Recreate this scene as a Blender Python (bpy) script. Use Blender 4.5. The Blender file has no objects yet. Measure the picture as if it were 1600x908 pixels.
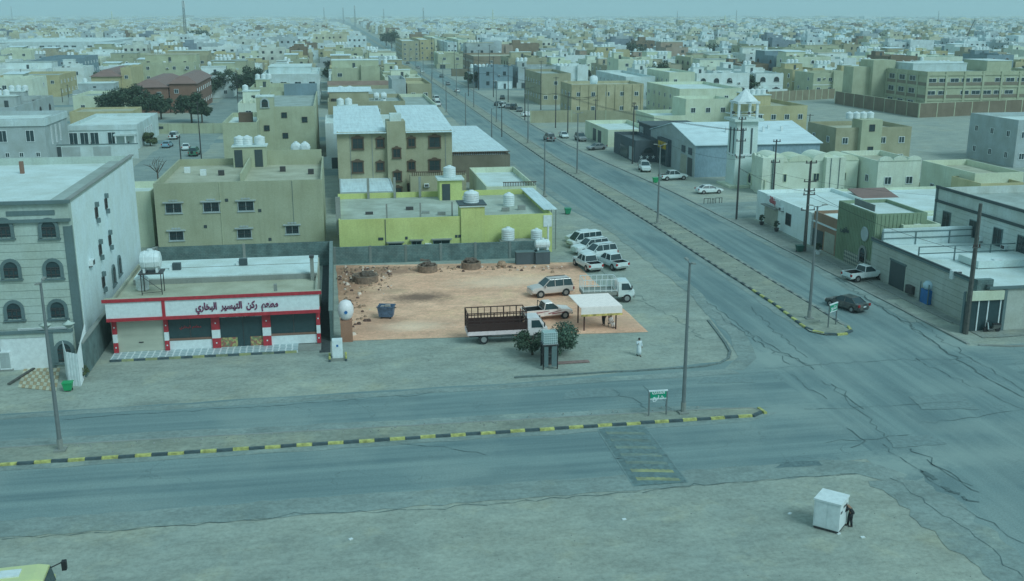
import bpy, math, random
import numpy as np
from mathutils import Vector, Matrix
random.seed(7)
PI = math.pi
R = math.radians
sc = bpy.context.scene
COL = sc.collection

# ---------------------------------------------------------------- camera, world, sun, exposure
F, HZ, CH, YAW = 1620.0, 22.0, 30.0, R(9.5)
PITCH = math.atan((454 - HZ) / F)
cd = bpy.data.cameras.new('camera')
cam = bpy.data.objects.new('camera', cd)
COL.objects.link(cam)
cam.location = (0, 0, CH)
cam.rotation_euler = (PI / 2 - PITCH, 0, -YAW)
cd.sensor_width = 36
cd.lens = F / 1600 * 36
cd.clip_start = 0.5
cd.clip_end = 60000
sc.camera = cam
SUN_EL, SUN_AZ = R(44), R(142)          # azimuth clockwise from +Y
w = bpy.data.worlds.new('World')
sc.world = w
w.use_nodes = True
nt = w.node_tree
bg = nt.nodes['Background']
sky = nt.nodes.new('ShaderNodeTexSky')
sky.sky_type = 'NISHITA'
sky.sun_disc = False
sky.sun_elevation = SUN_EL
sky.sun_rotation = SUN_AZ
sky.air_density = 1.0
sky.dust_density = 6.0
sky.ozone_density = 1.5
hs = nt.nodes.new('ShaderNodeMix')
hs.data_type = 'RGBA'
hs.inputs[0].default_value = 0.82
nt.links.new(sky.outputs[0], hs.inputs[6])
hs.inputs[7].default_value = (3.05, 5.72, 6.55, 1)     # even veil of cloud and dust
nt.links.new(hs.outputs[2], bg.inputs[0])
bg.inputs[1].default_value = 0.085
ld = bpy.data.lights.new('sun', 'SUN')
ld.energy = 1.5
ld.angle = R(22)
ld.color = (0.66, 0.94, 1.0)
sun = bpy.data.objects.new('sun', ld)
COL.objects.link(sun)
sd = Vector((math.sin(SUN_AZ) * math.cos(SUN_EL), math.cos(SUN_AZ) * math.cos(SUN_EL), math.sin(SUN_EL)))
sun.rotation_euler = sd.to_track_quat('Z', 'Y').to_euler()
sun.location = (0, 0, 80)
vs = sc.view_settings
vs.view_transform = 'Standard'
vs.look = 'None'
vs.exposure = 0.1
vs.gamma = 1.0
sc.cycles.max_bounces = 5
sc.cycles.volume_bounces = 1
sc.cycles.transparent_max_bounces = 6

# ---------------------------------------------------------------- picking points in the place
def ray(px, py):
    a, b = (px - 800) / F, (454 - py) / F
    y = math.cos(PITCH) + b * math.sin(PITCH)
    z = -math.sin(PITCH) + b * math.cos(PITCH)
    c, s = math.cos(YAW), math.sin(YAW)
    return Vector((a * c + y * s, -a * s + y * c, z))
def G(px, py, z=0.0):
    r = ray(px, py)
    t = (z - CH) / r.z
    return (r.x * t, r.y * t)
def pj(X, Y, Z):
    c, s = math.cos(YAW), math.sin(YAW)
    x, y, z = X * c - Y * s, X * s + Y * c, Z - CH
    fw = y * math.cos(PITCH) - z * math.sin(PITCH)
    return 800 + F * x / fw, 454 - F * (y * math.sin(PITCH) + z * math.cos(PITCH)) / fw
def bis(f, a, b):
    fa = f(a)
    for _ in range(40):
        m = (a + b) / 2
        fm = f(m)
        if (fm > 0) == (fa > 0): a = m
        else: b = m
    return (a + b) / 2
def front(xl, xr, yt, h, yr, bx=None):
    """front-left roof corner (xl,yt) at height h, right end xr, back edge of the roof at yr (or back corner at column bx)"""
    X0, Y0 = G(xl, yt, h)
    X1 = bis(lambda X: pj(X, Y0, h)[0] - xr, X0, X0 + 400)
    Y1 = bis(lambda Y: pj(X0, Y, h)[1] - yr, Y0, Y0 + 400) if bx is None else bis(lambda Y: pj(X0 if bx > 700 else X1, Y, h)[0] - bx, Y0, Y0 + 400)
    return X0, Y0, X1, Y1

# ---------------------------------------------------------------- materials
MT = {}
def new_mat(name):
    m = bpy.data.materials.new(name)
    m.use_nodes = True
    b = m.node_tree.nodes['Principled BSDF']
    return m, m.node_tree, b
def N(t, typ, **kw):
    n = t.nodes.new(typ)
    for k, v in kw.items(): setattr(n, k, v)
    return n
def noise(t, vec, scale, detail=3, rough=0.55):
    n = N(t, 'ShaderNodeTexNoise')
    n.inputs['Scale'].default_value = scale
    n.inputs['Detail'].default_value = detail
    n.inputs['Roughness'].default_value = rough
    t.links.new(vec, n.inputs['Vector'])
    return n.outputs['Fac']
def mapped(t, scale=(1, 1, 1), rot=(0, 0, 0)):
    g = N(t, 'ShaderNodeNewGeometry')
    mp = N(t, 'ShaderNodeMapping')
    mp.inputs['Scale'].default_value = scale
    mp.inputs['Rotation'].default_value = rot
    t.links.new(g.outputs['Position'], mp.inputs['Vector'])
    return mp.outputs[0]
def ramp(t, fac, stops):
    r = N(t, 'ShaderNodeValToRGB')
    e = r.color_ramp.elements
    while len(e) < len(stops): e.new(0.5)
    for el, (p, c) in zip(e, stops):
        el.position = p
        el.color = (c, c, c, 1) if isinstance(c, (int, float)) else (*c, 1)
    t.links.new(fac, r.inputs[0])
    return r.outputs[0]
def mix(t, a, b, fac, mode='MIX'):
    m = N(t, 'ShaderNodeMix', data_type='RGBA', blend_type=mode)
    for k, v in ((0, fac), (6, a), (7, b)):
        if isinstance(v, (int, float)): m.inputs[k].default_value = v
        elif isinstance(v, tuple): m.inputs[k].default_value = (*v, 1)
        else: t.links.new(v, m.inputs[k])
    return m.outputs[2]
def bump(t, b, h, strength, dist=0.02):
    n = N(t, 'ShaderNodeBump')
    n.inputs['Strength'].default_value = strength
    n.inputs['Distance'].default_value = dist
    t.links.new(h, n.inputs['Height'])
    t.links.new(n.outputs[0], b.inputs['Normal'])
def paint(name, rgb, dirt=0.35, rough=0.85, streak=0.3):
    """wall paint or plaster: broad blotches, rain streaks running down, fine grain"""
    if name in MT: return MT[name]
    m, t, b = new_mat(name)
    n1 = ramp(t, noise(t, mapped(t), 0.35, 4), [(0.3, 0.0), (0.7, 1.0)])
    dk = tuple(c * (1 - dirt * 0.75) * k for c, k in zip(rgb, (1.0, 0.98, 0.92)))
    c = mix(t, rgb, dk, n1)
    n2 = ramp(t, noise(t, mapped(t, (1.6, 1.6, 0.12)), 1.2, 4), [(0.52, 0.0), (0.75, streak)])
    c = mix(t, c, tuple(x * 0.55 for x in rgb), n2)
    n3 = ramp(t, noise(t, mapped(t), 6.0, 3), [(0.3, 0.9), (0.7, 1.06)])
    c = mix(t, c, n3, 1.0, 'MULTIPLY')
    t.links.new(c, b.inputs['Base Color'])
    b.inputs['Roughness'].default_value = rough
    bump(t, b, noise(t, mapped(t), 14, 2), 0.25)
    MT[name] = m
    return m
def plain(name, rgb, rough=0.5, metal=0.0, var=0.12, spec=0.5):
    if name in MT: return MT[name]
    m, t, b = new_mat(name)
    n = ramp(t, noise(t, mapped(t), 3.0, 3), [(0.3, 1 - var), (0.7, 1 + var * 0.4)])
    t.links.new(mix(t, rgb, n, 1.0, 'MULTIPLY'), b.inputs['Base Color'])
    b.inputs['Roughness'].default_value = rough
    b.inputs['Metallic'].default_value = metal
    b.inputs['Specular IOR Level'].default_value = spec
    MT[name] = m
    return m
def car_paint(name, rgb):
    if name in MT: return MT[name]
    m, t, b = new_mat(name)
    d = ramp(t, noise(t, mapped(t), 1.4, 4), [(0.4, 0.0), (0.8, 0.35)])
    t.links.new(mix(t, rgb, (0.42, 0.38, 0.30), d), b.inputs['Base Color'])
    b.inputs['Roughness'].default_value = 0.28
    b.inputs['Coat Weight'].default_value = 0.5
    MT[name] = m
    return m
def sheet(name, rgb, axis=0, wave=9.0):
    """corrugated metal sheet: ribs in relief, dust, dull patches"""
    if name in MT: return MT[name]
    m, t, b = new_mat(name)
    v = mapped(t)
    n1 = ramp(t, noise(t, v, 0.5, 4), [(0.3, 0.86), (0.65, 1.0)])
    n2 = ramp(t, noise(t, mapped(t, (0.15, 2, 1) if axis else (2, 0.15, 1)), 1.5, 3), [(0.35, 0.85), (0.6, 1.0)])
    c = mix(t, mix(t, rgb, n1, 1.0, 'MULTIPLY'), n2, 1.0, 'MULTIPLY')
    t.links.new(c, b.inputs['Base Color'])
    b.inputs['Roughness'].default_value = 0.55
    wv = N(t, 'ShaderNodeTexWave', bands_direction='Y' if axis else 'X')
    wv.inputs['Scale'].default_value = wave / 6
    t.links.new(v, wv.inputs['Vector'])
    bump(t, b, wv.outputs['Fac'], 0.5, 0.05)
    MT[name] = m
    return m
def asphalt(name, along):
    """old dusty asphalt: wheel tracks along the road, pale dust, dark patches and repairs, fine cracks"""
    m, t, b = new_mat(name)
    sx = (0.03, 1, 1) if along == 'x' else (1, 0.03, 1)
    v = mapped(t)
    base = mix(t, (0.132, 0.205, 0.212), (0.215, 0.300, 0.292), ramp(t, noise(t, mapped(t, sx), 0.75, 5, 0.6), [(0.36, 0.0), (0.62, 1.0)]))
    base = mix(t, base, (0.275, 0.345, 0.32), ramp(t, noise(t, v, 0.09, 5, 0.6), [(0.47, 0.0), (0.72, 0.75)]))
    base = mix(t, base, (0.118, 0.182, 0.188), ramp(t, noise(t, mapped(t, (0.25, 1, 1) if along == 'x' else (1, 0.25, 1)), 0.22, 4, 0.55), [(0.58, 0.0), (0.68, 0.6)]))
    vo = N(t, 'ShaderNodeTexVoronoi', feature='DISTANCE_TO_EDGE')
    vo.inputs['Scale'].default_value = 0.16
    wob = N(t, 'ShaderNodeVectorMath', operation='ADD')
    nn = N(t, 'ShaderNodeTexNoise'); nn.inputs['Scale'].default_value = 0.7; nn.inputs['Detail'].default_value = 4
    t.links.new(v, nn.inputs['Vector'])
    sc_ = N(t, 'ShaderNodeVectorMath', operation='SCALE'); sc_.inputs['Scale'].default_value = 2.4
    t.links.new(nn.outputs['Color'], sc_.inputs[0])
    t.links.new(v, wob.inputs[0]); t.links.new(sc_.outputs[0], wob.inputs[1])
    t.links.new(wob.outputs[0], vo.inputs['Vector'])
    crack = ramp(t, vo.outputs['Distance'], [(0.0, 0.7), (0.008, 0.0)])
    keep = ramp(t, noise(t, v, 0.12, 2), [(0.5, 0.0), (0.6, 1.0)])
    cm = N(t, 'ShaderNodeMath', operation='MULTIPLY')
    t.links.new(crack, cm.inputs[0]); t.links.new(keep, cm.inputs[1])
    base = mix(t, base, (0.105, 0.155, 0.155), cm.outputs[0])
    base = mix(t, base, ramp(t, noise(t, v, 9.0, 3, 0.7), [(0.3, 0.82), (0.7, 1.14)]), 1.0, 'MULTIPLY')
    t.links.new(base, b.inputs['Base Color'])
    b.inputs['Roughness'].default_value = 0.9
    bump(t, b, noise(t, v, 18, 2), 0.3)
    MT[name] = m
    return m
def sand(name, c1, c2, c3, sc1=0.07, spot=0.5):
    """trodden sand: broad tone changes, wheel streaks, darker damp or dirty spots, small stones as grain"""
    m, t, b = new_mat(name)
    v = mapped(t)
    base = mix(t, c1, c2, ramp(t, noise(t, v, sc1, 6, 0.62), [(0.35, 0.0), (0.65, 1.0)]))
    base = mix(t, base, c3, ramp(t, noise(t, v, 0.33, 5, 0.6), [(0.52, 0.0), (0.75, spot)]))
    base = mix(t, base, tuple(min(1, c * k) for c, k in zip(c1, (1.20, 1.12, 1.0))), ramp(t, noise(t, v, 0.19, 6, 0.65), [(0.54, 0.0), (0.7, 0.75)]))
    for rz, s_, an_ in ((0.6, 0.55, 0.45), (-0.7, 0.9, 0.4), (1.3, 0.22, 0.6)):
        tr = ramp(t, noise(t, mapped(t, (an_, 1, 1), (0, 0, rz)), s_, 7, 0.72), [(0.36, 0.76), (0.60, 1.07)])
        base = mix(t, base, tr, 0.5, 'MULTIPLY')
    base = mix(t, base, ramp(t, noise(t, v, 2.6, 6, 0.8), [(0.28, 0.70), (0.6, 1.08)]), 1.0, 'MULTIPLY')
    base = mix(t, base, tuple(c * 0.55 for c in c3), ramp(t, noise(t, v, 1.3, 6, 0.8), [(0.64, 0.0), (0.76, 0.55)]))
    t.links.new(base, b.inputs['Base Color'])
    b.inputs['Roughness'].default_value = 0.95
    bump(t, b, noise(t, v, 3, 6, 0.7), 0.6, 0.08)
    MT[name] = m
    return m

ASX, ASY = asphalt('asphalt_street', 'x'), asphalt('asphalt_avenue', 'y')
DUSTC = (0.30, 0.375, 0.345)
SAND = sand('sand', (0.385, 0.425, 0.355), (0.325, 0.38, 0.335), (0.245, 0.30, 0.275))
LOTM = sand('reddened_sand', (0.98, 0.58, 0.385), (0.86, 0.47, 0.305), (0.60, 0.33, 0.22), 0.10, 0.7)  # same sand as outside, colour reddened to cancel the teal light
def spots(m, lst):
    """burnt and dirty places with soft ragged edges"""
    t = m.node_tree; b = t.nodes['Principled BSDF']; src = b.inputs['Base Color'].links[0].from_socket
    for cx, cy, rx, ry, k, col in lst:
        rx, ry = rx * 1.35, ry * 1.35
        g = N(t, 'ShaderNodeNewGeometry'); sub_ = N(t, 'ShaderNodeVectorMath', operation='SUBTRACT'); sub_.inputs[1].default_value = (cx, cy, 0)
        t.links.new(g.outputs['Position'], sub_.inputs[0])
        dv = N(t, 'ShaderNodeVectorMath', operation='MULTIPLY'); dv.inputs[1].default_value = (1 / rx, 1 / ry, 0); t.links.new(sub_.outputs[0], dv.inputs[0])
        ln = N(t, 'ShaderNodeVectorMath', operation='LENGTH'); t.links.new(dv.outputs[0], ln.inputs[0])
        ad = N(t, 'ShaderNodeMath', operation='ADD'); t.links.new(ln.outputs['Value'], ad.inputs[0])
        nz = ramp(t, noise(t, mapped(t), 1.1, 6, 0.75), [(0.25, 0.0), (0.75, 0.55)]); t.links.new(nz, ad.inputs[1])
        f = ramp(t, ad.outputs[0], [(0.5, k), (1.0, 0.0)])
        src = mix(t, src, col, f)
    t.links.new(src, b.inputs['Base Color'])
_p = lambda px, py: G(px, py)
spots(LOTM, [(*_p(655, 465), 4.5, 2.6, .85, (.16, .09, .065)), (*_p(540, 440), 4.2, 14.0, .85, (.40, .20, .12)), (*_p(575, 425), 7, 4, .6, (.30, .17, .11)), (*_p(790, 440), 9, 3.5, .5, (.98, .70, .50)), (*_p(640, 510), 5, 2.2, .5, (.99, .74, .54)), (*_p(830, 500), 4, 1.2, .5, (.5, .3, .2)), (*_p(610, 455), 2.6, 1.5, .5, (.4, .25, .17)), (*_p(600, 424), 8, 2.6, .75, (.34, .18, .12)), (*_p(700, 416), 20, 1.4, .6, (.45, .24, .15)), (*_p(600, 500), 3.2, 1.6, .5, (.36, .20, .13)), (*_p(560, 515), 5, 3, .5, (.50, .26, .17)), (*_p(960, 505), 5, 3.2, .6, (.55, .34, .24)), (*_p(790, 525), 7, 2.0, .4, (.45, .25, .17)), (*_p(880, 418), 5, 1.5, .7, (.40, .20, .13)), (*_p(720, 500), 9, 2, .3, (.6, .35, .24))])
DUST = sand('road_dust', (0.29, 0.36, 0.335), (0.24, 0.31, 0.29), (0.20, 0.26, 0.25), 0.2, 0.4)
PAVE = sand('dusty_paving', (0.30, 0.33, 0.29), (0.24, 0.28, 0.26), (0.17, 0.20, 0.19), 0.15, 0.5)
GLASS = plain('dark_glass', (0.035, 0.068, 0.075), 0.2)
BLACK = plain('black_rubber', (0.02, 0.022, 0.024), 0.7)
DARK = plain('dark_steel', (0.06, 0.06, 0.06), 0.5)
BROWNST = plain('brown_black_steel', (0.055, 0.022, 0.018), 0.55)
STEEL = plain('galvanised_steel', (0.20, 0.23, 0.23), 0.5, 0.25)
WOOD = plain('weathered_wood', (0.10, 0.105, 0.095), 0.85, var=0.3)
CONC = paint('concrete', (0.30, 0.33, 0.31), 0.3)
TANKM = plain('white_plastic', (0.70, 0.78, 0.78), 0.45)
WHITE = plain('white_paint', (0.72, 0.79, 0.79), 0.5)
RED = plain('red_paint', (0.47, 0.035, 0.05), 0.55, var=0.25)
YEL = plain('yellow_paint', (0.56, 0.56, 0.19), 0.65, var=0.5)
BLK = plain('black_kerb_paint', (0.075, 0.115, 0.125), 0.8, var=0.35)
ROOFW = paint('white_roof', (0.68, 0.80, 0.79), 0.28, streak=0.1)
ROOFG = paint('grey_roof', (0.42, 0.50, 0.47), 0.45, streak=0.1)
ROOFB = paint('beige_roof', (0.50, 0.51, 0.39), 0.4, streak=0.1)
SHEETW = sheet('white_sheet', (0.72, 0.86, 0.88))
SHEETY = sheet('white_sheet_across', (0.72, 0.86, 0.88), 1)
SHEETG = sheet('grey_sheet', (0.24, 0.33, 0.37))
SHEETR = sheet('red_sheet', (0.27, 0.165, 0.14), 1)
DOORM = plain('dark_door', (0.05, 0.075, 0.08), 0.5)
BROWN = paint('brown_trim', (0.135, 0.095, 0.065), 0.3)
SHUT = sheet('roller_shutter', (0.50, 0.52, 0.42), 1, 40)
BLUE = plain('blue_paint', (0.02, 0.16, 0.42), 0.5, var=0.25)
GREENB = plain('green_plastic', (0.015, 0.36, 0.13), 0.5)
GREENS = plain('sign_green', (0.0, 0.30, 0.17), 0.4)
def leafmat(name, a, b_):
    m, t, b = new_mat(name)
    oi = N(t, 'ShaderNodeNewGeometry')
    t.links.new(mix(t, a, b_, oi.outputs['Random Per Island']), b.inputs['Base Color'])
    b.inputs['Roughness'].default_value = 0.7
    MT[name] = m
    return m
LEAF = leafmat('dark_leaves', (0.022, 0.048, 0.028), (0.065, 0.11, 0.06))
LEAF2 = leafmat('olive_leaves', (0.05, 0.085, 0.035), (0.12, 0.15, 0.06))
PALM = leafmat('palm_leaves', (0.05, 0.09, 0.045), (0.12, 0.17, 0.09))
BARK = plain('bark', (0.11, 0.09, 0.065), 0.9, var=0.3)

# ---------------------------------------------------------------- mesh collecting
class MB:
    def __init__(s): s.v, s.f, s.m = [], [], []
    def poly(s, pts, m=0):
        i = len(s.v); s.v += [tuple(p) for p in pts]; s.f.append(tuple(range(i, i + len(pts)))); s.m.append(m); return s
    def hexa(s, p, m=0):
        i = len(s.v); s.v += [tuple(q) for q in p]
        for f in ((3, 2, 1, 0), (4, 5, 6, 7), (0, 1, 5, 4), (1, 2, 6, 5), (2, 3, 7, 6), (3, 0, 4, 7)):
            s.f.append(tuple(i + k for k in f)); s.m.append(m)
        return s
    def box(s, x0, y0, z0, x1, y1, z1, m=0):
        return s.hexa([(x0, y0, z0), (x1, y0, z0), (x1, y1, z0), (x0, y1, z0), (x0, y0, z1), (x1, y0, z1), (x1, y1, z1), (x0, y1, z1)], m)
    def cb(s, cx, cy, cz, sx, sy, sz, m=0):
        return s.box(cx - sx / 2, cy - sy / 2, cz - sz / 2, cx + sx / 2, cy + sy / 2, cz + sz / 2, m)
    def tube(s, a, b, r0, r1=None, n=8, m=0, cap=True):
        a, b = Vector(a), Vector(b)
        r1 = r0 if r1 is None else r1
        d = (b - a).normalized()
        u = d.orthogonal().normalized(); q = d.cross(u)
        i = len(s.v)
        for c, r in ((a, r0), (b, r1)):
            for k in range(n):
                t = 2 * PI * k / n
                s.v.append(tuple(c + (u * math.cos(t) + q * math.sin(t)) * r))
        for k in range(n):
            s.f.append((i + k, i + (k + 1) % n, i + n + (k + 1) % n, i + n + k)); s.m.append(m)
        if cap:
            s.f.append(tuple(i + k for k in reversed(range(n)))); s.m.append(m)
            s.f.append(tuple(i + n + k for k in range(n))); s.m.append(m)
        return s
    def lathe(s, cx, cy, prof, n=16, m=0):
        i = len(s.v)
        for r, z in prof:
            for k in range(n):
                t = 2 * PI * k / n
                s.v.append((cx + r * math.cos(t), cy + r * math.sin(t), z))
        for j in range(len(prof) - 1):
            for k in range(n):
                a, b2 = i + j * n + k, i + j * n + (k + 1) % n
                s.f.append((a, b2, b2 + n, a + n)); s.m.append(m)
        s.f.append(tuple(i + k for k in reversed(range(n)))); s.m.append(m)
        s.f.append(tuple(i + (len(prof) - 1) * n + k for k in range(n))); s.m.append(m)
        return s
    def loft(s, rings, m=0, cap=True):
        n = len(rings[0]); i = len(s.v)
        for r in rings: s.v += [tuple(p) for p in r]
        for j in range(len(rings) - 1):
            for k in range(n):
                a, b2 = i + j * n + k, i + j * n + (k + 1) % n
                s.f.append((a, b2, b2 + n, a + n)); s.m.append(m)
        if cap:
            s.f.append(tuple(i + k for k in reversed(range(n)))); s.m.append(m)
            s.f.append(tuple(i + (len(rings) - 1) * n + k for k in range(n))); s.m.append(m)
        return s
    def prism(s, pts, y0, y1, m=0):
        """outline in x,z pushed from y0 to y1"""
        return s.loft([[(x, y0, z) for x, z in pts], [(x, y1, z) for x, z in pts]], m)
    def mesh(s, name, mats, smooth=False):
        me = bpy.data.meshes.new(name)
        me.from_pydata(s.v, [], s.f)
        for q in (mats if isinstance(mats, (list, tuple)) else [mats]): me.materials.append(q)
        me.polygons.foreach_set('material_index', s.m)
        if smooth: me.polygons.foreach_set('use_smooth', [True] * len(s.f))
        me.update()
        return me
def put(name, me, parent=None, loc=None, rz=0.0, rot=None, scale=None):
    o = bpy.data.objects.new(name, me)
    COL.objects.link(o)
    if parent is not None: o.parent = parent
    if loc is not None: o.location = loc
    if rot is not None: o.rotation_euler = rot
    elif rz: o.rotation_euler = (0, 0, rz)
    if scale is not None: o.scale = scale if isinstance(scale, tuple) else (scale,) * 3
    return o
def tag(o, label=None, cat=None, group=None, kind=None):
    for k, v in (('label', label), ('category', cat), ('group', group), ('kind', kind)):
        if v: o[k] = v
    return o
def thing(name, label, cat, loc=(0, 0, 0), rz=0.0, group=None):
    o = bpy.data.objects.new(name, None)
    o.empty_display_size = 0.5
    COL.objects.link(o)
    o.location = loc
    o.rotation_euler = (0, 0, rz)
    return tag(o, label, cat, group)
def struct(name, me): return tag(put(name, me), kind='structure')
CACHE = {}
def cached(key, fn):
    if key not in CACHE: CACHE[key] = fn()
    return CACHE[key]
TAKEN = []            # ground rectangles already built on
def taken(x0, y0, x1, y1, g=1.0):
    return any(x0 < b[2] + g and x1 > b[0] - g and y0 < b[3] + g and y1 > b[1] - g for b in TAKEN)
# ================================================================ THE GROUND
def sheet_poly(name, pts, z, m, parent=None):
    mb = MB(); mb.poly([(x, y, z) for x, y in pts], 0)
    me = mb.mesh(name, m)
    return put(name, me, parent) if parent else struct(name, me)
def ragged(pts, step=1.2, amp=0.18, rnd=random.Random(3)):
    out = []
    for (x0, y0), (x1, y1) in zip(pts, pts[1:] + pts[:1]):
        L = math.hypot(x1 - x0, y1 - y0); n = max(1, int(L / step))
        for k in range(n):
            t = k / n
            a = amp * (rnd.random() - 0.5) * 2 if k else 0
            nx, ny = -(y1 - y0) / L, (x1 - x0) / L
            out.append((x0 + (x1 - x0) * t + nx * a, y0 + (y1 - y0) * t + ny * a))
    return out
sheet_poly('ground', [(-30000, -400), (30000, -400), (30000, 45000), (-30000, 45000)], 0, SAND)
for m_ in (ASX, ASY): spots(m_, [(36, 60.5, 5.5, 3.0, .8, DUSTC), (37.5, 84, 4, 4.5, .7, DUSTC), (57.5, 85, 4.5, 3.5, .7, DUSTC), (43, 61, 7, 2.0, .5, DUSTC), (33.5, 71.5, 4.5, 2.0, .6, DUSTC), (47, 86, 4, 3, .55, DUSTC), (38, 74, 5, 2.2, .35, DUSTC), (50, 74, 6, 3, .3, DUSTC), (12, 61, 18, 1.4, .5, DUSTC), (38, 128, 1.8, 26, .5, DUSTC), (56.8, 110, 1.3, 22, .5, DUSTC), (46, 66, 5, 2, .35, DUSTC)])
# avenue (two carriageways) and the cross street
MLP = [(90, 44.6), (100, 45.2), (144, 45.1), (180, 44.3), (215, 43.2), (273, 43.3), (350, 43.8), (432, 43.8), (6000, 45)]
MRP = [(90, 48.7), (100, 49.0), (144, 48.8), (180, 47.6), (215, 46.2), (273, 46.1), (350, 46.6), (432, 46.4), (6000, 48)]
REP = [(84, 57.4), (145, 57.3), (172, 57.0), (215, 54.6), (240, 53.5), (280, 53.5), (350, 54.6), (460, 54.8), (6000, 57)]
_i = lambda P, y: float(np.interp(y, [p[0] for p in P], [p[1] for p in P]))
ML, MR, RE = (lambda y: _i(MLP, y)), (lambda y: _i(MRP, y)), (lambda y: _i(REP, y))
sheet_poly('avenue', [(36.2, 20), (57.4, 20)] + [(x, y) for y, x in REP] + [(38, 6000), (38, 430), (36, 380), (34, 320), (34.5, 200), (35.6, 160), (38.2, 141), (38.2, 108), (35, 84)], 0.008, ASY)
sheet_poly('street', ragged([(-140, 61.9), (36.4, 61.9), (36.4, 84), (15, 81.2), (-140, 79.6)], 2.5, 0.12), 0.014, ASX)
sheet_poly('street', ragged([(57.2, 60), (200, 60), (200, 81), (57.2, 84)], 2.5, 0.15), 0.014, ASX)
sheet_poly('road_shoulder', ragged([(-140, 59.6), (33.5, 59.8), (35.5, 57.6), (36.9, 59), (35.5, 61.2), (33, 62.1), (-140, 62.15)], 0.9, 0.16), 0.020, DUST)
sheet_poly('road_shoulder', ragged([(33.8, 58.5), (34.6, 40), (36.4, 20), (38.6, 20), (37.6, 40), (37.8, 58.5)], 0.7, 0.45), 0.024, DUST)
sheet_poly('road_shoulder', ragged([(-140, 78.6), (14, 79.9), (33.4, 80.2), (33, 81.6), (14, 80.9), (-140, 79.4)], 2.0, 0.15), 0.026, DUST)
CP_ = [(33, 81.4), (35.4, 84.3), (36.9, 90), (38.2, 108), (38.2, 140), (36.4, 165), (34.9, 200), (34.3, 300)]
sheet_poly('road_shoulder', ragged([(x - .5, y + .2) for x, y in CP_] + [(x + 1.0, y - .4) for x, y in reversed(CP_)], 2.0, 0.22), 0.0265, DUST)
sheet_poly('road_shoulder', ragged([(-140, 69.6), (30, 69.7), (33, 71.2), (30.8, 71), (30.4, 70.52), (-140, 70.55)], 1.6, .14), 0.0305, DUST)
sheet_poly('road_shoulder', ragged([(-140, 74.1), (-20, 73.5), (7, 72.8), (26, 72.4), (33, 72.2), (26, 73.6), (-20, 75.2), (-140, 76)], 1.6, .2), 0.032, DUST)
ys_ = [92, 144, 180, 215, 273, 350, 432, 700]
sheet_poly('road_shoulder', ragged([(MR(y) - .1, y) for y in ys_] + [(MR(y) + .9, y) for y in reversed(ys_)], 1.6, .18), 0.0315, DUST)
sheet_poly('road_shoulder', ragged([(RE(y) - 1.3, y) for y in ys_] + [(RE(y) + .1, y) for y in reversed(ys_)], 1.8, .3), 0.0325, DUST)
sheet_poly('road_shoulder', ragged([(ML(y) - .7, y) for y in ys_] + [(ML(y) + .1, y) for y in reversed(ys_)], 1.8, .2), 0.0335, DUST)
# side streets among the houses
ROADS_Y = []
def road(x0, y0, x1, y1, along):
    sheet_poly('side_street', ragged([(x0, y0), (x1, y0), (x1, y1), (x0, y1)], 8, 0.4), 0.006 + random.random() * 0.0, ASX if along == 'x' else ASY)
# corner of sand around the lot ends in a low kerb
def kerb_line(pts, w_=0.3, h=0.14, name='kerb', m=CONC):
    mb = MB()
    P = [Vector((x, y, 0)) for x, y in pts]
    rings = []
    for i, p in enumerate(P):
        d = (P[min(i + 1, len(P) - 1)] - P[max(i - 1, 0)]).normalized(); n = Vector((-d.y, d.x, 0)) * w_ / 2
        hh = h + 0.02 * math.sin(i * 1.7)
        rings.append([p - n, p + n, p + n + Vector((0, 0, hh)), p - n + Vector((0, 0, hh))])
    mb.loft(rings)
    return struct(name, mb.mesh(name, m))
kerb_line([(14 + i, 82.35 + 0.05 * math.sin(i)) for i in range(15)] + [(29.2, 82.3), (31, 82.5), (32.6, 83.1), (33.9, 84.3), (34.7, 86), (35.2, 88.5), (35.7, 92), (36.2, 96)], 0.24, 0.11, m=plain('shaded_kerb_grey', (0.16, 0.21, 0.20), 0.85, var=0.3))  # shade on the kerb face is put into this darker grey
kerb_line([(RE(y) + .2, y) for y in np.arange(84.5, 640, 3.0)], 0.3, 0.14)
kerb_line([(58.4, 84.0), (61, 83.2), (66, 82.8), (75, 82.7), (90, 82.6), (120, 82.5)], 0.3, 0.12)
kerb_line([(60.0, y) for y in (91, 96, 101, 108, 114, 120)], 0.2, 0.12)
sheet_poly('pavement', ragged([(60.1, 86.0), (100, 85.4), (100, 88), (61.2, 88), (61.2, 146), (60.1, 146)], 2, 0.1), 0.05, PAVE)
sheet_poly('pavement', ragged([(57.8, 100.5), (61.3, 100.5), (61.5, 146.5), (57.8, 146.5)], 2, 0.1), 0.03, PAVE)
sheet_poly('side_street', ragged([(57.3, 147.5), (140, 147.5), (140, 157), (57.3, 161)], 2.5, 0.3), 0.018, DUST)
# the vacant lot: sand reddened against the teal light, burnt patch
LOT = [(-1.0, 126.8), (28.6, 126.2), (29.2, 93.0), (-0.6, 95.2)]
lotp = [G(525, 415), G(897, 410), G(1013, 519), G(534, 533)]
sheet_poly('vacant_lot', ragged(lotp, 2.0, 0.05), 0.022, LOTM)
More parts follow.
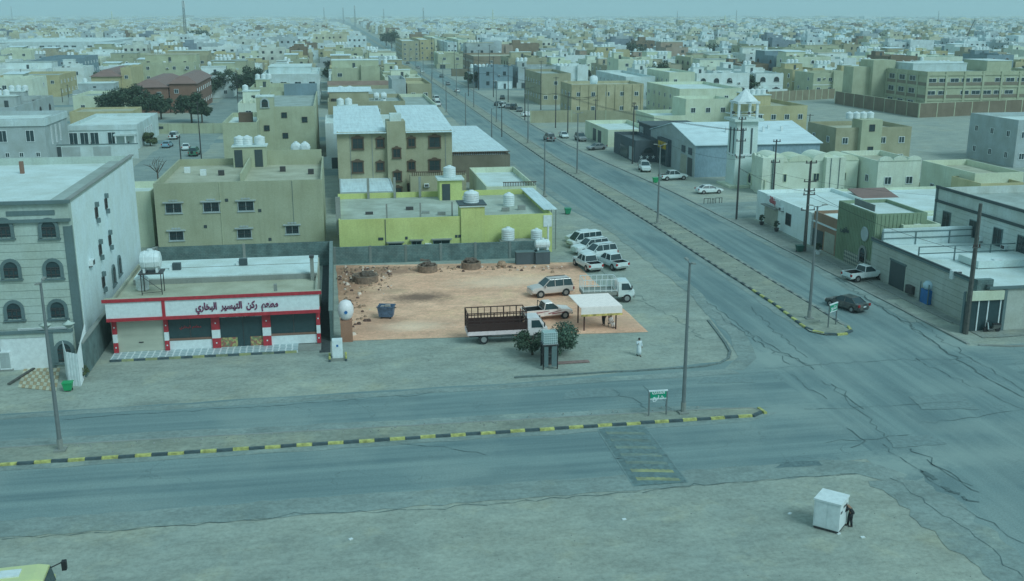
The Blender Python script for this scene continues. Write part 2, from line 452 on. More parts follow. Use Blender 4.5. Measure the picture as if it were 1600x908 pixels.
# ragged dust tongues and mended patches on the carriageways
patchm = plain('asphalt_patch', (0.135, 0.205, 0.21), 0.9, var=0.35)
patchl = plain('pale_patch', (0.195, 0.272, 0.268), 0.95, var=0.2)
for i, (quad, mm) in enumerate([([(1210, 732), (1285, 728), (1278, 720), (1222, 722)], patchm),
                                ([(1090, 600), (1180, 598), (1172, 589), (1100, 590)], patchl), ([(880, 624), (965, 620), (958, 606), (888, 609)], patchl),
                                ([(1395, 700), (1480, 694), (1455, 680), (1385, 684)], patchl),
                                ([(1440, 640), (1530, 640), (1500, 615), (1420, 620)], patchl)]):
    sheet_poly('asphalt_patch', ragged([G(*p) for p in quad], 0.6, 0.12), 0.027 + i * 0.0012, mm)
# cracks opened in the asphalt
crk = plain('crack', (0.11, 0.165, 0.165), 0.95)
cm_ = MB(); rr = random.Random(5)
def crack(pts, wd=0.07):
    P = [Vector((*G(*p), 0.042)) for p in pts]
    Q = []
    for a, b in zip(P, P[1:]):
        n = max(2, int((b - a).length / 0.7))
        for k in range(n):
            q = a.lerp(b, k / n); Q.append(q + Vector((rr.gauss(0, 0.17), rr.gauss(0, 0.17), 0)))
    Q.append(P[-1])
    for a, b in zip(Q, Q[1:]):
        d = (b - a).normalized(); n = Vector((-d.y, d.x, 0)); u, v = wd * rr.uniform(0.2, 1.1), wd * rr.uniform(0.2, 1.1)
        cm_.poly([a - n * u, a + n * u, b + n * v, b - n * v])
for c_ in ([(1105, 480), (1150, 510), (1200, 545), (1268, 572)], [(1170, 480), (1215, 520), (1262, 560)], [(1238, 585), (1265, 608), (1292, 624)], [(1285, 595), (1318, 620), (1355, 655), (1390, 690)],
           [(1200, 576), (1290, 570), (1400, 563), (1520, 560)], [(1255, 640), (1330, 638), (1410, 632), (1500, 628)], [(1380, 695), (1430, 730), (1470, 762)], [(1500, 790), (1545, 820), (1600, 850)],
           [(1445, 660), (1500, 656), (1600, 640)], [(1400, 475), (1470, 530), (1600, 612)], [(1350, 465), (1400, 495), (1480, 552)], [(1000, 470), (1060, 500), (1100, 530)], [(1430, 560), (1490, 590), (1600, 640)],
           [(0, 842), (150, 832), (300, 820), (500, 803), (640, 797), (800, 785), (1000, 768)], [(1000, 768), (1120, 756), (1220, 748), (1340, 741)], [(1390, 745), (1460, 795), (1540, 850), (1599, 903)],
           [(100, 655), (260, 645), (420, 635), (560, 625), (700, 612)], [(880, 255), (940, 300), (1010, 345)], [(860, 235), (930, 285)], [(600, 690), (700, 700), (760, 712)], [(900, 395), (960, 440), (1010, 470)],
           [(1450, 720), (1480, 742), (1520, 760)], [(1290, 690), (1340, 690), (1420, 680)], [(960, 610), (1010, 640)], [(1000, 600), (1050, 640)]):
    crack(c_, 0.034)
crack([(1300, 430), (1350, 465), (1420, 508), (1480, 550), (1540, 588), (1600, 622)], .1)
for c_ in ([(1105, 472), (1160, 512), (1215, 548), (1272, 578)], [(1130, 500), (1180, 530), (1235, 570)], [(1300, 600), (1330, 622), (1350, 640)], [(1320, 668), (1350, 690), (1330, 700)], [(1420, 700), (1450, 716), (1475, 735), (1530, 770)]): crack(c_, .05)
for c_ in ([(1435, 735), (1450, 742), (1462, 750)], [(1470, 758), (1485, 768), (1500, 772)], [(1505, 775), (1530, 785)]): crack(c_, 0.26)
tag(put('asphalt_cracks', cm_.mesh('asphalt_cracks', crk)), 'ragged dark cracks running through the asphalt of both roads', kind='stuff')

# medians with painted kerb stones
medm = sand('median_sand', (0.33, 0.36, 0.29), (0.27, 0.31, 0.26), (0.20, 0.24, 0.20), 0.3, 0.5)
def kb(m): return lambda: (lambda b: (b.box(-0.545, -0.14, 0, 0.545, 0.12, 0.17), b.box(-0.545, -0.10, 0.17, 0.545, 0.12, 0.20))[0])(MB()).mesh('kerb_block', m)
md = sheet_poly('median', [(-140, 70.7), (30.6, 70.7), (31.6, 71.3), (31.2, 72.1), (26, 72.4), (7, 72.8), (-20, 73.5), (-140, 74.2)], 0.13, medm)
med_edge = MB()
pts = [(31.7, 71.3), (31.2, 72.15), (26, 72.45), (7, 72.85), (-20, 73.55), (-140, 74.25)]
for a, b in zip(pts, pts[1:]): med_edge.hexa([(a[0], a[1] - .1, 0), (a[0], a[1] + .1, 0), (b[0], b[1] + .1, 0), (b[0], b[1] - .1, 0), (a[0], a[1] - .1, .15), (a[0], a[1] + .1, .15), (b[0], b[1] + .1, .15), (b[0], b[1] - .1, .15)])
put('kerb_edge', med_edge.mesh('kerb_edge', CONC), md)
ky, kk = cached('ky', kb(YEL)), cached('kk', kb(BLK))
x = 30.0; i = 0
while x > -32:
    put('kerb_block', ky if i % 2 == 0 else kk, md, (x, 70.62 + 0.03 * math.sin(i * 2.1), -.02 * (i % 5 == 3)), 0.022 * math.sin(i * 3.3)); x -= 1.11; i += 1
put('kerb_block', kk, md, (31.05, 70.85, 0), 0.6); put('kerb_block', ky, md, (31.75, 71.5, 0), 1.7)
AM = [(44.6, 90.6), (45.6, 89.3), (47.2, 89.0), (48.6, 90.0)] + [(x, y) for y, x in MRP[1:]] + [(x, y) for y, x in reversed(MLP[1:])]
ma = sheet_poly('median', AM, 0.13, medm)
y = 93.0; i = 0
grk = paint('grey_kerb', (0.33, 0.36, 0.33), 0.4); dkk = plain('dark_kerb', (0.09, 0.115, 0.12), 0.85, var=0.3)
kg, kd = cached('kg', kb(grk)), cached('kd', kb(dkk))
for xx, a in ((45.3, -PI / 2), (49.1, PI / 2)):
    y = 92.5; i = 0
    while y < (240 if xx < 46 else 160):
        c = (ky, kk) if y < 106 and xx < 46 else (kg, kd)
        xq = ML(y) if xx < 46 else MR(y)
        put('kerb_block', c[i % 2], ma, (xq, y, 0), a + 0.012 * math.sin(i * 3)); y += 1.11; i += 1
for p, a, m_ in (((44.9, 91.3), -1.3, kk), ((45.3, 90.2), -0.9, ky), ((46.2, 89.4), -0.3, kk), ((47.3, 89.2), 0.1, ky), ((48.3, 89.8), 0.6, kk), ((48.9, 90.9), 1.3, ky)):
    put('kerb_block', m_, ma, (*p, 0), a)
fk = MB(); 
for fn_, ys in ((ML, 240), (MR, 160)):
    yy_ = [ys] + [q for q in (180, 215, 273, 350, 432, 1500, 3500) if q > ys]
    for a_, b_ in zip(yy_, yy_[1:]): fk.hexa([(fn_(a_) - .13, a_, 0), (fn_(a_) + .13, a_, 0), (fn_(b_) + .13, b_, 0), (fn_(b_) - .13, b_, 0), (fn_(a_) - .13, a_, .19), (fn_(a_) + .13, a_, .19), (fn_(b_) + .13, b_, .19), (fn_(b_) - .13, b_, .19)])
put('kerb_edge', fk.mesh('kerb_edge', grk), ma)
# low scrub and stones on the medians
rb = MB(); rr = random.Random(11)
def stone(mb, x, y, s, z=0.0):
    h = [(x + math.cos(a) * s * rr.uniform(.7, 1.2), y + math.sin(a) * s * rr.uniform(.7, 1.2)) for a in np.arange(0, 6.2, 1.05)]
    mb.loft([[(p[0], p[1], z) for p in h], [(x + (p[0] - x) * .6, y + (p[1] - y) * .6, z + s * .8) for p in h]])
for _ in range(420):
    q = rr.random()
    if q < .35: stone(rb, rr.uniform(-30, 31), 72.6 + rr.gauss(0, .5), rr.uniform(.03, .09), .13)
    elif q < .6: stone(rb, rr.uniform(45.8, 48.8), rr.uniform(90, 240), rr.uniform(.04, .12), .13)
    else: stone(rb, rr.uniform(-25, 34), rr.choice([rr.uniform(45, 59), rr.uniform(82, 91)]), rr.uniform(.02, .06))
tag(put('small_stones', rb.mesh('small_stones', CONC)), 'small stones scattered on the sand and the medians', kind='stuff')
# rubble along the lot's left and back edges
rb = MB()
for _ in range(1000):
    if rr.random() < .5: p = G(rr.uniform(528, 612), 418 + abs(rr.gauss(0, 1)) * 18)
    elif rr.random() < .5: p = G(rr.uniform(600, 890), 417 + abs(rr.gauss(0, 3)))
    else: p = (-0.2 + abs(rr.gauss(0, 1.2)), rr.uniform(97, 124))
    stone(rb, p[0], p[1], .03 + .26 * rr.random() ** 4, .02); rb.m[-8:] = [rr.choice((0, 0, 0, 1, 2))] * 8
rubm = plain('broken_concrete', (0.42, 0.27, 0.18), 0.9, var=0.5)
tag(put('rubble', rb.mesh('rubble', [rubm, plain('pale_rubble', (.75, .60, .50), .9, var=.3), plain('dark_rubble', (.16, .09, .07), .9, var=.4)])), 'broken concrete and litter along the edges of the vacant lot', kind='stuff')
# the hatched speed table across the south carriageway
hm = thing('speed_hump', 'worn yellow striped speed table across the near carriageway', 'speed bump', (20.0, 65, 0))
dk = plain('hump_asphalt', (0.145, 0.22, 0.22), 0.9, var=0.3)
xa, xb, ya, yb = 18.2, 21.9, 60.3, 70.1
mb = MB(); mb.loft([[(xa - 20 + (0 if k else -.0), y_ - 65, .02), (xa - 20 + .5, y_ - 65, .09), (xb - 20 - .5, y_ - 65, .09), (xb - 20, y_ - 65, .02)] for k, y_ in enumerate((ya, yb))])
put('hump', mb.mesh('hump', dk), hm)
worn = sand('worn_yellow', (0.44, 0.46, 0.20), (0.26, 0.30, 0.20), (0.12, 0.175, 0.17), 0.6, 0.9)
for k in range(7):
    mb = MB(); y0 = ya + .3 + k * 1.32
    n = 8; T = [(xa + .45 + (xb - xa - .9) * j / n - 20) for j in range(n + 1)]
    for j in range(n):
        f = lambda t: y0 - 65 + .75 * (1 - ((t + 20 - xa) / (xb - xa)) ** 1.4) - .3
        mb.poly([(T[j], f(T[j]), .0945), (T[j + 1], f(T[j + 1]), .0945), (T[j + 1], f(T[j + 1]) + .42, .0945), (T[j], f(T[j]) + .55, .0945)])
    put('painted_stripe', mb.mesh('painted_stripe', worn if k < 2 else MT.setdefault('faded_yellow', sand('faded_yellow', (0.23, 0.29, 0.235), (0.16, 0.23, 0.22), (0.13, 0.20, 0.20), .6, .9))), hm)
mb = MB()
for xx in (xa, xb): mb.box(xx - 20 - .05, ya - 65, .02, xx - 20 + .05, yb - 65, .032)
mb.box(xa - 20, -.3, .0955, xb - 20, -.17, .1)
put('edge_line', mb.mesh('edge_line', patchl), hm)
# faint centre lines on the avenue
mb = MB()
for y in np.arange(96, 420, 9.0):
    for xx in (40.2, 50.6):
        if rr.random() < .6: mb.box(xx - .06, y, .008, xx + .06, y + 3, .014)
tag(put('lane_markings', mb.mesh('lane_markings', patchl)), kind='structure')

# ================================================================ PARTS OF BUILDINGS
def win_mesh(w, h, style, fm, pm=GLASS, one=False):
    """window drawn in x,z about its centre, -y is outwards; returns (frame mesh, pane mesh)"""
    def make():
        a = MB(); p = MB(); t = 0.09
        q = 1 if one else 0
        tgt = a if one else p
        if style == 'arch':
            n = 8; hh = h / 2 - w / 2
            def ring(rx, y): return [(-rx, y, -h / 2 - (t if rx > w / 2 else 0))] + [(-rx * math.cos(PI * k / n), y, hh + rx * math.sin(PI * k / n)) for k in range(n + 1)] + [(rx, y, -h / 2 - (t if rx > w / 2 else 0))]
            o_, i_ = w / 2 + .28, w / 2
            O0, O1, I1, I0 = ring(o_, 0), ring(o_, -.14), ring(i_, -.14), ring(i_, -.03)
            for A, B in ((O0, O1), (O1, I1), (I1, I0)):
                for k in range(len(A) - 1): a.poly([A[k], A[k + 1], B[k + 1], B[k]])
            tgt.poly([(x, -.03, z) for x, y, z in reversed(I0)], q)
            a.box(-o_ - .08, -.2, -h / 2 - t - .12, o_ + .08, 0, -h / 2 - t)
            m2 = 1 if not one else 2
            for xx in (-w / 6, w / 6): a.box(xx - .03, -.09, -h / 2, xx + .03, -.04, hh, m2)
            for zz in (-h / 2 + .25, 0, hh): a.box(-i_, -.095, zz - .035, i_, -.045, zz + .035, m2)
        else:
            x1, z1 = w / 2, h / 2
            a.box(-x1 - t, -.10, -z1 - t, -x1, 0, z1 + t); a.box(x1, -.10, -z1 - t, x1 + t, 0, z1 + t)
            a.box(-x1, -.10, z1, x1, 0, z1 + t); a.box(-x1, -.10, -z1 - t, x1, 0, -z1)
            a.box(-.03, -.07, -z1, .03, -.025, z1)
            tgt.poly([(-x1, -.02, -z1), (x1, -.02, -z1), (x1, -.02, z1), (-x1, -.02, z1)], q)
            if style == 'hood':
                a.prism([(-x1 - .32, z1 + .1), (x1 + .32, z1 + .1), (x1 + .16, z1 + .28), (x1 * .55, z1 + .38), (x1 * .35, z1 + .55), (-x1 * .35, z1 + .55), (-x1 * .55, z1 + .38), (-x1 - .16, z1 + .28)], -.2, 0)
                a.box(-x1 - .25, -.22, -z1 - t - .16, x1 + .25, 0, -z1 - t)
                a.box(-x1 - .2, -.13, -z1 - t, -x1 - t, 0, z1 + .1); a.box(x1 + t, -.13, -z1 - t, x1 + .2, 0, z1 + .1)
            elif style == 'ledge':
                a.box(-x1 - .35, -.30, z1 + t + .02, x1 + .35, 0, z1 + t + .16)
                a.box(-x1 - .2, -.12, -z1 - t - .12, x1 + .2, 0, -z1 - t)
                for k in range(3): a.prism([((k - 1) * .4 + .2 * math.cos(b_), z1 + .42 + .13 * math.sin(b_)) for b_ in np.arange(0, 6.2, 1.05)], -.07, 0)
            if style in ('bars', 'ledge', 'hood'):
                m2 = 1 if not one else 2
                k = -x1 + .2
                while k < x1: a.box(k - .015, -.12, -z1, k + .015, -.095, z1, m2); k += .22
                a.box(-x1, -.125, -.02, x1, -.095, .02, m2)
        mats = [fm, pm, DARK] if one else [fm, DARK]
        return a.mesh('window', mats), (None if one else p.mesh('pane', [pm]))
    return cached(('win', round(w, 2), round(h, 2), style, fm.name, pm.name, one), make)
SIDES = {'S': 0.0, 'E': PI / 2, 'N': PI, 'W': -PI / 2}
class Bld:
    """a building: Empty at its base centre, parts placed by side and position"""
    def __init__(s, x0, y0, x1, y1, h, label, wall, roof=None, ph=0.9, name='house', cat='house', group=None, keep=True, shell=True, th=0.22, rz=0):
        s.w, s.d, s.h, s.ph = x1 - x0, y1 - y0, h, ph
        s.cx, s.cy = (x0 + x1) / 2, (y0 + y1) / 2
        if keep: TAKEN.append((x0, y0, x1, y1))
        s.root = thing(name, label, cat, (s.cx, s.cy, 0), rz, group)
        s.wm = wall
        if shell:
            a = MB(); W, D = s.w / 2, s.d / 2
            o = [(-W, -D), (W, -D), (W, D), (-W, D)]; i = [(-W + th, -D + th), (W - th, -D + th), (W - th, D - th), (-W + th, D - th)]
            for k in range(4):
                p, q, u, v = o[k], o[(k + 1) % 4], i[(k + 1) % 4], i[k]
                a.poly([(*p, 0), (*q, 0), (*q, h), (*p, h)])
                a.poly([(*p, h), (*q, h), (*u, h), (*v, h)])
                a.poly([(*v, h), (*u, h), (*u, h - ph - .1), (*v, h - ph - .1)])
            put('wall', a.mesh('wall', wall), s.root)
            r = MB(); r.box(-W + th, -D + th, h - ph - .25, W - th, D - th, h - ph)
            put('roof', r.mesh('roof', roof or ROOFG), s.root)
    def at(s, side, u, z, out=0.0):
        W, D = s.w / 2 + out, s.d / 2 + out
        return {'S': (u, -D, z), 'N': (-u, D, z), 'E': (W, u, z), 'W': (-W, -u, z)}[side]
    def win(s, side, u, z, w=1.2, h=1.3, style='plain', fm=WHITE, pm=GLASS, one=False, out=0.0):
        f, p = win_mesh(w, h, style, fm, pm, one)
        o = put('window', f, s.root, s.at(side, u, z, out), SIDES[side])
        if p: put('pane', p, o)
    def part(s, name, me, loc=(0, 0, 0), rz=0): return put(name, me, s.root, loc, rz)
    def boxp(s, name, x0, y0, z0, x1, y1, z1, m):
        return put(name, MB().box(x0, y0, z0, x1, y1, z1).mesh(name, m), s.root)
    def door(s, side, u, w=1.1, h=2.2, z=0.0, m=DOORM, name='door', out=0.0):
        def mk():
            a = MB().box(-w / 2 - .08, -.08, 0, -w / 2, 0, h + .08).box(w / 2, -.08, 0, w / 2 + .08, 0, h + .08).box(-w / 2, -.08, h, w / 2, 0, h + .08)
            a.box(-w / 2, -.04, 0, w / 2, 0, h, 1)
            return a.mesh(name, [WHITE if m is not DOORM else DARK, m])
        put(name, cached(('door', w, h, m.name, name), mk), s.root, s.at(side, u, z, out), SIDES[side])
    def slab(s, side, u0, u1, z0, z1, t, m, name='band', out=0.0, t0=0.0):
        """a raised strip on a wall"""
        L = u1 - u0
        me = MB().box(-L / 2, -t, z0, L / 2, -t0, z1).mesh(name, m)
        return put(name, me, s.root, s.at(side, (u0 + u1) / 2, 0, out), SIDES[side])
    def ac(s, side, u, z):
        put('air_conditioner', cached('ac', lambda: MB().box(-.4, -.45, -.28, .4, 0, .28).box(-.32, -.47, -.2, .32, -.45, .2, 1).box(-.5, -.35, -.36, .5, 0, -.3, 1).mesh('air_conditioner', [WHITE, DARK])), s.root, s.at(side, u, z), SIDES[side])
    def roofbox(s, x0, y0, x1, y1, h, m=None, door=None, top=None, name='stair_room'):
        z = s.h - s.ph
        a = MB().box(x0, y0, z, x1, y1, z + h)
        b = MB().box(x0 - .15, y0 - .15, z + h, x1 + .15, y1 + .15, z + h + .18)
        o = put(name, a.mesh(name, m or s.wm), s.root)
        put('roof_slab', b.mesh('roof_slab', top or ROOFW), o)
        if door: 
            put('door', MB().box(-.5, -.05, 0, .5, 0, 2.05).mesh('door', DOORM), o, (door, y0, z), 0)
        return z + h + .18
    def top(s, x, y, z): return (s.cx + x, s.cy + y, z)
def tank(loc, label, group='white water tanks on the roofs', r=0.75, h=1.5, style=0, m=TANKM, rz=0.0):
    def vert():
        pr = [(r * .96, 0), (r, .1)]
        k = .1; 
        while k < h * .8: pr += [(r, k + .12), (r * .95, k + .16), (r, k + .2)]; k += .28
        pr += [(r * .9, h * .88), (r * .6, h * .98), (r * .32, h), (r * .3, h + .12), (.05, h + .14)]
        return MB().lathe(0, 0, pr, 14).mesh('water_tank', m, True)
    def hor():
        a = MB(); L = h
        rings = []
        for x_, q in ((-L / 2, .5), (-L / 2 + .1, .85), (-L / 4, 1), (-L / 4 + .08, .95), (-L / 4 + .16, 1), (L / 4 - .16, 1), (L / 4 - .08, .95), (L / 4, 1), (L / 2 - .1, .85), (L / 2, .5)):
            rings.append([(x_, r * q * math.cos(t_), r + .12 + r * q * math.sin(t_)) for t_ in np.arange(0, 2 * PI - .01, 2 * PI / 12)])
        a.loft(rings); a.box(-L * .35, -r * .7, 0, -L * .25, r * .7, .4); a.box(L * .25, -r * .7, 0, L * .35, r * .7, .4); a.tube((0, 0, 2 * r + .05), (0, 0, 2 * r + .25), .25)
        return a.mesh('water_tank', m, False)
    me = cached(('tank', r, h, style, m.name), hor if style else vert)
    o = put('water_tank', me, None, loc, rz)
    return tag(o, label, 'water tank', group)
# ================================================================ NEAR BUILDINGS, LEFT OF THE AVENUE
STONE = paint('pale_stone', (0.50, 0.60, 0.55), 0.22)
TRIM = paint('grey_trim', (0.14, 0.21, 0.22), 0.2)
WWALL = paint('white_wall', (0.62, 0.74, 0.75), 0.3)
TAN = paint('tan_plaster', (0.42, 0.45, 0.32), 0.22)
TAN2 = paint('light_tan_plaster', (0.48, 0.52, 0.37), 0.25)
LIME = paint('lime_plaster', (0.61, 0.675, 0.27), 0.2)
BEIGE = paint('beige_plaster', (0.42, 0.41, 0.28), 0.3)
CREAM = paint('cream_plaster', (0.66, 0.73, 0.57), 0.22)
YELL = paint('yellow_plaster', (0.53, 0.49, 0.29), 0.3)
GREYW = paint('blue_grey_wall', (0.22, 0.32, 0.37), 0.25)
DGREY = paint('dark_grey_wall', (0.09, 0.125, 0.145), 0.3)
PALE = paint('pale_grey_wall', (0.44, 0.52, 0.53), 0.3)
REDB = paint('red_brown_wall', (0.26, 0.15, 0.11), 0.3)
OLIVE = paint('olive_green_wall', (0.27, 0.36, 0.245), 0.25)
BLOCK = paint('grey_block_wall', (0.12, 0.165, 0.165), 0.5, streak=0.5)
def blockwork(name, c1, c2):
    m, t, b = new_mat(name)
    g = N(t, 'ShaderNodeNewGeometry'); sp = N(t, 'ShaderNodeSeparateXYZ'); t.links.new(g.outputs['Position'], sp.inputs[0])
    ad = N(t, 'ShaderNodeMath', operation='ADD'); t.links.new(sp.outputs[0], ad.inputs[0]); t.links.new(sp.outputs[1], ad.inputs[1])
    cb = N(t, 'ShaderNodeCombineXYZ'); t.links.new(ad.outputs[0], cb.inputs[0]); t.links.new(sp.outputs[2], cb.inputs[1])
    br = N(t, 'ShaderNodeTexBrick'); br.inputs['Scale'].default_value = 1; br.inputs['Brick Width'].default_value = .4; br.inputs['Row Height'].default_value = .2; br.inputs['Mortar Size'].default_value = .012
    br.inputs['Color1'].default_value = (*c1, 1); br.inputs['Color2'].default_value = (*c2, 1); br.inputs['Mortar'].default_value = tuple(x * .6 for x in c1) + (1,)
    t.links.new(cb.outputs[0], br.inputs['Vector'])
    n = ramp(t, noise(t, mapped(t), .8, 5, .65), [(.35, .7), (.65, 1.2)])
    t.links.new(mix(t, br.outputs['Color'], n, 1.0, 'MULTIPLY'), b.inputs['Base Color'])
    b.inputs['Roughness'].default_value = .95
    bump(t, b, br.outputs['Fac'], .6, -.02)
    MT[name] = m
    return m
CMU = blockwork('block_wall', (0.125, 0.20, 0.195), (0.16, 0.23, 0.22))
def wall_run(name, label, pts, h, m, t=0.22, post=None, cap=None, cat='wall', group=None):
    """a free-standing wall along points: wall > wall_panel, post, coping"""
    x0, y0 = pts[0]
    r = thing(name, label, cat, (x0, y0, 0), 0, group)
    for (ax, ay), (bx, by) in zip(pts, pts[1:]):
        L = math.hypot(bx - ax, by - ay); a = math.atan2(by - ay, bx - ax)
        n = max(1, round(L / post[0])) if post else 1
        for k in range(n):
            px, py = ax + (bx - ax) * k / n - x0, ay + (by - ay) * k / n - y0
            me = cached(('wp', round(L / n, 2), h, t, m.name), lambda: MB().box(0, -t / 2, 0, L / n, t / 2, h).mesh('wall_panel', m))
            put('wall_panel', me, r, (px, py, 0), a)
            if post: put('post', cached(('post', h, t, post[1].name), lambda: MB().box(-.16, -t / 2 - .06, 0, .16, t / 2 + .06, h + .05).mesh('post', post[1])), r, (px, py, 0), a)
        if cap: put('coping', MB().box(0, -t / 2 - .05, h + .003, L, t / 2 + .05, h + .09).mesh('coping', cap), r, (ax - x0, ay - y0, 0), a)
    TAKEN.append((min(p[0] for p in pts) - .2, min(p[1] for p in pts) - .2, max(p[0] for p in pts) + .2, max(p[1] for p in pts) + .2))
    return r

# --- the big pale stone building at the left edge
hA = 14.4
yb = bis(lambda Y: pj(-23.3, Y, hA)[1] - 243, 94, 200)
A = Bld(-52, 93.6, -23.3, yb, hA, 'tall pale stone building with grey arched windows at the left edge', STONE, ROOFW, ph=0.8, name='apartment_building', cat='building')
A.boxp('side_wall', A.w / 2 + .003, -A.d / 2 + 1.2, 0, A.w / 2 + .06, A.d / 2, hA - .35, paint('white_side_wall', (0.74, 0.88, 0.90), 0.15))
A.boxp('corner_trim', A.w / 2 - .55, -A.d / 2 - .10, 0, A.w / 2 + .10, -A.d / 2 + .5, hA - 2.2, TRIM)
A.slab('S', -A.w / 2, A.w / 2 + .25, hA - .15, hA + .12, .38, TRIM, 'cornice')
A.slab('S', -A.w / 2, A.w / 2 + .15, hA - 1.75, hA - 1.5, .3, TRIM, 'cornice')
A.boxp('cornice', A.w / 2 - .25, -A.d / 2 + .1, hA + .01, A.w / 2 + .22, A.d / 2, hA + .12, CONC)
A.boxp('parapet_step', A.w / 2 - 1.9, -A.d / 2 + .3, hA - .8, A.w / 2 - .3, A.d / 2 - 3, hA - .2, ROOFG)
uA = lambda px, py, z: (bis(lambda X: pj(X, 93.5, z)[0] - px, -60, 20) - A.cx)
z = 0.95
while z < hA - 1.75:       # stone courses with recessed joints
    A.slab('S', -A.w / 2, A.w / 2 - .56, z - .66, z, .06, STONE, 'stone_course'); z += .70
A.boxp('slot_panel', uA(10, 0, 13), -A.d / 2 - .07, hA - 1.15, uA(86, 0, 13), -A.d / 2 - .001, hA - .75, TRIM)
def zA(px, py): return bis(lambda Z: pj(bis(lambda X: pj(X, 93.5, Z)[0] - px, -60, 20), 93.5, Z)[1] - py, 0, 20)
for px, py in ((5, 358), (76, 358), (17, 422), (83, 421), (22, 486), (90, 484)):
    z = zA(px, py)
    A.win('S', uA(px, py, z), z, 1.15, 1.45, 'arch', TRIM, out=.062)
    A.win('S', uA(px, py, z) - 8.2, z, 1.15, 1.45, 'arch', TRIM, out=.062)
yA = lambda px, z: bis(lambda Y: pj(-23.3, Y, z)[0] - px, 94, 160) - A.cy
def zE(px, py):
    f = lambda Z: pj(-23.3, yA(px, Z) + A.cy, Z)[1] - py
    return bis(f, 0.2, 14)
for px, py in ((149, 332), (164, 318), (155, 390), (170, 375), (160, 440)):
    z = zE(px, py); u = yA(px, z)
    A.win('E', u, z, .8, .85, 'bars', DARK, one=True, out=.06)
    for dz in (-.78, .78): put('air_conditioner', cached('acd', lambda: MB().box(-.22, -.32, -.22, .22, 0, .22).mesh('air_conditioner', TRIM)), A.root, A.at('E', u, z + dz, .06), SIDES['E'])
for px, py in ((132, 349), (139, 410)): z = zE(px, py); A.ac('E', yA(px, z), z)
for px, py in ((176, 430), (185, 415)): z = zE(px, py); A.win('E', yA(px, z), z, .9, 1.7, 'arch', TRIM, out=.06)
A.boxp('roof_pipe', 4.2, 8, hA - .8, 4.6, 8.3, hA + .5, REDB)
# its forecourt: gate with urns, arched door, white metal fence
A.door('S', uA(70, 540, 1.5), 4.0, 3.1, 0, WHITE, 'garage_door', out=.07)
F0 = thing('forecourt_wall', 'pale forecourt wall with stone urns before the tall stone building', 'wall', (-24.5, 91.6, 0))
xw = lambda px, py, z=0: G(px, py, z)[0] + 24.5
put('coping', MB().box(-30, -.25, 3.3, 1.0, .15, 3.5).mesh('coping', TRIM), F0)
put('wall_panel', MB().box(-30, -.10, .0, -5.6, .10, 3.28).mesh('wall_panel', STONE), F0)
put('wall_panel', MB().box(-5.1, -.10, 2.9, -.9, .10, 3.28).mesh('wall_panel', STONE), F0)
put('gate', MB().box(-5.1, -.04, 0, -1.0, .04, 2.89).mesh('gate', WHITE), F0)
put('wall_panel', MB().box(-.75, -.12, 0, .95, .12, 3.28).mesh('wall_panel', STONE), F0)
for xx in (-5.35, -.87): put('post', MB().box(xx - .22, -.2, 0, xx + .22, .2, 3.28).mesh('post', TRIM), F0)
f, p = win_mesh(1.1, 1.7, 'arch', TRIM); w_ = put('arched_door', f, F0, (.15, -.13, 1.4)); put('pane', p, w_)
put('slot_panel', MB().prism([(-9.5, 1.7), (-9.3, 1.85), (-8.2, 1.85), (-8.0, 1.7), (-8.2, 1.55), (-9.3, 1.55)], -.14, -.10).mesh('slot_panel', TRIM), F0)
for xx in (-6.0, -1.2, .7):
    put('urn', MB().lathe(xx, 0, [(.18, 3.5), (.14, 3.62), (.25, 3.7), (.5, 3.95), (.55, 4.0), (.3, 4.05), (.12, 4.2), (.02, 4.3)], 12).mesh('urn', STONE, True), F0)
fb = thing('metal_fence', 'white corrugated metal fence beside the forecourt, bent inward', 'fence', (-23.2, 88.5, 0))
P = [G(99, 590), G(103, 603), G(127, 606), G(140, 575)]
q = [(-22.85, 91.2), (-22.85, 88.2), (-20.9, 86.6), (-20.4, 89.3)]
PX = [G(103, 585), G(108, 602), G(126, 604), G(139, 572)]
for k, ((ax, ay), (bx, by)) in enumerate(zip(PX, PX[1:])):
    L = math.hypot(bx - ax, by - ay); n = max(3, int(L / .28)); zt = [3.05, 2.95, 2.85, 3.9][k:k + 2]
    a = MB()
    for j in range(n):
        t0, t1 = j / n, (j + .62) / n
        p0 = (ax + (bx - ax) * t0 + 23.2, ay + (by - ay) * t0 - 88.5); p1 = (ax + (bx - ax) * t1 + 23.2, ay + (by - ay) * t1 - 88.5); p2 = (ax + (bx - ax) * (j + 1) / n + 23.2, ay + (by - ay) * (j + 1) / n - 88.5)
        h0, h1, h2 = (zt[0] + (zt[1] - zt[0]) * t for t in (t0, t1, (j + 1) / n))
        a.poly([(*p0, 0), (*p1, 0), (*p1, h1), (*p0, h0)])
        mx, my = (p1[0] + p2[0]) / 2 + .05, (p1[1] + p2[1]) / 2 + .05
        a.poly([(*p1, 0), (mx, my, 0), (mx, my, h1), (*p1, h1)]); a.poly([(mx, my, 0), (*p2, 0), (*p2, h2), (mx, my, h1)])
    put('sheet_panel', a.mesh('sheet_panel', WHITE), fb)
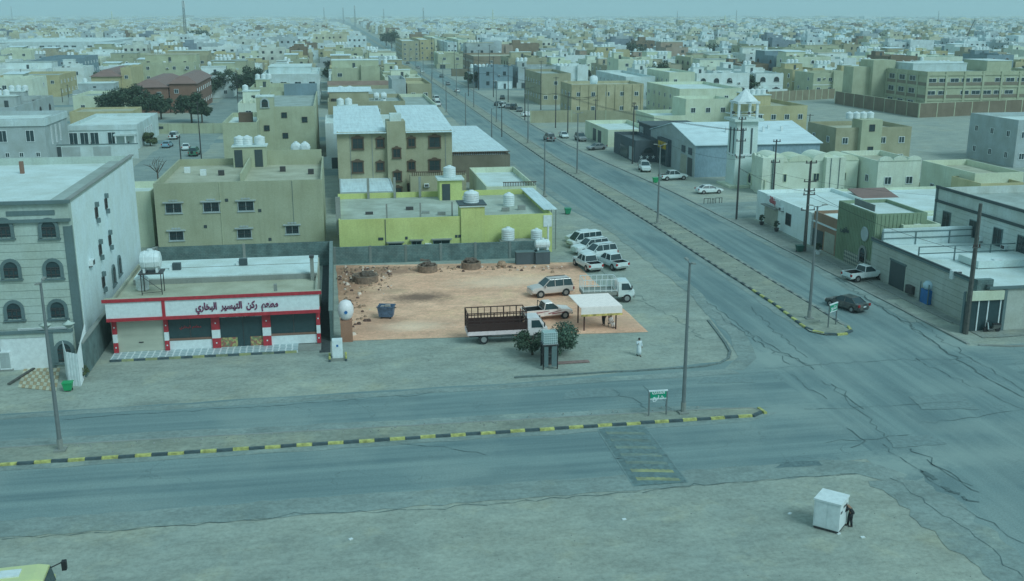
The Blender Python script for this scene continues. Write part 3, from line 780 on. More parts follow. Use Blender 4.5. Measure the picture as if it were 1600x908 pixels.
# tiled driveway in two colours
dv = thing('driveway', 'checkered brown and cream tiled driveway before the white gate', 'driveway', (-27, 88.5, 0))
t1, t2 = plain('brown_tile', (.42, .33, .2), .8, var=.3), plain('cream_tile', (.55, .55, .42), .8, var=.3)
Q = [G(42, 562), G(97, 560), G(88, 612), G(28, 606)]
for i in range(11):
    for j in range(9):
        f = lambda u, v: tuple(np.array(Q[0]) * (1 - u) * (1 - v) + np.array(Q[1]) * u * (1 - v) + np.array(Q[2]) * u * v + np.array(Q[3]) * (1 - u) * v)
        c = [f((i + a) / 11, (j + b_) / 9) for a, b_ in ((.03, .03), (.97, .03), (.97, .97), (.03, .97))]
        put('tile', MB().loft([[(p[0] + 27, p[1] - 88.5, .02) for p in reversed(c)], [(p[0] + 27, p[1] - 88.5, .06) for p in reversed(c)]]).mesh('tile', t1 if (i + j) % 2 else t2), dv)
tag(put('wood_plank', MB().box(-.12, -2, .0, .12, 2, .1).mesh('wood_plank', WOOD), None, (*G(34, 590), .1), -.25), 'grey wooden plank lying beside the checkered driveway', 'plank')
bx = thing('utility_cabinet', 'white utility cabinet against the forecourt wall at the left edge', 'cabinet', (*G(12, 578), 0))
put('body', MB().box(-.48, -.35, .15, .48, .35, 1.75).mesh('body', WHITE), bx); put('base', MB().box(-.55, -.4, 0, .55, .4, .15).mesh('base', CONC), bx)
put('door', MB().box(-.4, -.38, .3, .4, -.35, 1.65).mesh('door', PALE), bx)

# --- restaurant
rx0, rx1, ry = -21.0, -2.5, 94.7
ryb = bis(lambda Y: pj(-10, Y, 4.9)[1] - 407, 96, 130)
RS = Bld(rx0, ry, rx1, ryb, 4.95, 'single storey restaurant with red and white sign band and tiled porch', paint('restaurant_wall', (.40, .42, .34), .4), ROOFB, ph=.35, name='restaurant', cat='restaurant')
W2, D2 = RS.w / 2, RS.d / 2
ymid = bis(lambda Y: pj(-10, Y, 4.9)[1] - 434, 96, 130) - RS.cy
RS.boxp('upper_roof', -W2 + .9, ymid, 4.5, W2 - .1, D2 - .1, 5.22, ROOFW)
RS.boxp('roof_ridge', -W2 + .9, ymid - .25, 4.5, W2 - .1, ymid - .004, 5.1, CONC)
RS.boxp('roof_seam', -W2 + .9, (ymid + D2) / 2, 5.22, W2 - .1, (ymid + D2) / 2 + .08, 5.26, CONC)
RS.slab('S', -W2 - .1, W2 + .15, 3.65, 5.13, 1.0, WHITE, 'sign_board', t0=.0)
RS.slab('S', -W2 - .35, W2 + .4, 5.133, 5.42, 1.12, RED, 'sign_trim', t0=.96); RS.slab('S', -W2 - .3, W2 + .35, 5.133, 5.3, .955, ROOFB, 'sign_top')
RS.slab('S', -W2 - .10, W2 + .22, 3.36, 3.647, 1.12, RED, 'sign_trim')
ux = lambda px, z=3.7: bis(lambda X: pj(X, ry - 1, z)[0] - px, -40, 10) - RS.cx
RS.slab('S', ux(254), ux(259), 3.65, 5.13, 1.06, RED, 'sign_divider', t0=1.002)
txt = "\uFEE3\uFEC4\uFECC\uFEE2  \uFEAD\uFEDB\uFEE6  \uFE8D\uFEDF\uFE98\uFEF4\uFEB4\uFEF4\uFEAE  \uFE8D\uFEDF\uFE92\uFEA8\uFE8E\uFEAD\uFEF1"[::-1]
TXT = plain('sign_lettering', (.17, .03, .09), .6)
def text(s, size, parent, loc, rot, m, width=None, name='lettering', bold=.0, ext=.02):
    c = bpy.data.curves.new(name, 'FONT'); c.body = s; c.align_x = 'CENTER'; c.align_y = 'CENTER'; c.size = size; c.extrude = ext; c.offset = bold
    c.materials.append(m)
    o = bpy.data.objects.new(name, c); COL.objects.link(o)
    if parent: o.parent = parent
    o.location = loc; o.rotation_euler = rot
    if width:
        bpy.context.view_layer.update()
        k = width / max(.01, o.dimensions.x); o.scale = (k, k, 1)
    if not width: bpy.context.view_layer.update()
    sc_o = o.scale.copy(); me = bpy.data.meshes.new_from_object(o.evaluated_get(bpy.context.evaluated_depsgraph_get())); bpy.data.objects.remove(o)
    o = put(name, me, parent, loc, rot=rot); o.scale = sc_o
    return o
t_ = text(txt, 1.3, RS.root, ((ux(308) + ux(434)) / 2, -D2 - 1.04, 4.38), (PI / 2, 0, 0), TXT, ux(436) - ux(307), bold=.05)
t_.scale = (t_.scale[0], t_.scale[1] * 1.35, 1)
xz = lambda px: bis(lambda X: pj(X, ry, 1.3)[0] - px, -40, 10) - RS.cx
def pillar(pa, pb):
    a, b_ = xz(pa), xz(pb)
    RS.slab('S', a, b_, 0.2, 1.15, .32, RED, 'pillar'); RS.slab('S', a, b_, 1.15, 1.95, .33, WHITE, 'pillar_band'); RS.slab('S', a, b_, 1.95, 3.31, .32, RED, 'pillar')
    for zz in (.7, 2.6): RS.slab('S', (a + b_) / 2 - .06, (a + b_) / 2 + .06, zz - .06, zz + .06, .35, WHITE, 'pillar_boss', t0=.322)
for a, b_ in ((178, 185), (258, 265), (332, 345), (411, 424), (495, 501)): pillar(a, b_)
RS.slab('S', xz(185), xz(258), .2, 3.31, .12, SHUT, 'roller_shutter')
RS.slab('S', xz(185) + 1.8, xz(185) + 2.2, 1.0, 1.1, .16, DARK, 'shutter_handle', t0=.122)
for a, b_ in ((265, 332), (424, 495)):
    RS.slab('S', xz(a), xz(b_), .2, 1.05, .16, WHITE, 'low_panel'); RS.slab('S', xz(a), xz(b_), 1.05, 1.25, .18, REDB, 'sill')
    RS.slab('S', xz(a), xz(b_), 1.25, 3.31, .08, GLASS, 'shop_window'); RS.slab('S', (xz(a) + xz(b_)) / 2 - .03, (xz(a) + xz(b_)) / 2 + .03, 1.25, 3.31, .11, DARK, 'mullion', t0=.082)
text('\uFEE3\uFEC4\uFECC\uFEE2 \uFE8D\uFEDF\uFE92\uFEA8\uFE8E\uFEAD\uFEF1'[::-1], .4, RS.root, ((xz(280) + xz(318)) / 2, -D2 - .1, 2.3), (PI / 2, 0, 0), RED, 1.9)
RS.slab('S', xz(345), xz(411), 3.0, 3.31, .10, PALE, 'window_banner')
text('\uFEE3\uFEB8\uFEEE\uFEF1\uFE8E\uFE95  \uFEE3\uFEC4\uFECC\uFEE2'[::-1], .25, RS.root, (xz(378), -D2 - .13, 3.15), (PI / 2, 0, 0), DARK, 2.6)
RS.slab('S', xz(345), xz(371), 1.1, 2.99, .08, GLASS, 'shop_window'); RS.slab('S', xz(391), xz(411), 1.1, 2.99, .08, GLASS, 'shop_window')
food = new_mat('food_pictures'); fm_, ft, fb_ = food
fv = N(ft, 'ShaderNodeTexVoronoi'); fv.inputs['Scale'].default_value = 5.5; ft.links.new(mapped(ft), fv.inputs['Vector'])
ft.links.new(mix(ft, mix(ft, (.42, .40, .16), (.32, .13, .09), ramp(ft, fv.outputs['Color'], [(.35, 0.), (.5, 1.)])), (.14, .24, .12), ramp(ft, noise(ft, mapped(ft), 4), [(.55, 0.), (.6, .8)])), fb_.inputs['Base Color'])
RS.slab('S', xz(345), xz(371), .2, 1.09, .10, fm_, 'food_poster'); RS.slab('S', xz(391), xz(411), .2, 1.09, .10, fm_, 'food_poster')
RS.slab('S', xz(371), xz(391), .2, 2.99, .05, GLASS, 'door')
RS.slab('S', xz(380.5), xz(381.2), .2, 2.99, .09, DARK, 'mullion', t0=.052)
for px, py in ((277, 422), (381, 415)):
    X, Y = G(px, py, 5.22); RS.boxp('air_vent', X - RS.cx - .45, Y - RS.cy - .1, 5.22, X - RS.cx + .35, Y - RS.cy + .5, 5.9, DOORM)
    RS.boxp('air_vent', X - RS.cx - .75, Y - RS.cy, 5.22, X - RS.cx - .46, Y - RS.cy + .5, 5.6, WHITE)
RS.boxp('chimney', ux(484) , ymid - 1.1, 4.6, ux(490), ymid - .6, 6.9, CONC); RS.boxp('chimney_cap', ux(483), ymid - 1.2, 6.903, ux(491), ymid - .5, 7.1, DARK)
RS.boxp('chimney', ux(428), -D2 + .5, 4.6, ux(433), -D2 + .9, 5.8, CONC)
# porch with scallop tiles and a painted edge
por = thing('porch', 'white and grey scallop tiled porch in front of the restaurant', 'porch', (-11.5, 93.3, 0))
px0, px1, py0, py1 = -20.9 + 11.5, -2.35 + 11.5, 92.35 - 93.3, 94.68 - 93.3
tm, tt, tb = new_mat('scallop_tiles'); MT['scallop_tiles'] = tm
tv = mapped(tt, (1, 1.25, 1)); wv = N(tt, 'ShaderNodeTexVoronoi', feature='DISTANCE_TO_EDGE'); wv.inputs['Scale'].default_value = 1.7; wv.inputs['Randomness'].default_value = .12
tt.links.new(tv, wv.inputs['Vector']); tt.links.new(mix(tt, (.30, .42, .44), (.66, .74, .74), ramp(tt, wv.outputs['Distance'], [(.09, 1.), (.15, 0.)])), tb.inputs['Base Color']); tb.inputs['Roughness'].default_value = .5
put('porch_floor', MB().box(px0, py0 + .15, 0, px1 - 2.1, py1, .19).mesh('porch_floor', tm), por)
put('ramp', MB().box(px1 - 2.1, py0 + .3, 0, px1, py1, .12).mesh('ramp', CONC), por)
n = 16
for k in range(n):
    L = (px1 - 2.2 - px0) / n
    put('edge_block', cached(('eb', k % 2), lambda: MB().box(0, 0, 0, L, .148, .2).mesh('edge_block', [BLK, worn][k % 2])), por, (px0 + k * L, py0, 0))
# restaurant's big roof tank on a steel stand
st = thing('tank_stand', 'tall black steel stand on the restaurant roof carrying a big tank', 'stand', (*G(240, 458, 4.6), 4.6))
for sx in (-.9, .9):
    for sy in (-.7, .7): put('leg', MB().tube((sx, sy, 0), (sx, sy, 2.0), .05, n=6).mesh('leg', DARK), st)
put('platform', MB().box(-1.1, -.9, 2.0, 1.1, .9, 2.1).mesh('platform', DARK), st)
put('brace', MB().tube((-.9, -.7, .2), (.9, -.7, .3), .03, n=5).tube((-.9, -.7, 1.9), (.9, -.7, .4), .03, n=5).mesh('brace', DARK), st)
sp = st.location
tank((sp.x, sp.y, 6.71), 'large white ribbed tank on the black stand above the restaurant', r=.95, h=1.9, style=1, group='')
tank((sp.x - 1.2, sp.y + 1.4, 4.61), 'pale tank behind the black stand on the restaurant roof', r=.6, h=1.4, group='')

# --- boundary walls
wall_run('boundary_wall', 'low grey block wall between the stone building and the restaurant', [(-22.2, 88.6), (-22.2, 126.5)], 3.0, CMU, .3, None, CONC)
wall_run('boundary_wall', 'high grey block wall standing behind the restaurant', [(-22.0, 126.7), (-1.6, 126.7)], 3.0, CMU, .25, (10, CONC))
wall_run('boundary_wall', 'grey block wall with posts behind the vacant lot', [(-1.0, 127.0), (25.3, 126.7)], 2.15, CMU, .22, (4.1, paint('pale_post', (.21, .26, .25), .3)))
wall_run('boundary_wall', 'tall thin wall along the left side of the vacant lot', [(-1.35, 95.3), (-1.35, 126.5)], 3.0, paint('green_grey_wall', (.10, .16, .155), .4), .3, None, paint('wall_cap', (.2, .27, .26), .2))
sheet_poly('alley', [(-2.5, 92), (-1.5, 92), (-1.5, 126.5), (-2.5, 126.5)], .02, plain('dark_alley_ground', (.05, .065, .065), .9, var=.4))  # alley ground, much darker than the open sand

# --- tan two storey house behind the restaurant
x0, y0, x1, y1 = front(239, 503, 287, 9.0, 249)
B = Bld(x0, y0, x1, y1, 9.0, 'tan two storey house behind the restaurant with hooded windows', TAN, ROOFB, ph=1.0)
def ub(b, px, z, side='S'): return bis(lambda X: pj(X, b.cy - b.d / 2, z)[0] - px, b.cx - b.w, b.cx + b.w) - b.cx
for px in (271, 330, 384): B.win('S', ub(B, px, 6), 5.75, 1.9, 1.15, 'ledge', PALE)
for px in (276, 382): B.win('S', ub(B, px, 2), 2.1, 1.7, 1.1, 'ledge', PALE)
B.win('S', ub(B, 457, 2), 2.4, 1.6, 1.0, 'ledge', PALE)
for px, zz in ((354, 6.6), (321, 3.2), (406, 5.1), (422, 1.2)): B.slab('S', ub(B, px, zz) - .2, ub(B, px, zz) + .2, zz - .2, zz + .2, .05, DOORM, 'vent')
B.slab('S', ub(B, 345, 5), ub(B, 345, 5) + .1, 0, 8.9, .08, TAN2, 'drain_pipe'); B.slab('S', ub(B, 458, 5), ub(B, 458, 5) + .05, 2.9, 8.9, .05, TRIM, 'cable')
zt = B.roofbox(ub(B, 345, 9) - .2, B.d / 2 - 3.2, ub(B, 402, 9), B.d / 2 - .4, 3.0, TAN2)
for px in (352, 388): B.boxp('door', ub(B, px, 9) - .55, B.d / 2 - 3.26, 8.05, ub(B, px, 9) + .6, B.d / 2 - 3.2, 10.6, DOORM)
B.boxp('divider_wall', ub(B, 372, 9), -B.d / 2 + 3, 8.0, ub(B, 372, 9) + .2, B.d / 2 - 3.25, 9.6, TAN2)
B.boxp('back_wall', ub(B, 402, 9) + .01, B.d / 2 - 1.2, 8.0, B.w / 2 - .25, B.d / 2 - 1.0, 10.2, TAN)
for k, px in enumerate((353, 367, 389)): tank(B.top(ub(B, px, 9) + .1, B.d / 2 - 1.9, zt), ('left', 'middle', 'right')[k] + ' of three white tanks on the tan house stair room', 'white water tanks on the roofs', .8, 1.3)
for px, py in ((293, 270), (318, 274), (346, 274), (442, 268), (486, 272)):
    X, Y = G(px, py, 8.0); B.boxp('roof_junk', X - B.cx - .4, Y - B.cy - .3, 8.0, X - B.cx + .4, Y - B.cy + .3, 8.7 + .3 * random.random(), random.choice((WHITE, CONC, DARK)))
# --- narrow annex left of the tan house
C_ = Bld(-31, 141, -24.6, 150, 7.5, 'narrow cream annex between the stone building and the tan house', CREAM, ROOFW)
# --- grey beige three storey house behind the tan house
x0, y0, x1, y1 = front(403, 491, 167, 12.6, 143)
E1 = Bld(x0, y0, x1, y1, 12.6, 'pale tan three storey house with arched tower behind the tan house', TAN2, ROOFG)
E1.boxp('screen_wall', E1.w * -.5 + 3.2, E1.d / 2 - 1, 11.7, E1.w / 2, E1.d / 2 - .6, 14.4, GREYW)
E1.boxp('tower', -E1.w / 2 - .3, -E1.d / 2 - .25, 0, -E1.w / 2 + 3.0, -E1.d / 2 + 3, 14.4, TAN2)
E1.boxp('tower_top', -E1.w / 2 - .4, -E1.d / 2 - .35, 14.403, -E1.w / 2 + 3.1, -E1.d / 2 + 3.1, 14.7, ROOFW)
E1.win('S', -E1.w / 2 + 1.35, 13.3, 1.2, 1.5, 'arch', PALE, out=.26)
for px, py in ((417, 200), (444, 180), (476, 187), (446, 212), (420, 262)):
    zz = bis(lambda Z: pj(E1.cx + ub(E1, px, Z), E1.cy - E1.d / 2, Z)[1] - py, 0, 14)
    E1.win('S', ub(E1, px, zz), zz, .9, .9, 'plain', DARK, out=.26 if px < 425 else 0)
x0, y0, x1, y1 = front(347, 402, 192, 10.4, 176)
E2 = Bld(x0, y0, x1 - .05, y1, 10.4, 'cream three storey house with dark garden hut on its roof', TAN2, ROOFW, keep=True)
E2.boxp('roof_hut', -1, -1, 9.5, 1.6, 1.2, 11.3, BROWN)
E2.win('S', 1.6, 6.2, .8, .8, 'plain', DARK)
x0, y0, x1, y1 = front(450, 495, 240, 7, 226)
for k, px in enumerate((463, 477)): tank((*G(px, 240, 8.5), 8.5), ('left', 'right')[k] + ' of two white tanks side by side behind the tan house', 'white water tanks on the roofs', .85, 1.5, 1, rz=PI / 2)
E3 = Bld(*(lambda a: (a[0], a[1], a[2], a[1] + 6))(front(447, 486, 242, 8.4, 230)), 8.4, 'low tan rear wing carrying two white tanks behind the tan house', TAN2, ROOFB, ph=.3)

# --- lime yellow single storey house behind the lot
x0, y0, x1, y1 = front(529, 863, 344, 5.1, 303)
L = Bld(x0, y0, x1, y1, 5.1, 'lime yellow single storey house behind the vacant lot', LIME, paint('pale_roof', (.50, .56, .48), .5, streak=.1), ph=.75)
sb = ub(L, 720, 5), ub(L, 757, 5)
L.boxp('stair_tower', sb[0], -L.d / 2 - .25, 0, sb[1], -L.d / 2 + 3.0, 6.3, LIME); L.boxp('tower_slab', sb[0] - .2, -L.d / 2 - .4, 6.303, sb[1] + .2, -L.d / 2 + 3.2, 6.5, ROOFW)
L.boxp('tower_edge', sb[0] - .25, -L.d / 2 - .45, 6.503, sb[1] + .25, -L.d / 2 + 3.25, 6.62, DOORM)
sb2 = ub(L, 697, 5) + .8, ub(L, 735, 5) + .9
L.boxp('stair_room', sb2[0], L.d / 2 - 3.6, 4.35, sb2[1], L.d / 2 - .3, 7.2, LIME); L.boxp('roof_slab', sb2[0] - .3, L.d / 2 - 3.9, 7.203, sb2[1] + .3, L.d / 2 - .2, 7.4, ROOFW)
L.boxp('door', sb2[0] + .35, L.d / 2 - 3.66, 4.36, sb2[0] + 1.5, L.d / 2 - 3.6, 6.7, DOORM)
for px, zz, ww in ((618, .95, 1.6), (651, 1.15, 1.1), (690, 1.15, 2.0)):
    L.win('S', ub(L, px, zz), zz + .35, ww, 1.0, 'plain', GREYW); 
    L.slab('S', ub(L, px, zz) - ww / 2 - .3, ub(L, px, zz) + ww / 2 + .3, zz + 1.05, zz + 1.17, .5, CONC, 'ledge')
L.ac('S', ub(L, 669, 1.2), 1.5)
for px, py in ((593, 369), (597, 369), (635, 369), (713, 366), (718, 366)):
    L.slab('S', ub(L, px, 2.6) - .16, ub(L, px, 2.6) + .16, 2.35, 2.7, .05, DOORM, 'vent')
for px in (602, 720): L.slab('S', ub(L, px, 3), ub(L, px, 3) + .08, 1.0, 5.0, .07, DGREY, 'drain_pipe')
for k, px in enumerate((570, 617, 662, 603, 656, 706)):
    yy = L.d / 2 - .8 if k < 3 else -L.d / 2 + 1.2
    zz = 3.0 if k < 3 else 2.4
    L.boxp('roof_post', ub(L, px, 5) + (.9 if k < 3 else .1), yy, 4.35, ub(L, px, 5) + (1.25 if k < 3 else .28), yy + .3, 4.35 + zz, CONC)
L.boxp('corner_post', -L.w / 2 - .3, -L.d / 2 + 1, 3, -L.w / 2 + .3, -L.d / 2 + 1.4, 7.8, CONC)
L.boxp('billboard', ub(L, 849, 4.4), -L.d / 2 - .1, 3.4, ub(L, 862, 4.4), -L.d / 2 - .003, 4.9, WHITE)
L.boxp('awning_sheet', L.w / 2 - .9, -L.d / 2 + 1.2, 5.35, L.w / 2 + .9, L.d / 2 - 1.2, 5.45, SHEETW)
for zz in (0, 1, 2): L.boxp('awning_post', L.w / 2 + .7, -L.d / 2 + 1.3 + zz * 2.9, 0, L.w / 2 + .8, -L.d / 2 + 1.4 + zz * 2.9, 5.345, STEEL)
for px, py in ((577, 335), (640, 328), (665, 334), (690, 336), (745, 330), (790, 330), (815, 328)):
    X, Y = G(px, py, 4.35); L.boxp('roof_junk', X - L.cx - .5, Y - L.cy - .25, 4.35, X - L.cx + .5, Y - L.cy + .25, 4.6 + .4 * random.random(), random.choice((DARK, WOOD, CONC)))
tank(L.top((sb[0] + sb[1]) / 2, -L.d / 2 + 1.2, 6.62), 'white tank on top of the lime house front tower', r=1.0, h=1.5, group='')
tank(L.top((sb2[0] + sb2[1]) / 2, L.d / 2 - 2, 7.4), 'white tank on the rear stair room of the lime house', r=.9, h=1.6, group='')
tank((*G(795, 322, 4.35), 4.35), 'white tank standing on the lime house roof near the avenue', r=.8, h=1.8, group='')
tb = thing('tank_stand', 'grey concrete ledge behind the lot wall carrying two tanks', 'stand', (22.0, 128.0, 0))
put('platform', MB().box(-2.2, -.8, 1.9, 3.9, .7, 2.1).mesh('platform', CONC), tb)
for xx in (-1.9, 3.5): put('leg', MB().box(xx, -.5, 0, xx + .25, .5, 1.9).mesh('leg', CONC), tb)
tank((20.9, 128.0, 2.1), 'left of two white tanks on the ledge behind the lot wall', r=.85, h=1.6, group=''); tank((24.6, 128.0, 2.1), 'right of two white tanks on the ledge behind the lot wall', r=.75, h=1.3, group='')

# --- beige block of flats with white sheet roofs
x0, y0, x1, y1 = front(526, 706, 207, 11.2, 178)
Dd = Bld(x0, y0, x1, y1, 11.2, 'beige three storey flats with two white sheet roofs', BEIGE, ROOFW, ph=.2, name='apartment_building', cat='building')
ta, tb_ = ub(Dd, 604, 11), ub(Dd, 633, 11)
for a, b_ in ((-Dd.w / 2 - .5, ta - .05), (tb_ + .05, Dd.w / 2 + .5)):
    put('sheet_roof', MB().hexa([(a, -Dd.d / 2 - .8, 11.0), (b_, -Dd.d / 2 - .8, 11.0), (b_, Dd.d / 2, 12.6), (a, Dd.d / 2, 12.6), (a, -Dd.d / 2 - .8, 11.1), (b_, -Dd.d / 2 - .8, 11.1), (b_, Dd.d / 2, 12.7), (a, Dd.d / 2, 12.7)]).mesh('sheet_roof', SHEETW), Dd.root)
    put('gable_wall', MB().hexa([(a + .7, -Dd.d / 2 + 1, 10.9), (b_ - .2, -Dd.d / 2 + 1, 10.9), (b_ - .2, Dd.d / 2 - .3, 10.9), (a + .7, Dd.d / 2 - .3, 10.9), (a + .7, -Dd.d / 2 + 1, 11.1), (b_ - .2, -Dd.d / 2 + 1, 11.1), (b_ - .2, Dd.d / 2 - .3, 12.5), (a + .7, Dd.d / 2 - .3, 12.5)]).mesh('gable_wall', BEIGE), Dd.root)
Dd.boxp('stair_tower', ta, -Dd.d / 2 - .9, 0, tb_, -Dd.d / 2 + 4, 12.9, BEIGE); Dd.boxp('tower_cap', ta + .6, -Dd.d / 2 - .3, 12.9, tb_ - .6, -Dd.d / 2 + 2, 14.1, ROOFW)
for zz, py in ((9.3, 0), (5.4, 0), (1.6, 0)):
    for px, ww, hh in ((559, 1.6, 1.6), (594, 1.0, 1.2), (643, 1.0, 1.2), (679, 1.7, 1.6)):
        Dd.win('S', ub(Dd, px, zz), zz, ww, hh, 'hood', BROWN)
    Dd.win('S', (ta + tb_) / 2, zz - 1.6 if zz > 3 else 1.2, 1.1, 1.3, 'hood', BROWN, out=.9)
for px in (548, 582, 617, 696): Dd.slab('S', ub(Dd, px, 6), ub(Dd, px, 6) + .09, .5, 10.8, .08, CONC, 'drain_pipe')
# low sheds and yards between the flats and the lime house
x0, y0, x1, y1 = front(531, 617, 301, 3.6, 277)
S1 = Bld(x0, y0, x1, y1, 3.6, 'low shed with white sheet roof between lime house and flats', PALE, SHEETW, ph=.1, name='shed', cat='shed')
x0, y0, x1, y1 = front(641, 700, 275, 4.2, 266)
S2 = Bld(x0, y0, ub(L, 790, 4) + L.cx, min(y1 + 5, Dd.cy - Dd.d / 2 - 1.2), 4.2, 'low beige house with balustrade just behind the lime house', BEIGE, ROOFG, ph=.8)
for k in range(26): S2.boxp('baluster', -S2.w / 2 + .3 + k * S2.w / 27, -S2.d / 2 - .05, 4.2, -S2.w / 2 + .42 + k * S2.w / 27, -S2.d / 2 + .1, 4.75, BROWN)
S2.boxp('handrail', -S2.w / 2, -S2.d / 2 - .1, 4.753, S2.w / 2, -S2.d / 2 + .15, 4.87, BROWN)
S2.win('S', 2, 2.4, 1.2, 1.0, 'plain', DARK); S2.ac('S', -2, 2.6)
x0, y0, x1, y1 = front(757, 838, 292, 4.0, 262)
S3 = Bld(x0 + .3, y0, x1, y1, 4.0, 'low cream house beside the avenue behind the lime house', CREAM, ROOFW, ph=.9)
for k in range(20): S3.boxp('baluster', S3.w / 2 - 5.2 + k * .26, -S3.d / 2 - .05, 4.0, S3.w / 2 - 5.1 + k * .26, -S3.d / 2 + .1, 4.55, BROWN)
S3.boxp('handrail', S3.w / 2 - 5.3, -S3.d / 2 - .1, 4.553, S3.w / 2, -S3.d / 2 + .15, 4.66, BROWN)
x0, y0, x1, y1 = front(707, 797, 243, 5.0, 200)
S4 = Bld(max(x0, Dd.cx + Dd.w / 2 + .3), y0, x1, y1, 5.0, 'low house with white sheet roof and balustrade right of the flats', paint('taupe_wall', (.22, .20, .15), .4), SHEETW, ph=.4)
for k in range(30): S4.boxp('baluster', -S4.w / 2 + .2 + k * S4.w / 31, -S4.d / 2 - .1, 5.0, -S4.w / 2 + .32 + k * S4.w / 31, -S4.d / 2 + .05, 5.5, BROWN)
S4.boxp('handrail', -S4.w / 2, -S4.d / 2 - .15, 5.503, S4.w / 2, -S4.d / 2 + .1, 5.62, BROWN)
S4.boxp('sheet_roof', -S4.w / 2 - .1, -S4.d / 2 + 3, 5.2, S4.w / 2 + .1, S4.d / 2, 5.35, SHEETW)
# --- houses behind: yellowish long house, brown roofed house, beige box, white modern house
def mid(xl, xr, yt, h, yr, label, wall, roof=None, ph=.9, nw=3, fl=None, style='plain', fm=WHITE, dy=0, e=True, wd=1.1, bx=None, **k):
    x0, y0, x1, y1 = front(xl, xr, yt, h, yr, bx)
    if y1 - y0 < 6: y1 = y0 + 8
    b = Bld(x0, y0, x1, y1 + dy, h, label, wall, roof, ph, **k)
    fl = fl or max(1, int((h - ph) / 3.4))
    H_ = (h - ph) / fl
    for f in range(fl):
        for q in range(nw):
            if (q * 7 + f * 3 + int(b.cx)) % 6 == 5: continue
            b.win('S', -b.w / 2 + b.w * (q + .5) / nw, f * H_ + H_ * .52, wd, 1.15, style, fm, one=True)
    side = 'E' if b.cx < 20 else 'W'
    if e:
        n = max(2, int(b.d / 5))
        for f in range(fl):
            for q in range(n): b.win(side, -b.d / 2 + b.d * (q + .5) / n, f * H_ + H_ * .52, 1.0, 1.1, style, fm, one=True)
    return b
m1 = mid(521, 683, 166, 8.2, 148, 'wide cream house right behind the beige flats', CREAM, ROOFG, nw=4)
zt = m1.roofbox(-m1.w / 2 + .6, 0, m1.w / 2 - 9, m1.d / 2 - .5, 2.2, BEIGE, top=ROOFG)
for k, px in enumerate((-m1.w / 2 + 2, -m1.w / 2 + 4.4)): tank(m1.top(px, 2, zt), ('left', 'right')[k] + ' white tank on the wide cream house behind the flats', r=1.1, h=1.9, group='')
m2 = mid(513, 610, 134, 7.5, 126, 'house with long brown sheet roof left of the avenue', BEIGE, ROOFG, nw=3)
put('brown_roof', MB().hexa([(-m2.w / 2 - .3, -m2.d / 2 - 1, 4.9), (m2.w / 2 + .3, -m2.d / 2 - 1, 4.9), (m2.w / 2 + .3, -m2.d / 2 + 6.5, 8.4), (-m2.w / 2 - .3, -m2.d / 2 + 6.5, 8.4), (-m2.w / 2 - .3, -m2.d / 2 - 1, 5.05), (m2.w / 2 + .3, -m2.d / 2 - 1, 5.05), (m2.w / 2 + .3, -m2.d / 2 + 6.5, 8.55), (-m2.w / 2 - .3, -m2.d / 2 + 6.5, 8.55)]).mesh('brown_roof', paint('faded_brown_roof', (.30, .21, .17), .4)), m2.root)
m3 = mid(636, 674, 131, 10.5, 122, 'beige block with flat yellow roof beside the avenue', BEIGE, YELL, nw=2)
m3b = mid(612, 634, 124, 12, 118, 'tall grey stair block beside the flat yellow roof', PALE, nw=1)
m4 = mid(409, 498, 116, 10.5, 106, 'white modern house with square bays behind the arched tower house', WWALL, ROOFW, nw=4, fl=2, wd=2.0)
m4.roofbox(-m4.w / 2 + 1, -1, m4.w / 2 - 3, m4.d / 2 - .3, 2.2, WWALL)
# --- white villa group at the far left
V1 = Bld(*(lambda a: (a[0] - 16, a[1], a[2], a[3]))(front(-60, 68, 187, 9.5, 160, 103)), 9.5, 'white two storey villa at the left edge with framed windows', PALE, ROOFW, ph=.9, name='villa', cat='villa')
V1.slab('S', -V1.w / 2, V1.w / 2 + .2, 8.0, 9.4, .25, WWALL, 'parapet_band'); V1.boxp('parapet_band', V1.w / 2 + .002, -V1.d / 2, 8.0, V1.w / 2 + .25, V1.d / 2, 9.4, WWALL)
for px in (4, 47): V1.win('S', ub(V1, px, 6), 6.0, 1.5, 2.2, 'plain', WHITE)
for u in (-4.5, -1.0, 2.5): V1.win('E', u, 5.6, .7, 3.6, 'plain', WHITE)
for px in (12, 34, 60): V1.win('S', ub(V1, px, 2), 2.2, .7, .8, 'plain', WHITE)
V1.boxp('roof_hatch', 1, 0, 8.6, 3.4, 1.4, 9.2, DARK)
V2 = Bld(*front(106, 214, 196, 5.6, 183, 246), 5.6, 'white single storey villa with tall dark windows beside the side street', WWALL, ROOFW, ph=.7, name='villa', cat='villa')
for px in (115, 132, 148, 175): V2.win('S', ub(V2, px, 2.5), 2.5, 1.7, 2.7, 'plain', WHITE)
V2.boxp('portico', ub(V2, 180, 3), -V2.d / 2 - 2.2, 3.2, ub(V2, 214, 3), -V2.d / 2 - .01, 3.6, WWALL)
for px in (182, 197, 212): V2.boxp('column', ub(V2, px, 3), -V2.d / 2 - 2.1, 0, ub(V2, px, 3) + .3, -V2.d / 2 - 1.8, 3.19, WHITE)
V2.slab('S', -V2.w / 2, V2.w / 2, 4.4, 5.5, .2, WWALL, 'parapet_band')
for u in (-5, -2, 1, 4): V2.win('E', u, 2.4, 1.2, 2.6, 'plain', WHITE)
gy = G(100, 250)[1]
gw = thing('garage_wall', 'white street wall with grey garage doors before the white villas', 'wall', (-62, gy, 0))
put('wall_panel', MB().box(-25, 0, 0, 19.6, .3, 3.1).mesh('wall_panel', WWALL), gw)
put('coping', MB().box(-25.1, -.08, 3.103, 19.7, .38, 3.25).mesh('coping', TRIM), gw)
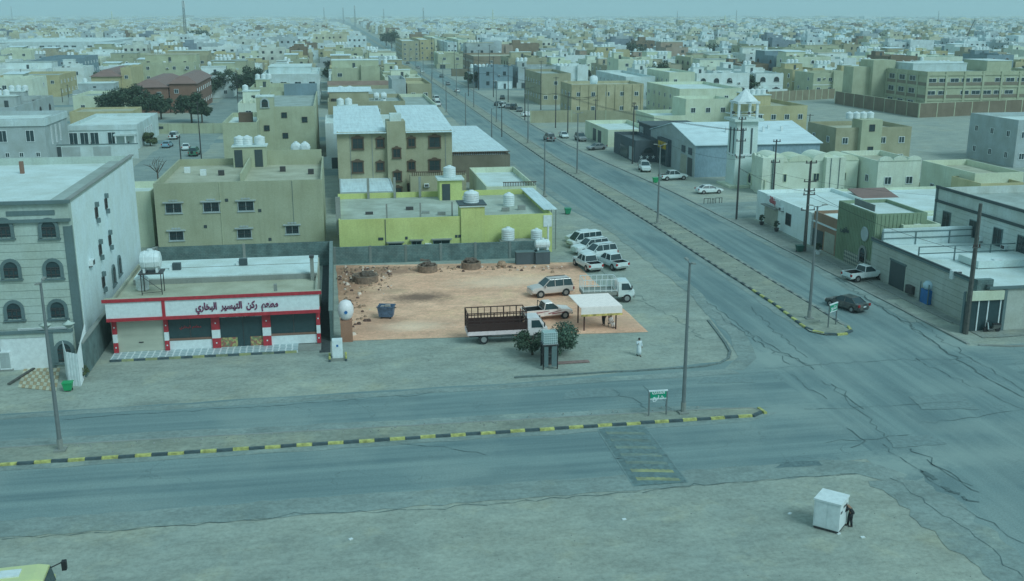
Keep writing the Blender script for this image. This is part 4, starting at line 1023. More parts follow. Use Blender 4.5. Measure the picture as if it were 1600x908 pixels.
for px in (5, 33, 112, 160):
    X = bis(lambda X: pj(X, gy, 1.2)[0] - px, -110, 0) + 62; put('garage_door', MB().box(X - 1.8, -.05, 0, X + 1.8, -.002, 2.7).mesh('garage_door', PALE), gw)
for px, q in ((60, .7), (84, 1.6)): X = bis(lambda X: pj(X, gy, 1.2)[0] - px, -110, 0) + 62; put('gate', MB().box(X - q, -.06, 0, X + q, -.002, 2.8).mesh('gate', DOORM), gw)
for k in range(12): put('wall_lamp', cached('wl', lambda: MB().lathe(0, 0, [(.05, 3.2), (.14, 3.3), (.14, 3.5), (.02, 3.6)], 8).mesh('wall_lamp', DARK)), gw, (-24 + k * 3.8, .15, .05))
# red-brown tiled villa, dark grey house, long white school at the far left
def hip(b, z, m, over=.6, rise=2.2, name='hip_roof'):
    W, D = b.w / 2 + over, b.d / 2 + over; q = min(W, D) * .75
    a = MB(); a.loft([[(-W, -D, z), (W, -D, z), (W, D, z), (-W, D, z)], [(-W + q, -D + q, z + rise), (W - q, -D + q, z + rise), (W - q, D - q, z + rise), (-W + q, D - q, z + rise)]])
    put(name, a.mesh(name, m), b.root)
rb1 = mid(205, 262, 137, 8, 124, 'red brown villa with hipped red roof, left part', REDB, SHEETR, ph=.2, nw=2, name='villa', cat='villa'); hip(rb1, 8.01, SHEETR)
rb2 = mid(264, 306, 131, 9, 119, 'red brown villa with hipped red roof, right part', REDB, SHEETR, ph=.2, nw=2, name='villa', cat='villa'); hip(rb2, 9.01, SHEETR)
yv = mid(142, 187, 120, 8, 111, 'yellow villa with brown roof behind the dark trees', YELL, SHEETR, ph=.2, nw=2, name='villa', cat='villa'); hip(yv, 8.01, SHEETR)
yt_ = mid(188, 204, 106, 11, 101, 'narrow yellow tower beside the brown roofed villa', YELL, nw=1, e=False)
dg = mid(63, 130, 90, 11.5, 86, 'dark grey unfinished concrete house on the left', GREYW, GREYW, nw=3)
dg2 = mid(33, 62, 97, 10, 90, 'lower dark grey block attached to the unfinished house', GREYW, GREYW, nw=1)
sch = mid(-30, 158, 66, 10.5, 59, 'long white school with two rows of dark windows at upper left', WWALL, ROOFW, nw=15, fl=2, wd=3.2, name='school', cat='school')
sch2 = mid(160, 180, 70, 9, 64, 'white end wing of the long school at upper left', WWALL, ROOFW, nw=1)
y2 = mid(0, 92, 118, 8, 112, 'long yellow grey house with round vents at the left', YELL, ROOFG, nw=4)
y3 = mid(108, 207, 175, 5, 168, 'low yellow house with beige roof behind the white villa', YELL, ROOFB, nw=4, ph=.5)
y3b = mid(113, 202, 150, 6, 142, 'pale yellow low house before the dark trees', CREAM, ROOFG, nw=3)
wt = wall_run('boundary_wall', 'cream boundary wall with openings at the end of the side street', [(-47, 282), (-28, 280)], 2.6, TAN2, .3, (4, TAN))
for k in range(5): put('wall_opening', MB().box(-.8, -.17, 1.2, .8, .17, 1.9).mesh('wall_opening', DOORM), wt, (2 + k * 3.6, -.25 + 0, 0))

# ================================================================ RIGHT OF THE AVENUE
# --- stone clad corner shop building
HC = 4.2
xw_ = G(1440, 408, HC)[0]
yfar = bis(lambda Y: pj(61.7, Y, HC)[0] - 1374, 80, 140)
yfar = 110.9
K = Bld(61.7, 88.2, 84, yfar, HC, 'low stone clad corner shop building at the junction', paint('pale_clad', (.50, .55, .50), .3), ROOFW, ph=.5, name='shop_building', cat='building')
for k in range(6): 
    K.slab('W', -K.d / 2, K.d / 2, .15 + k * .65, .15 + k * .65 + .61, .05, K.wm, 'stone_course')
    K.slab('S', -K.w / 2 + 7.6, K.w / 2, .15 + k * .65, .15 + k * .65 + .61, .05, K.wm, 'stone_course')
K.slab('W', -K.d / 2 - .1, K.d / 2, HC + .003, HC + .28, .2, TRIM, 'cornice'); K.slab('S', -K.w / 2 - .1, K.w / 2, HC + .005, HC + .28, .22, TRIM, 'cornice')
DBAND = paint('dark_band', (.07, .10, .105), .2)
K.slab('W', -K.d / 2 - .1, K.d / 2, HC + .283, HC + .42, .24, DBAND, 'cornice')
K.boxp('open_yard', -K.w / 2 + .8, K.d / 2 - 9, HC - .5, K.w / 2 - 3, K.d / 2 - .3, HC - .42, ROOFW)
uk = lambda px, z: -(bis(lambda Y: pj(61.7, Y, z)[0] - px, 80, 140) - K.cy)
K.slab('W', uk(1391, 1.5), uk(1414, 1.5), 0.05, 2.9, .10, DOORM, 'shop_door', t0=.052); K.slab('W', uk(1391, 1.5) - .2, uk(1414, 1.5) + .2, 2.9, 3.1, .12, TRIM, 'lintel', t0=.052)
sx = lambda px, z: bis(lambda X: pj(X, 88.2, z)[0] - px, 55, 90) - K.cx
K.slab('S', sx(1504, 2), sx(1563, 2), 3.2, 4.1, .35, CREAM, 'shutter_box'); K.slab('S', sx(1507, 1.5), sx(1561, 1.5), .1, 3.2, .06, GLASS, 'shop_window')
for px in (1507, 1526, 1541, 1560): K.slab('S', sx(px, 1.5) - .06, sx(px, 1.5) + .06, .1, 3.2, .14, WHITE, 'mullion', t0=.062)
K.slab('S', sx(1503, 1.5) - .1, sx(1503, 1.5) + .2, 0, 4.1, .3, TRIM, 'pillar'); K.slab('S', sx(1563, 1.5), sx(1563, 1.5) + .3, 0, 4.1, .3, TRIM, 'pillar')
for a in ((1480, 1.0), (1500, 2.4)): pass
# open steel frame and walled yard over the far part
fr = thing('steel_frame', 'blue grey open steel frame over the yard behind the corner building', 'frame', (62.2, yfar - 9, HC))
for k in range(4):
    for yy in (0.0, 8.0): put('post', MB().box(k * 4.3, yy, -3.6, k * 4.3 + .12, yy + .12, 1.1).mesh('post', TRIM), fr)
for zz in (.35, 1.1):
    for yy in (0.0, 8.0): put('rail', MB().box(0, yy + .01, zz, 13, yy + .11, zz + .1).mesh('rail', TRIM), fr)
K.boxp('upper_terrace', -K.w / 2 + 5, -K.d / 2 + 9.5, HC - .4, K.w / 2 - 8, K.d / 2 - 9.5, HC + .35, ROOFW)
K.boxp('white_parapet', -K.w / 2 + .8, K.d / 2 - .9, HC - .4, K.w / 2 - 4, K.d / 2 - .5, HC + 1.5, WWALL)
for px, py in ((1470, 430), (1535, 412)): 
    X, Y = G(px, py, HC); X += 1.6; K.boxp('air_conditioner', X - K.cx - .45, Y - K.cy - .3, HC - .45, X - K.cx + .55, Y - K.cy + .3, HC + .45, WHITE); K.boxp('fan_grille', X - K.cx + .1, Y - K.cy - .35, HC - .3, X - K.cx + .5, Y - K.cy - .305, HC + .35, DARK)
K.boxp('brick_stack', sx(1530, 4.5), -K.d / 2 + .3, HC - .3, sx(1555, 4.5), -K.d / 2 + .9, HC + .9, CMU)
# --- white building with dark bands above it
hW = 9.0
bx_, by_ = G(1465, 293, hW)
W3 = Bld(bx_, by_ - 34, bx_ + 22, by_, hW, 'white two storey building with dark horizontal bands at the right edge', paint('white_clad', (.60, .68, .66), .3), ROOFG, ph=.9, name='building', cat='building')
W3.slab('W', -W3.d / 2, W3.d / 2 + .2, hW - .02, hW + .3, .25, DBAND, 'cornice'); W3.slab('W', -W3.d / 2, W3.d / 2, hW - 1.75, hW - 1.45, .2, DBAND, 'cornice')
W3.boxp('corner_trim', -W3.w / 2 - .12, W3.d / 2 - .3, 0, -W3.w / 2 - .002, W3.d / 2 + .1, hW, TRIM)
for k in range(11): W3.slab('W', -W3.d / 2, W3.d / 2 - .4, .2 + k * .66, .2 + k * .66 + .62, .05, W3.wm, 'stone_course')
for px, py in ((1480, 341), (1522, 350), (1560, 365), (1598, 378)):
    Y = bis(lambda Y: pj(bx_, Y, 5.6)[0] - px, 60, 180); W3.win('W', -(Y - W3.cy), 5.4, 1.5, 1.9, 'bars', TRIM, out=.06); W3.ac('W', -(Y - W3.cy) + 1.6, 4.6)
for Y in (by_ - 7, by_ - 12): W3.door('W', -(Y - W3.cy), 1.6, 2.6, 0, DOORM, out=.06)
# --- olive green shop with round sign
hG = 7.3
OG = Bld(62.0, 111.2, 68.5, 120.6, hG, 'olive green ribbed shop front with round sign and tiled base', OLIVE, ROOFW, ph=.4, name='shop', cat='shop')
for k in range(24): OG.boxp('cladding_rib', -OG.w / 2 - .08, -OG.d / 2 + .2 + k * .39, .2, -OG.w / 2 - .002, -OG.d / 2 + .32 + k * .39, hG - .1, OLIVE)
for k in range(12): OG.boxp('cladding_rib', -OG.w / 2 + .2 + k * .5, -OG.d / 2 - .06, 2.4, -OG.w / 2 + .32 + k * .5, -OG.d / 2 - .002, hG - .1, OLIVE)
ug = lambda px, z: -(bis(lambda Y: pj(62.0, Y, z)[0] - px, 80, 160) - OG.cy)
rs = put('round_sign', MB().lathe(0, 0, [(.85, 0), (.9, .1), (.78, .18), (.7, .12)], 24).mesh('round_sign', PALE), OG.root, OG.at('W', ug(1353, 4.6), 4.5, .08)); rs.rotation_euler = (0, -PI / 2, 0)
text('\uFEE3\uFED8\uFEEC\uFEF0'[::-1], 1.6, OG.root, OG.at('W', ug(1322, 4), 4.1, .2), (PI / 2, 0, -PI / 2), DOORM, 2.2, bold=.03)
OG.win('W', ug(1349, 1.7), 1.9, 1.3, 1.8, 'arch', CONC, out=.09)
lat, lt, lb = new_mat('diamond_tiles'); MT['diamond_tiles'] = lat
g = N(lt, 'ShaderNodeTexChecker'); g.inputs['Scale'].default_value = 3; g.inputs['Color1'].default_value = (.36, .38, .30, 1); g.inputs['Color2'].default_value = (.10, .13, .12, 1)
lt.links.new(mapped(lt, (1, 1, 1), (PI / 4, 0, 0)), g.inputs['Vector']); lt.links.new(g.outputs[0], lb.inputs['Base Color'])
OG.slab('W', -OG.d / 2 + 2.6, OG.d / 2 - .1, .02, 1.6, .12, lat, 'tiled_base'); OG.boxp('tiled_base', -OG.w / 2 - .1, -OG.d / 2 - .12, .02, OG.w / 2 - 2, -OG.d / 2 - .002, 1.7, lat)
OG.boxp('roof_rail', -OG.w / 2 + .5, -OG.d / 2 + 1.5, hG, -OG.w / 2 + .6, OG.d / 2 - 3, hG + .8, STEEL); OG.ac('S', 1.2, 3.4); OG.ac('S', 2.0, 5.7)
OG2 = Bld(68.8, 112, 84, 125, 4.3, 'low flat roofed block behind the olive green shop', CREAM, ROOFW, ph=.3, name='building', cat='building')
# --- brick coloured shop and white corner shop
BR = Bld(62.2, 121.0, 71, 127.6, 4.7, 'narrow shop with terracotta panel beside the olive green shop', paint('terracotta_wall', (.34, .22, .15), .3), ROOFW, ph=.4, name='shop', cat='shop')
BR.slab('W', .2, 3.0, .1, 2.6, .07, SHUT, 'roller_shutter'); BR.slab('W', -3.2, -.3, .1, 2.4, .07, DOORM, 'shop_window'); BR.slab('W', -3.3, 3.3, 3.3, 3.5, .15, WHITE, 'band')
WS = Bld(62.0, 127.9, 74, 146.5, 4.4, 'white single storey corner shop with red lettered sign', paint('bright_white_wall', (.80, .90, .90), .15), ROOFW, ph=.5, name='shop', cat='shop')
us = lambda px, z: -(bis(lambda Y: pj(62.0, Y, z)[0] - px, 80, 180) - WS.cy)
sg = WS.slab('W', us(1199, 3.6), us(1219, 3.6), 3.2, 4.3, .18, WHITE, 'sign_board')
text('\uFE91\uFED8\uFE8E\uFEDF\uFE94'[::-1], .9, WS.root, WS.at('W', us(1209, 3.6), 3.8, .2), (PI / 2, 0, -PI / 2), RED, 2.2, bold=.03)
WS.slab('W', us(1195, 1.5), us(1215, 1.5), .1, 2.8, .08, SHUT, 'roller_shutter'); WS.slab('W', us(1195, 1.5) - .1, us(1215, 1.5) + .2, 2.8, 2.95, .7, CONC, 'canopy')
WS.win('W', us(1232, 2), 2.1, 1.5, 1.5, 'bars', DARK); WS.ac('W', us(1223, 3.5), 3.2)
# white roofed sheds behind them
WS2 = Bld(74.3, 127, 96, 146.5, 4.2, 'flat white roofed block behind the white corner shop', CREAM, ROOFW, ph=.35, name='building', cat='building')
WS3 = Bld(71.3, 119, 84, 126.7, 4.4, 'small flat roofed block behind the terracotta shop', CREAM, ROOFW, ph=.35, name='building', cat='building')
for px, py in ((1265, 330), (1246, 340), (1303, 345)):
    X, Y = G(px, py, 4.2)
red = front(1362, 1408, 316, 3.6, 290)
RH = Bld(red[0], red[1], red[2], red[1] + 5.5, 3.2, 'small hut with red sheet roof among the cream yards', BEIGE, SHEETR, ph=.1, name='hut', cat='hut')
a = MB(); Wd, Dd_ = RH.w / 2 + .7, RH.d / 2 + .7; a.hexa([(-Wd, -Dd_, 3.3), (Wd, -Dd_, 3.3), (Wd, Dd_, 4.5), (-Wd, Dd_, 4.5), (-Wd, -Dd_, 3.42), (Wd, -Dd_, 3.42), (Wd, Dd_, 4.62), (-Wd, Dd_, 4.62)])
put('sheet_roof', a.mesh('sheet_roof', SHEETR), RH.root)
cw = mid(1412, 1470, 352, 6.0, 338, 'cream yard building between red roofed hut and banded building', CREAM, ROOFW, nw=1, e=False)
# --- cream arched mosque house
def scallop(b, side, n, z, amp, m):
    L_ = b.w if side == 'S' else b.d
    for k in range(n):
        c = -L_ / 2 + L_ * (k + .5) / n; r_ = L_ / n / 2
        p = [(c - r_, z)] + [(c + r_ * math.cos(t_), z + amp * math.sin(t_)) for t_ in np.arange(PI, -.01, -PI / 6)] + [(c + r_, z)]
        me = MB().prism(p[1:-1], -.12, .2).mesh('scallop', m)
        put('scallop', me, b.root, b.at(side, 0, 0), SIDES[side])
IVORY = paint('ivory_wall', (.72, .80, .68), .22)
MQ = Bld(*(lambda a: (a[0], a[1], a[2], a[3]))(front(1194, 1342, 252, 5.6, 240, 1175)), 5.6, 'cream mosque hall with scalloped parapet beside the minaret', IVORY, ROOFB, ph=.8, name='mosque_hall', cat='mosque')
for k in range(4):
    r_ = MQ.w / 8; c_ = -MQ.w / 2 + MQ.w * (k + .5) / 4; zt_ = (1.5, 1.1, 1.4, 1.0)[k]
    MQ_v = MB().prism([(c_ + r_ * math.cos(t_) * .97, 5.4 + zt_ * math.sin(t_)) for t_ in np.arange(0, PI + .01, PI / 8)], -MQ.d / 2 - .1, MQ.d / 2 - .4)
    put('barrel_vault', MQ_v.mesh('barrel_vault', [IVORY, CREAM][k % 2]), MQ.root)
MQ.boxp('corner_bay', -MQ.w / 2 - .6, -MQ.d / 2 - .9, 0, -MQ.w / 2 + 3.2, -MQ.d / 2 + 2.5, 6.3, IVORY); MQ.boxp('entrance_bay', 2.2, -MQ.d / 2 - 1.1, 0, 5.8, -MQ.d / 2 + 2, 6.1, IVORY); MQ.ac('S', 4.0, 3.4)
for xx in (-MQ.w / 2 + 1.2, 3.0, 4.6): MQ.slab('S', xx, xx + .1, .5, 6.0, 1.2, TRIM, 'drain_pipe', t0=.9)
scallop(MQ, 'W', 3, 5.6, .9, IVORY)
for u in (-5, 1, 6): MQ.win('S', u, 2.6, 1.0, 1.3, 'plain', CREAM)
for u in (-3, 3): MQ.win('W', u, 1.8, 1.3, 1.6, 'arch', CREAM)
MQ2 = mid(1373, 1440, 252, 6.0, 236, 'cream house with scalloped parapet right of the mosque hall', IVORY, ROOFB, nw=2); scallop(MQ2, 'S', 3, 6.0, .8, IVORY)
c3 = mid(1524, 1600, 271, 7.0, 249, bx=1441, label='cream house with long side wall near the palm', wall=CREAM, roof=ROOFB, nw=2)
c4 = mid(1533, 1600, 287, 6.0, 275, 'cream house with roof terrace behind the banded building', YELL, ROOFB, nw=2)
wall_run('boundary_wall', 'white wall joining the two scalloped cream houses', [(MQ.cx + MQ.w / 2, MQ.cy), (MQ2.cx - MQ2.w / 2, MQ.cy + 2)], 3.6, CREAM, .3)
wall_run('boundary_wall', 'curved grey yard wall beside the palm', [G(1375, 305), G(1395, 298), G(1440, 305), G(1462, 318)], 2.2, BEIGE, .25)
# --- minaret
mx, my = 71.6, 177.2
MINW = paint('minaret_white', (.68, .80, .78), .15)
mn = thing('minaret', 'white square mosque minaret with balcony and pointed cap', 'minaret', (mx, my, 0))
mz = bis(lambda Z: pj(mx, my, Z)[1] - 188, 5, 28); tp = bis(lambda Z: pj(mx, my, Z)[1] - 139, 5, 32); cz = bis(lambda Z: pj(mx, my, Z)[1] - 161, 5, 32)
put('plinth', MB().box(-3.3, -3.3, 0, 3.3, 3.3, .4).mesh('plinth', CREAM), mn)
put('shaft', MB().loft([[(-s_, -s_, z), (s_, -s_, z), (s_, s_, z), (-s_, s_, z)] for s_, z in ((2.1, .4), (1.95, mz))]).mesh('shaft', MINW), mn)
for a in range(4):
    o = put('recess', MB().box(-.95, -2.12, 5.5, -.7, -2.0, mz - 1.2).box(.7, -2.12, 5.5, .95, -2.0, mz - 1.2).mesh('recess', DGREY), mn, rz=a * PI / 2)
    put('corner_band', MB().box(-2.16, -2.16, mz * .48, 2.16, -2.0, mz * .48 + .3).mesh('corner_band', WHITE), mn, rz=a * PI / 2)
put('balcony', MB().box(-2.7, -2.7, mz, 2.7, 2.7, mz + .45).mesh('balcony', MINW), mn)
for a in range(4):
    put('railing', MB().box(-2.6, -2.65, mz + 1.15, 2.6, -2.55, mz + 1.25).mesh('railing', WHITE), mn, rz=a * PI / 2)
    put('column', MB().box(-1.9, -1.9, mz + .45, -1.5, -1.5, cz).mesh('column', WHITE), mn, rz=a * PI / 2)
    put('loudspeaker', MB().tube((0, -1.7, mz + 1.4), (0, -2.2, mz + 1.4), .1, .3, 8).mesh('loudspeaker', DARK), mn, rz=a * PI / 2)
put('beam', MB().box(-2.05, -2.05, cz, 2.05, 2.05, cz + .4).mesh('beam', WHITE), mn)
put('cap', MB().lathe(0, 0, [(2.4, cz + .4), (.1, tp), (.02, tp + .5)], 8).mesh('cap', WHITE), mn)
# --- warehouse with big white sheet roof
q = G(1143, 237, 6.0)
wx0, wy0 = 66.5, 187.5
WGW = sheet('warehouse_blue_grey', (.30, .43, .50))
WH = Bld(wx0, wy0, 91.5, 216, 6.0, 'blue grey warehouse with broad white pitched roof beside the minaret', WGW, SHEETW, ph=.1, name='warehouse', cat='warehouse')
gx = wx0
a = MB(); W, D = WH.w / 2, WH.d / 2
a.hexa([(-W - .3, -D - .4, 6.0), (W + .4, -D - .4, 6.0), (W + .4, 0, 8.8), (-W - .3, 0, 8.8), (-W - .3, -D - .4, 6.15), (W + .4, -D - .4, 6.15), (W + .4, 0, 8.95), (-W - .3, 0, 8.95)])
a.hexa([(-W - .3, 0, 8.8), (W + .4, 0, 8.8), (W + .4, D + .4, 6.0), (-W - .3, D + .4, 6.0), (-W - .3, 0, 8.95), (W + .4, 0, 8.95), (W + .4, D + .4, 6.15), (-W - .3, D + .4, 6.15)])
put('sheet_roof', a.mesh('sheet_roof', SHEETY), WH.root)
for s_ in (-1, 1): put('gable', MB().loft([[(s_ * W - .1, -D, 6.0), (s_ * W - .1, D, 6.0), (s_ * W - .1, 0, 8.8)], [(s_ * W + .1, -D, 6.0), (s_ * W + .1, D, 6.0), (s_ * W + .1, 0, 8.8)]]).mesh('gable', PALE), WH.root)
WH.boxp('shop_front', -W - .12, -D, 0, -W - .002, D, 5.98, PALE)
WH.slab('W', -D + 1, -D + 5, 0, 3.2, .2, SHUT, 'roller_shutter', t0=.122); WH.slab('W', -D + 7, -D + 10, 0, 3.0, .2, DOORM, 'door', t0=.122)
WH.slab('W', D - 8, D - 4.5, 0, 3.6, .2, SHUT, 'roller_shutter', t0=.122); WH.slab('W', D - 3.8, D - 1.2, 0, 3.4, .2, DOORM, 'door', t0=.122)
for u in (D - 6.5, D - 2.5): WH.slab('W', u - 1, u + 1, 4.0, 5.3, .25, DGREY, 'sign_board', t0=.122)
WH.slab('S', 3.0, 3.15, 2.5, 5.6, .1, TRIM, 'drain_pipe')
for k in range(7): WH.boxp('roof_vent', -4 + k * 1.9, -D + 7 + (k % 2) * 2, 7.5, -3.6 + k * 1.9, -D + 7.4 + (k % 2) * 2, 8.6, WHITE)
# --- dark cafes
K1 = Bld(61.0, 209, 66.3, 226.0, 4.6, 'dark cafe with white star lettering on its black wall', DGREY, paint('dark_roof', (.12, .16, .17), .3), ph=.7, name='cafe', cat='cafe')
for k in range(3):
    a = MB(); c = (-1.3 + k * 1.3, 1.1)
    a.prism([(c[0] + (.45 if j % 2 == 0 else .16) * math.cos(PI / 2 + j * PI / 5), c[1] + (.45 if j % 2 == 0 else .16) * math.sin(PI / 2 + j * PI / 5)) for j in range(10)], -.1, -.002)
    put('star_sign', a.mesh('star_sign', WHITE), K1.root, K1.at('S', 0, 0))
K1.slab('W', -3, 3, .3, 2.6, .08, GLASS, 'shop_window'); K1.slab('W', 4.2, 7.4, .3, 3.0, .1, PALE, 'sign_board'); K1.win('S', .2, 2.6, 2.2, 1.0, 'arch', DGREY)
K2 = Bld(66.8, 217, 78, 226.5, 6.6, 'tall dark cafe with two framed logo panels', DGREY, ROOFG, ph=.6, name='cafe', cat='cafe')
K2.slab('W', -3.6, -1.0, 2.6, 5.8, .12, PALE, 'sign_board'); K2.slab('S', -4.4, -1.4, 2.0, 5.2, .12, PALE, 'sign_board'); 
K2.slab('S', -3.4, -2.4, 3.2, 4.0, .16, DGREY, 'logo', t0=.122); K2.slab('W', -2.8, -1.8, 3.8, 4.6, .16, DGREY, 'logo', t0=.122)
K2.boxp('black_cornice', -K2.w / 2 - .3, -K2.d / 2 - .3, 6.603, K2.w / 2, K2.d / 2, 6.8, DOORM)
K3 = Bld(65.6, 201.6, 66.38, 208.8, 5.4, 'narrow black shop with yellow sign beside the warehouse', DGREY, ROOFG, ph=.4, name='shop', cat='shop')
K3.slab('W', -2.5, 2.5, 3.4, 4.8, .12, plain('yellow_sign', (.55, .36, .02), .5), 'sign_board'); K3.slab('W', -2.2, 2.2, .2, 3.1, .08, GLASS, 'shop_window')
text('\uFED7\uFEEC\uFEEE\uFE93'[::-1], 1.1, K3.root, K3.at('W', 0, 4.1, .14), (PI / 2, 0, -PI / 2), DARK, 2.2)
K4 = Bld(62.0, 235.2, 73, 258, 4.0, 'row of pale low shops with white flat roof before the dark cafes', CREAM, ROOFW)
K4.slab('W', -3, 0, .1, 3, .08, DOORM, 'door'); K4.slab('W', 2, 5, .1, 3, .08, DOORM, 'door')
# --- beige box with ribs, its compound wall
T1 = mid(893, 1006, 132, 9.5, 127, 'sand coloured two storey house with vertical ribs', paint('sand_wall', (.50, .46, .30), .35), ROOFW, nw=5, fl=2)
for k in range(9): T1.slab('S', -T1.w / 2 + k * T1.w / 8.3, -T1.w / 2 + k * T1.w / 8.3 + .45, 0, 9.3, .22, T1.wm, 'rib')
tank(T1.top(-2, 2, 8.6), 'white tank on the sand coloured ribbed house', r=1.4, h=2.2, group='', style=1)
T2 = mid(845, 892, 115, 10.5, 108, 'grey beige two storey house left of the ribbed house', BEIGE, ROOFG, nw=3)
wall_run('boundary_wall', 'long beige compound wall before the ribbed house', [G(829, 192), G(893, 191), G(1000, 192)], 3.4, BEIGE, .3, (9, TAN2))
b1 = mid(1022, 1083, 181, 5, 172, 'white low house with small dark windows behind the dark cafe', CREAM, ROOFW, nw=4)
b2 = mid(1072, 1142, 155, 9, 150, 'big blank cream block behind the warehouse roof', CREAM, ROOFW, nw=3, e=False)
b3 = mid(1062, 1160, 139, 8.5, 128, 'cream L shaped house with wide white roof', CREAM, ROOFW, nw=2)
b4 = mid(1046, 1086, 113, 10, 107, 'bright cream stepped house above the warehouse', CREAM, ROOFW, nw=2)
b5 = mid(978, 1024, 120, 8, 110, 'bright white house beside the round dark tree', WWALL, ROOFW, nw=2)
y5 = mid(1178, 1262, 166, 8.4, 155, 'mustard yellow house behind the minaret', YELL, ROOFB, nw=4)
zt = y5.roofbox(-3, 0, 2, y5.d / 2 - .4, 2.6)
O4 = ('leftmost', 'second', 'third', 'rightmost')
for k in range(4): tank(y5.top(-3.6 + k * 1.4, 2, zt), O4[k] + ' white tank in the row on the mustard yellow house', 'white tanks in a row on the mustard house', .75, 1.3)
tn = mid(1307, 1425, 200, 8.0, 190, 'tan house with projecting stair bay right of the warehouse', BEIGE, ROOFB, nw=4, fl=2)
a_, b_ = ub(tn, 1342, 8), ub(tn, 1374, 8)
tn.boxp('stair_bay', a_, -tn.d / 2 - 1.2, 0, b_, -tn.d / 2 + 3, 9.6, TAN2); tn.win('S', (a_ + b_) / 2, 8.0, 1, 1.2, 'plain', DARK, out=1.2); tn.win('S', (a_ + b_) / 2, 3.6, 1, 1.2, 'plain', DARK, out=1.2)
for k in range(4): tank(tn.top(a_ - 1.2 + k * 1.5, -tn.d / 2 + 2, 9.6), O4[k] + ' white tank in the row on the tan stair bay', 'white tanks in a row on the tan stair bay', .75, 1.3)
g1 = mid(1592, 1700, 188, 9.5, 172, 'blue grey two storey house at the right edge with white roof', PALE, ROOFW, nw=5, bx=1517)
# --- big school on the right with its compound wall
PBR = paint('brown_panel', (.27, .24, .18), .3)
SC2 = mid(1449, 1640, 112, 12.5, 100, 'big two storey school with rows of framed windows and brown panels', TAN2, ROOFG, nw=11, fl=3, wd=2.8, bx=1372, e=False, name='school', cat='school')
for sd, ln in (('S', SC2.w), ('W', SC2.d)):
    for k in range(3):
        SC2.slab(sd, -ln / 2, ln / 2, 3.4 + 3.9 * k, 3.9 + 3.9 * k, .2, TAN2, 'band'); SC2.slab(sd, -ln / 2, ln / 2, .3 + 3.9 * k, 1.3 + 3.9 * k, .1, PBR, 'brown_panel')
    for k in range(int(ln / 6.4) + 1): SC2.slab(sd, -ln / 2 + k * 6.4, -ln / 2 + k * 6.4 + .7, 0, 12.4, .28, TAN2, 'pilaster')
for f in range(3):
    for k in range(int(SC2.d / 6.4)): SC2.win('W', -SC2.d / 2 + 3.5 + k * 6.4, 2.3 + 3.9 * f, 3.4, 1.5, 'plain', WHITE, one=True)
SC2.boxp('stair_tower', -SC2.w / 2 - 5, SC2.d / 2 - 6, 0, -SC2.w / 2 + 3, SC2.d / 2 + 3, 15, TAN2)
SC2.boxp('end_block', -SC2.w / 2 - 11, SC2.d / 2 - 4, 0, -SC2.w / 2 - 5.01, SC2.d / 2 + 3, 12.8, TAN2)
SC2.roofbox(-SC2.w / 2 + 4, 0, 2, SC2.d / 2 - 3, 2.6, WWALL, name='roof_canopy'); SC2.roofbox(8, -2, 17, SC2.d / 2 - 4, 3.4, TAN2)
wall_run('boundary_wall', 'panelled brown compound wall around the big school', [G(1305, 162), G(1435, 184), G(1620, 176)], 4.2, paint('panel_brown', (.23, .19, .135), .35), .3, (6.3, TAN2), TAN2)
wall_run('boundary_wall', 'long barred compound wall left of the big school', [G(1190, 160), G(1303, 154)], 3.6, paint('wall_tan', (.30, .27, .19), .35), .3, (3.2, TAN2))
f1 = mid(740, 833, 88, 9, 83, 'brown two-storey house behind a long compound wall by the avenue', paint('mud_brown_wall', (.30, .25, .18), .3), ROOFB, nw=5)
wall_run('boundary_wall', 'brown compound wall with gates before the brown house', [G(706, 119), G(842, 122)], 3.6, paint('mud_wall', (.32, .28, .20), .3), .3, (9, BROWN))
for k, (xa_, xb_, yt_, h_, wm_, cl_) in enumerate(((628, 655, 64, 13, BEIGE, 'tan tall house, first in the row beside the far tree'), (656, 678, 62, 13.5, YELL, 'yellow tall house, second in the row beside the far tree'), (679, 698, 60, 13.5, CREAM, 'cream tall house, third in the row beside the far tree'), (699, 714, 66, 13, WWALL, 'narrow white tall house, fourth in the row by the far tree'), (716, 736, 62, 14, CREAM, 'cream tall house at the right end of the row'))):
    mid(xa_, xb_, yt_, h_, yt_ - 4, cl_, wm_, ROOFW, nw=3, fl=4)
f2 = mid(505, 575, 80, 7.5, 74, 'yellow house with arched arcade left of the far avenue', YELL, ROOFB, nw=8, fl=1, style='arch')
f3 = mid(752, 800, 60, 11, 56, 'big white house with few windows right of the far avenue', WWALL, ROOFW, nw=2)
f4 = mid(395, 480, 62, 9, 57, 'white long house with dark ventilators left of the far avenue', WWALL, ROOFW, nw=6)
TAKEN.append((57, 290, 112, 405))
TAKEN.append((105, 195, 172, 300)); TAKEN.append((150, 290, 260, 345)); TAKEN.append((60, 147, 180, 158)); TAKEN.append((60, 158, 71, 186))
TAKEN.append((57, 228, 74, 262)); TAKEN.append((-46, 150, -27.5, 282)); TAKEN.append((-200, 150, -23, 185)); TAKEN.append((55, 300, 84, 380))
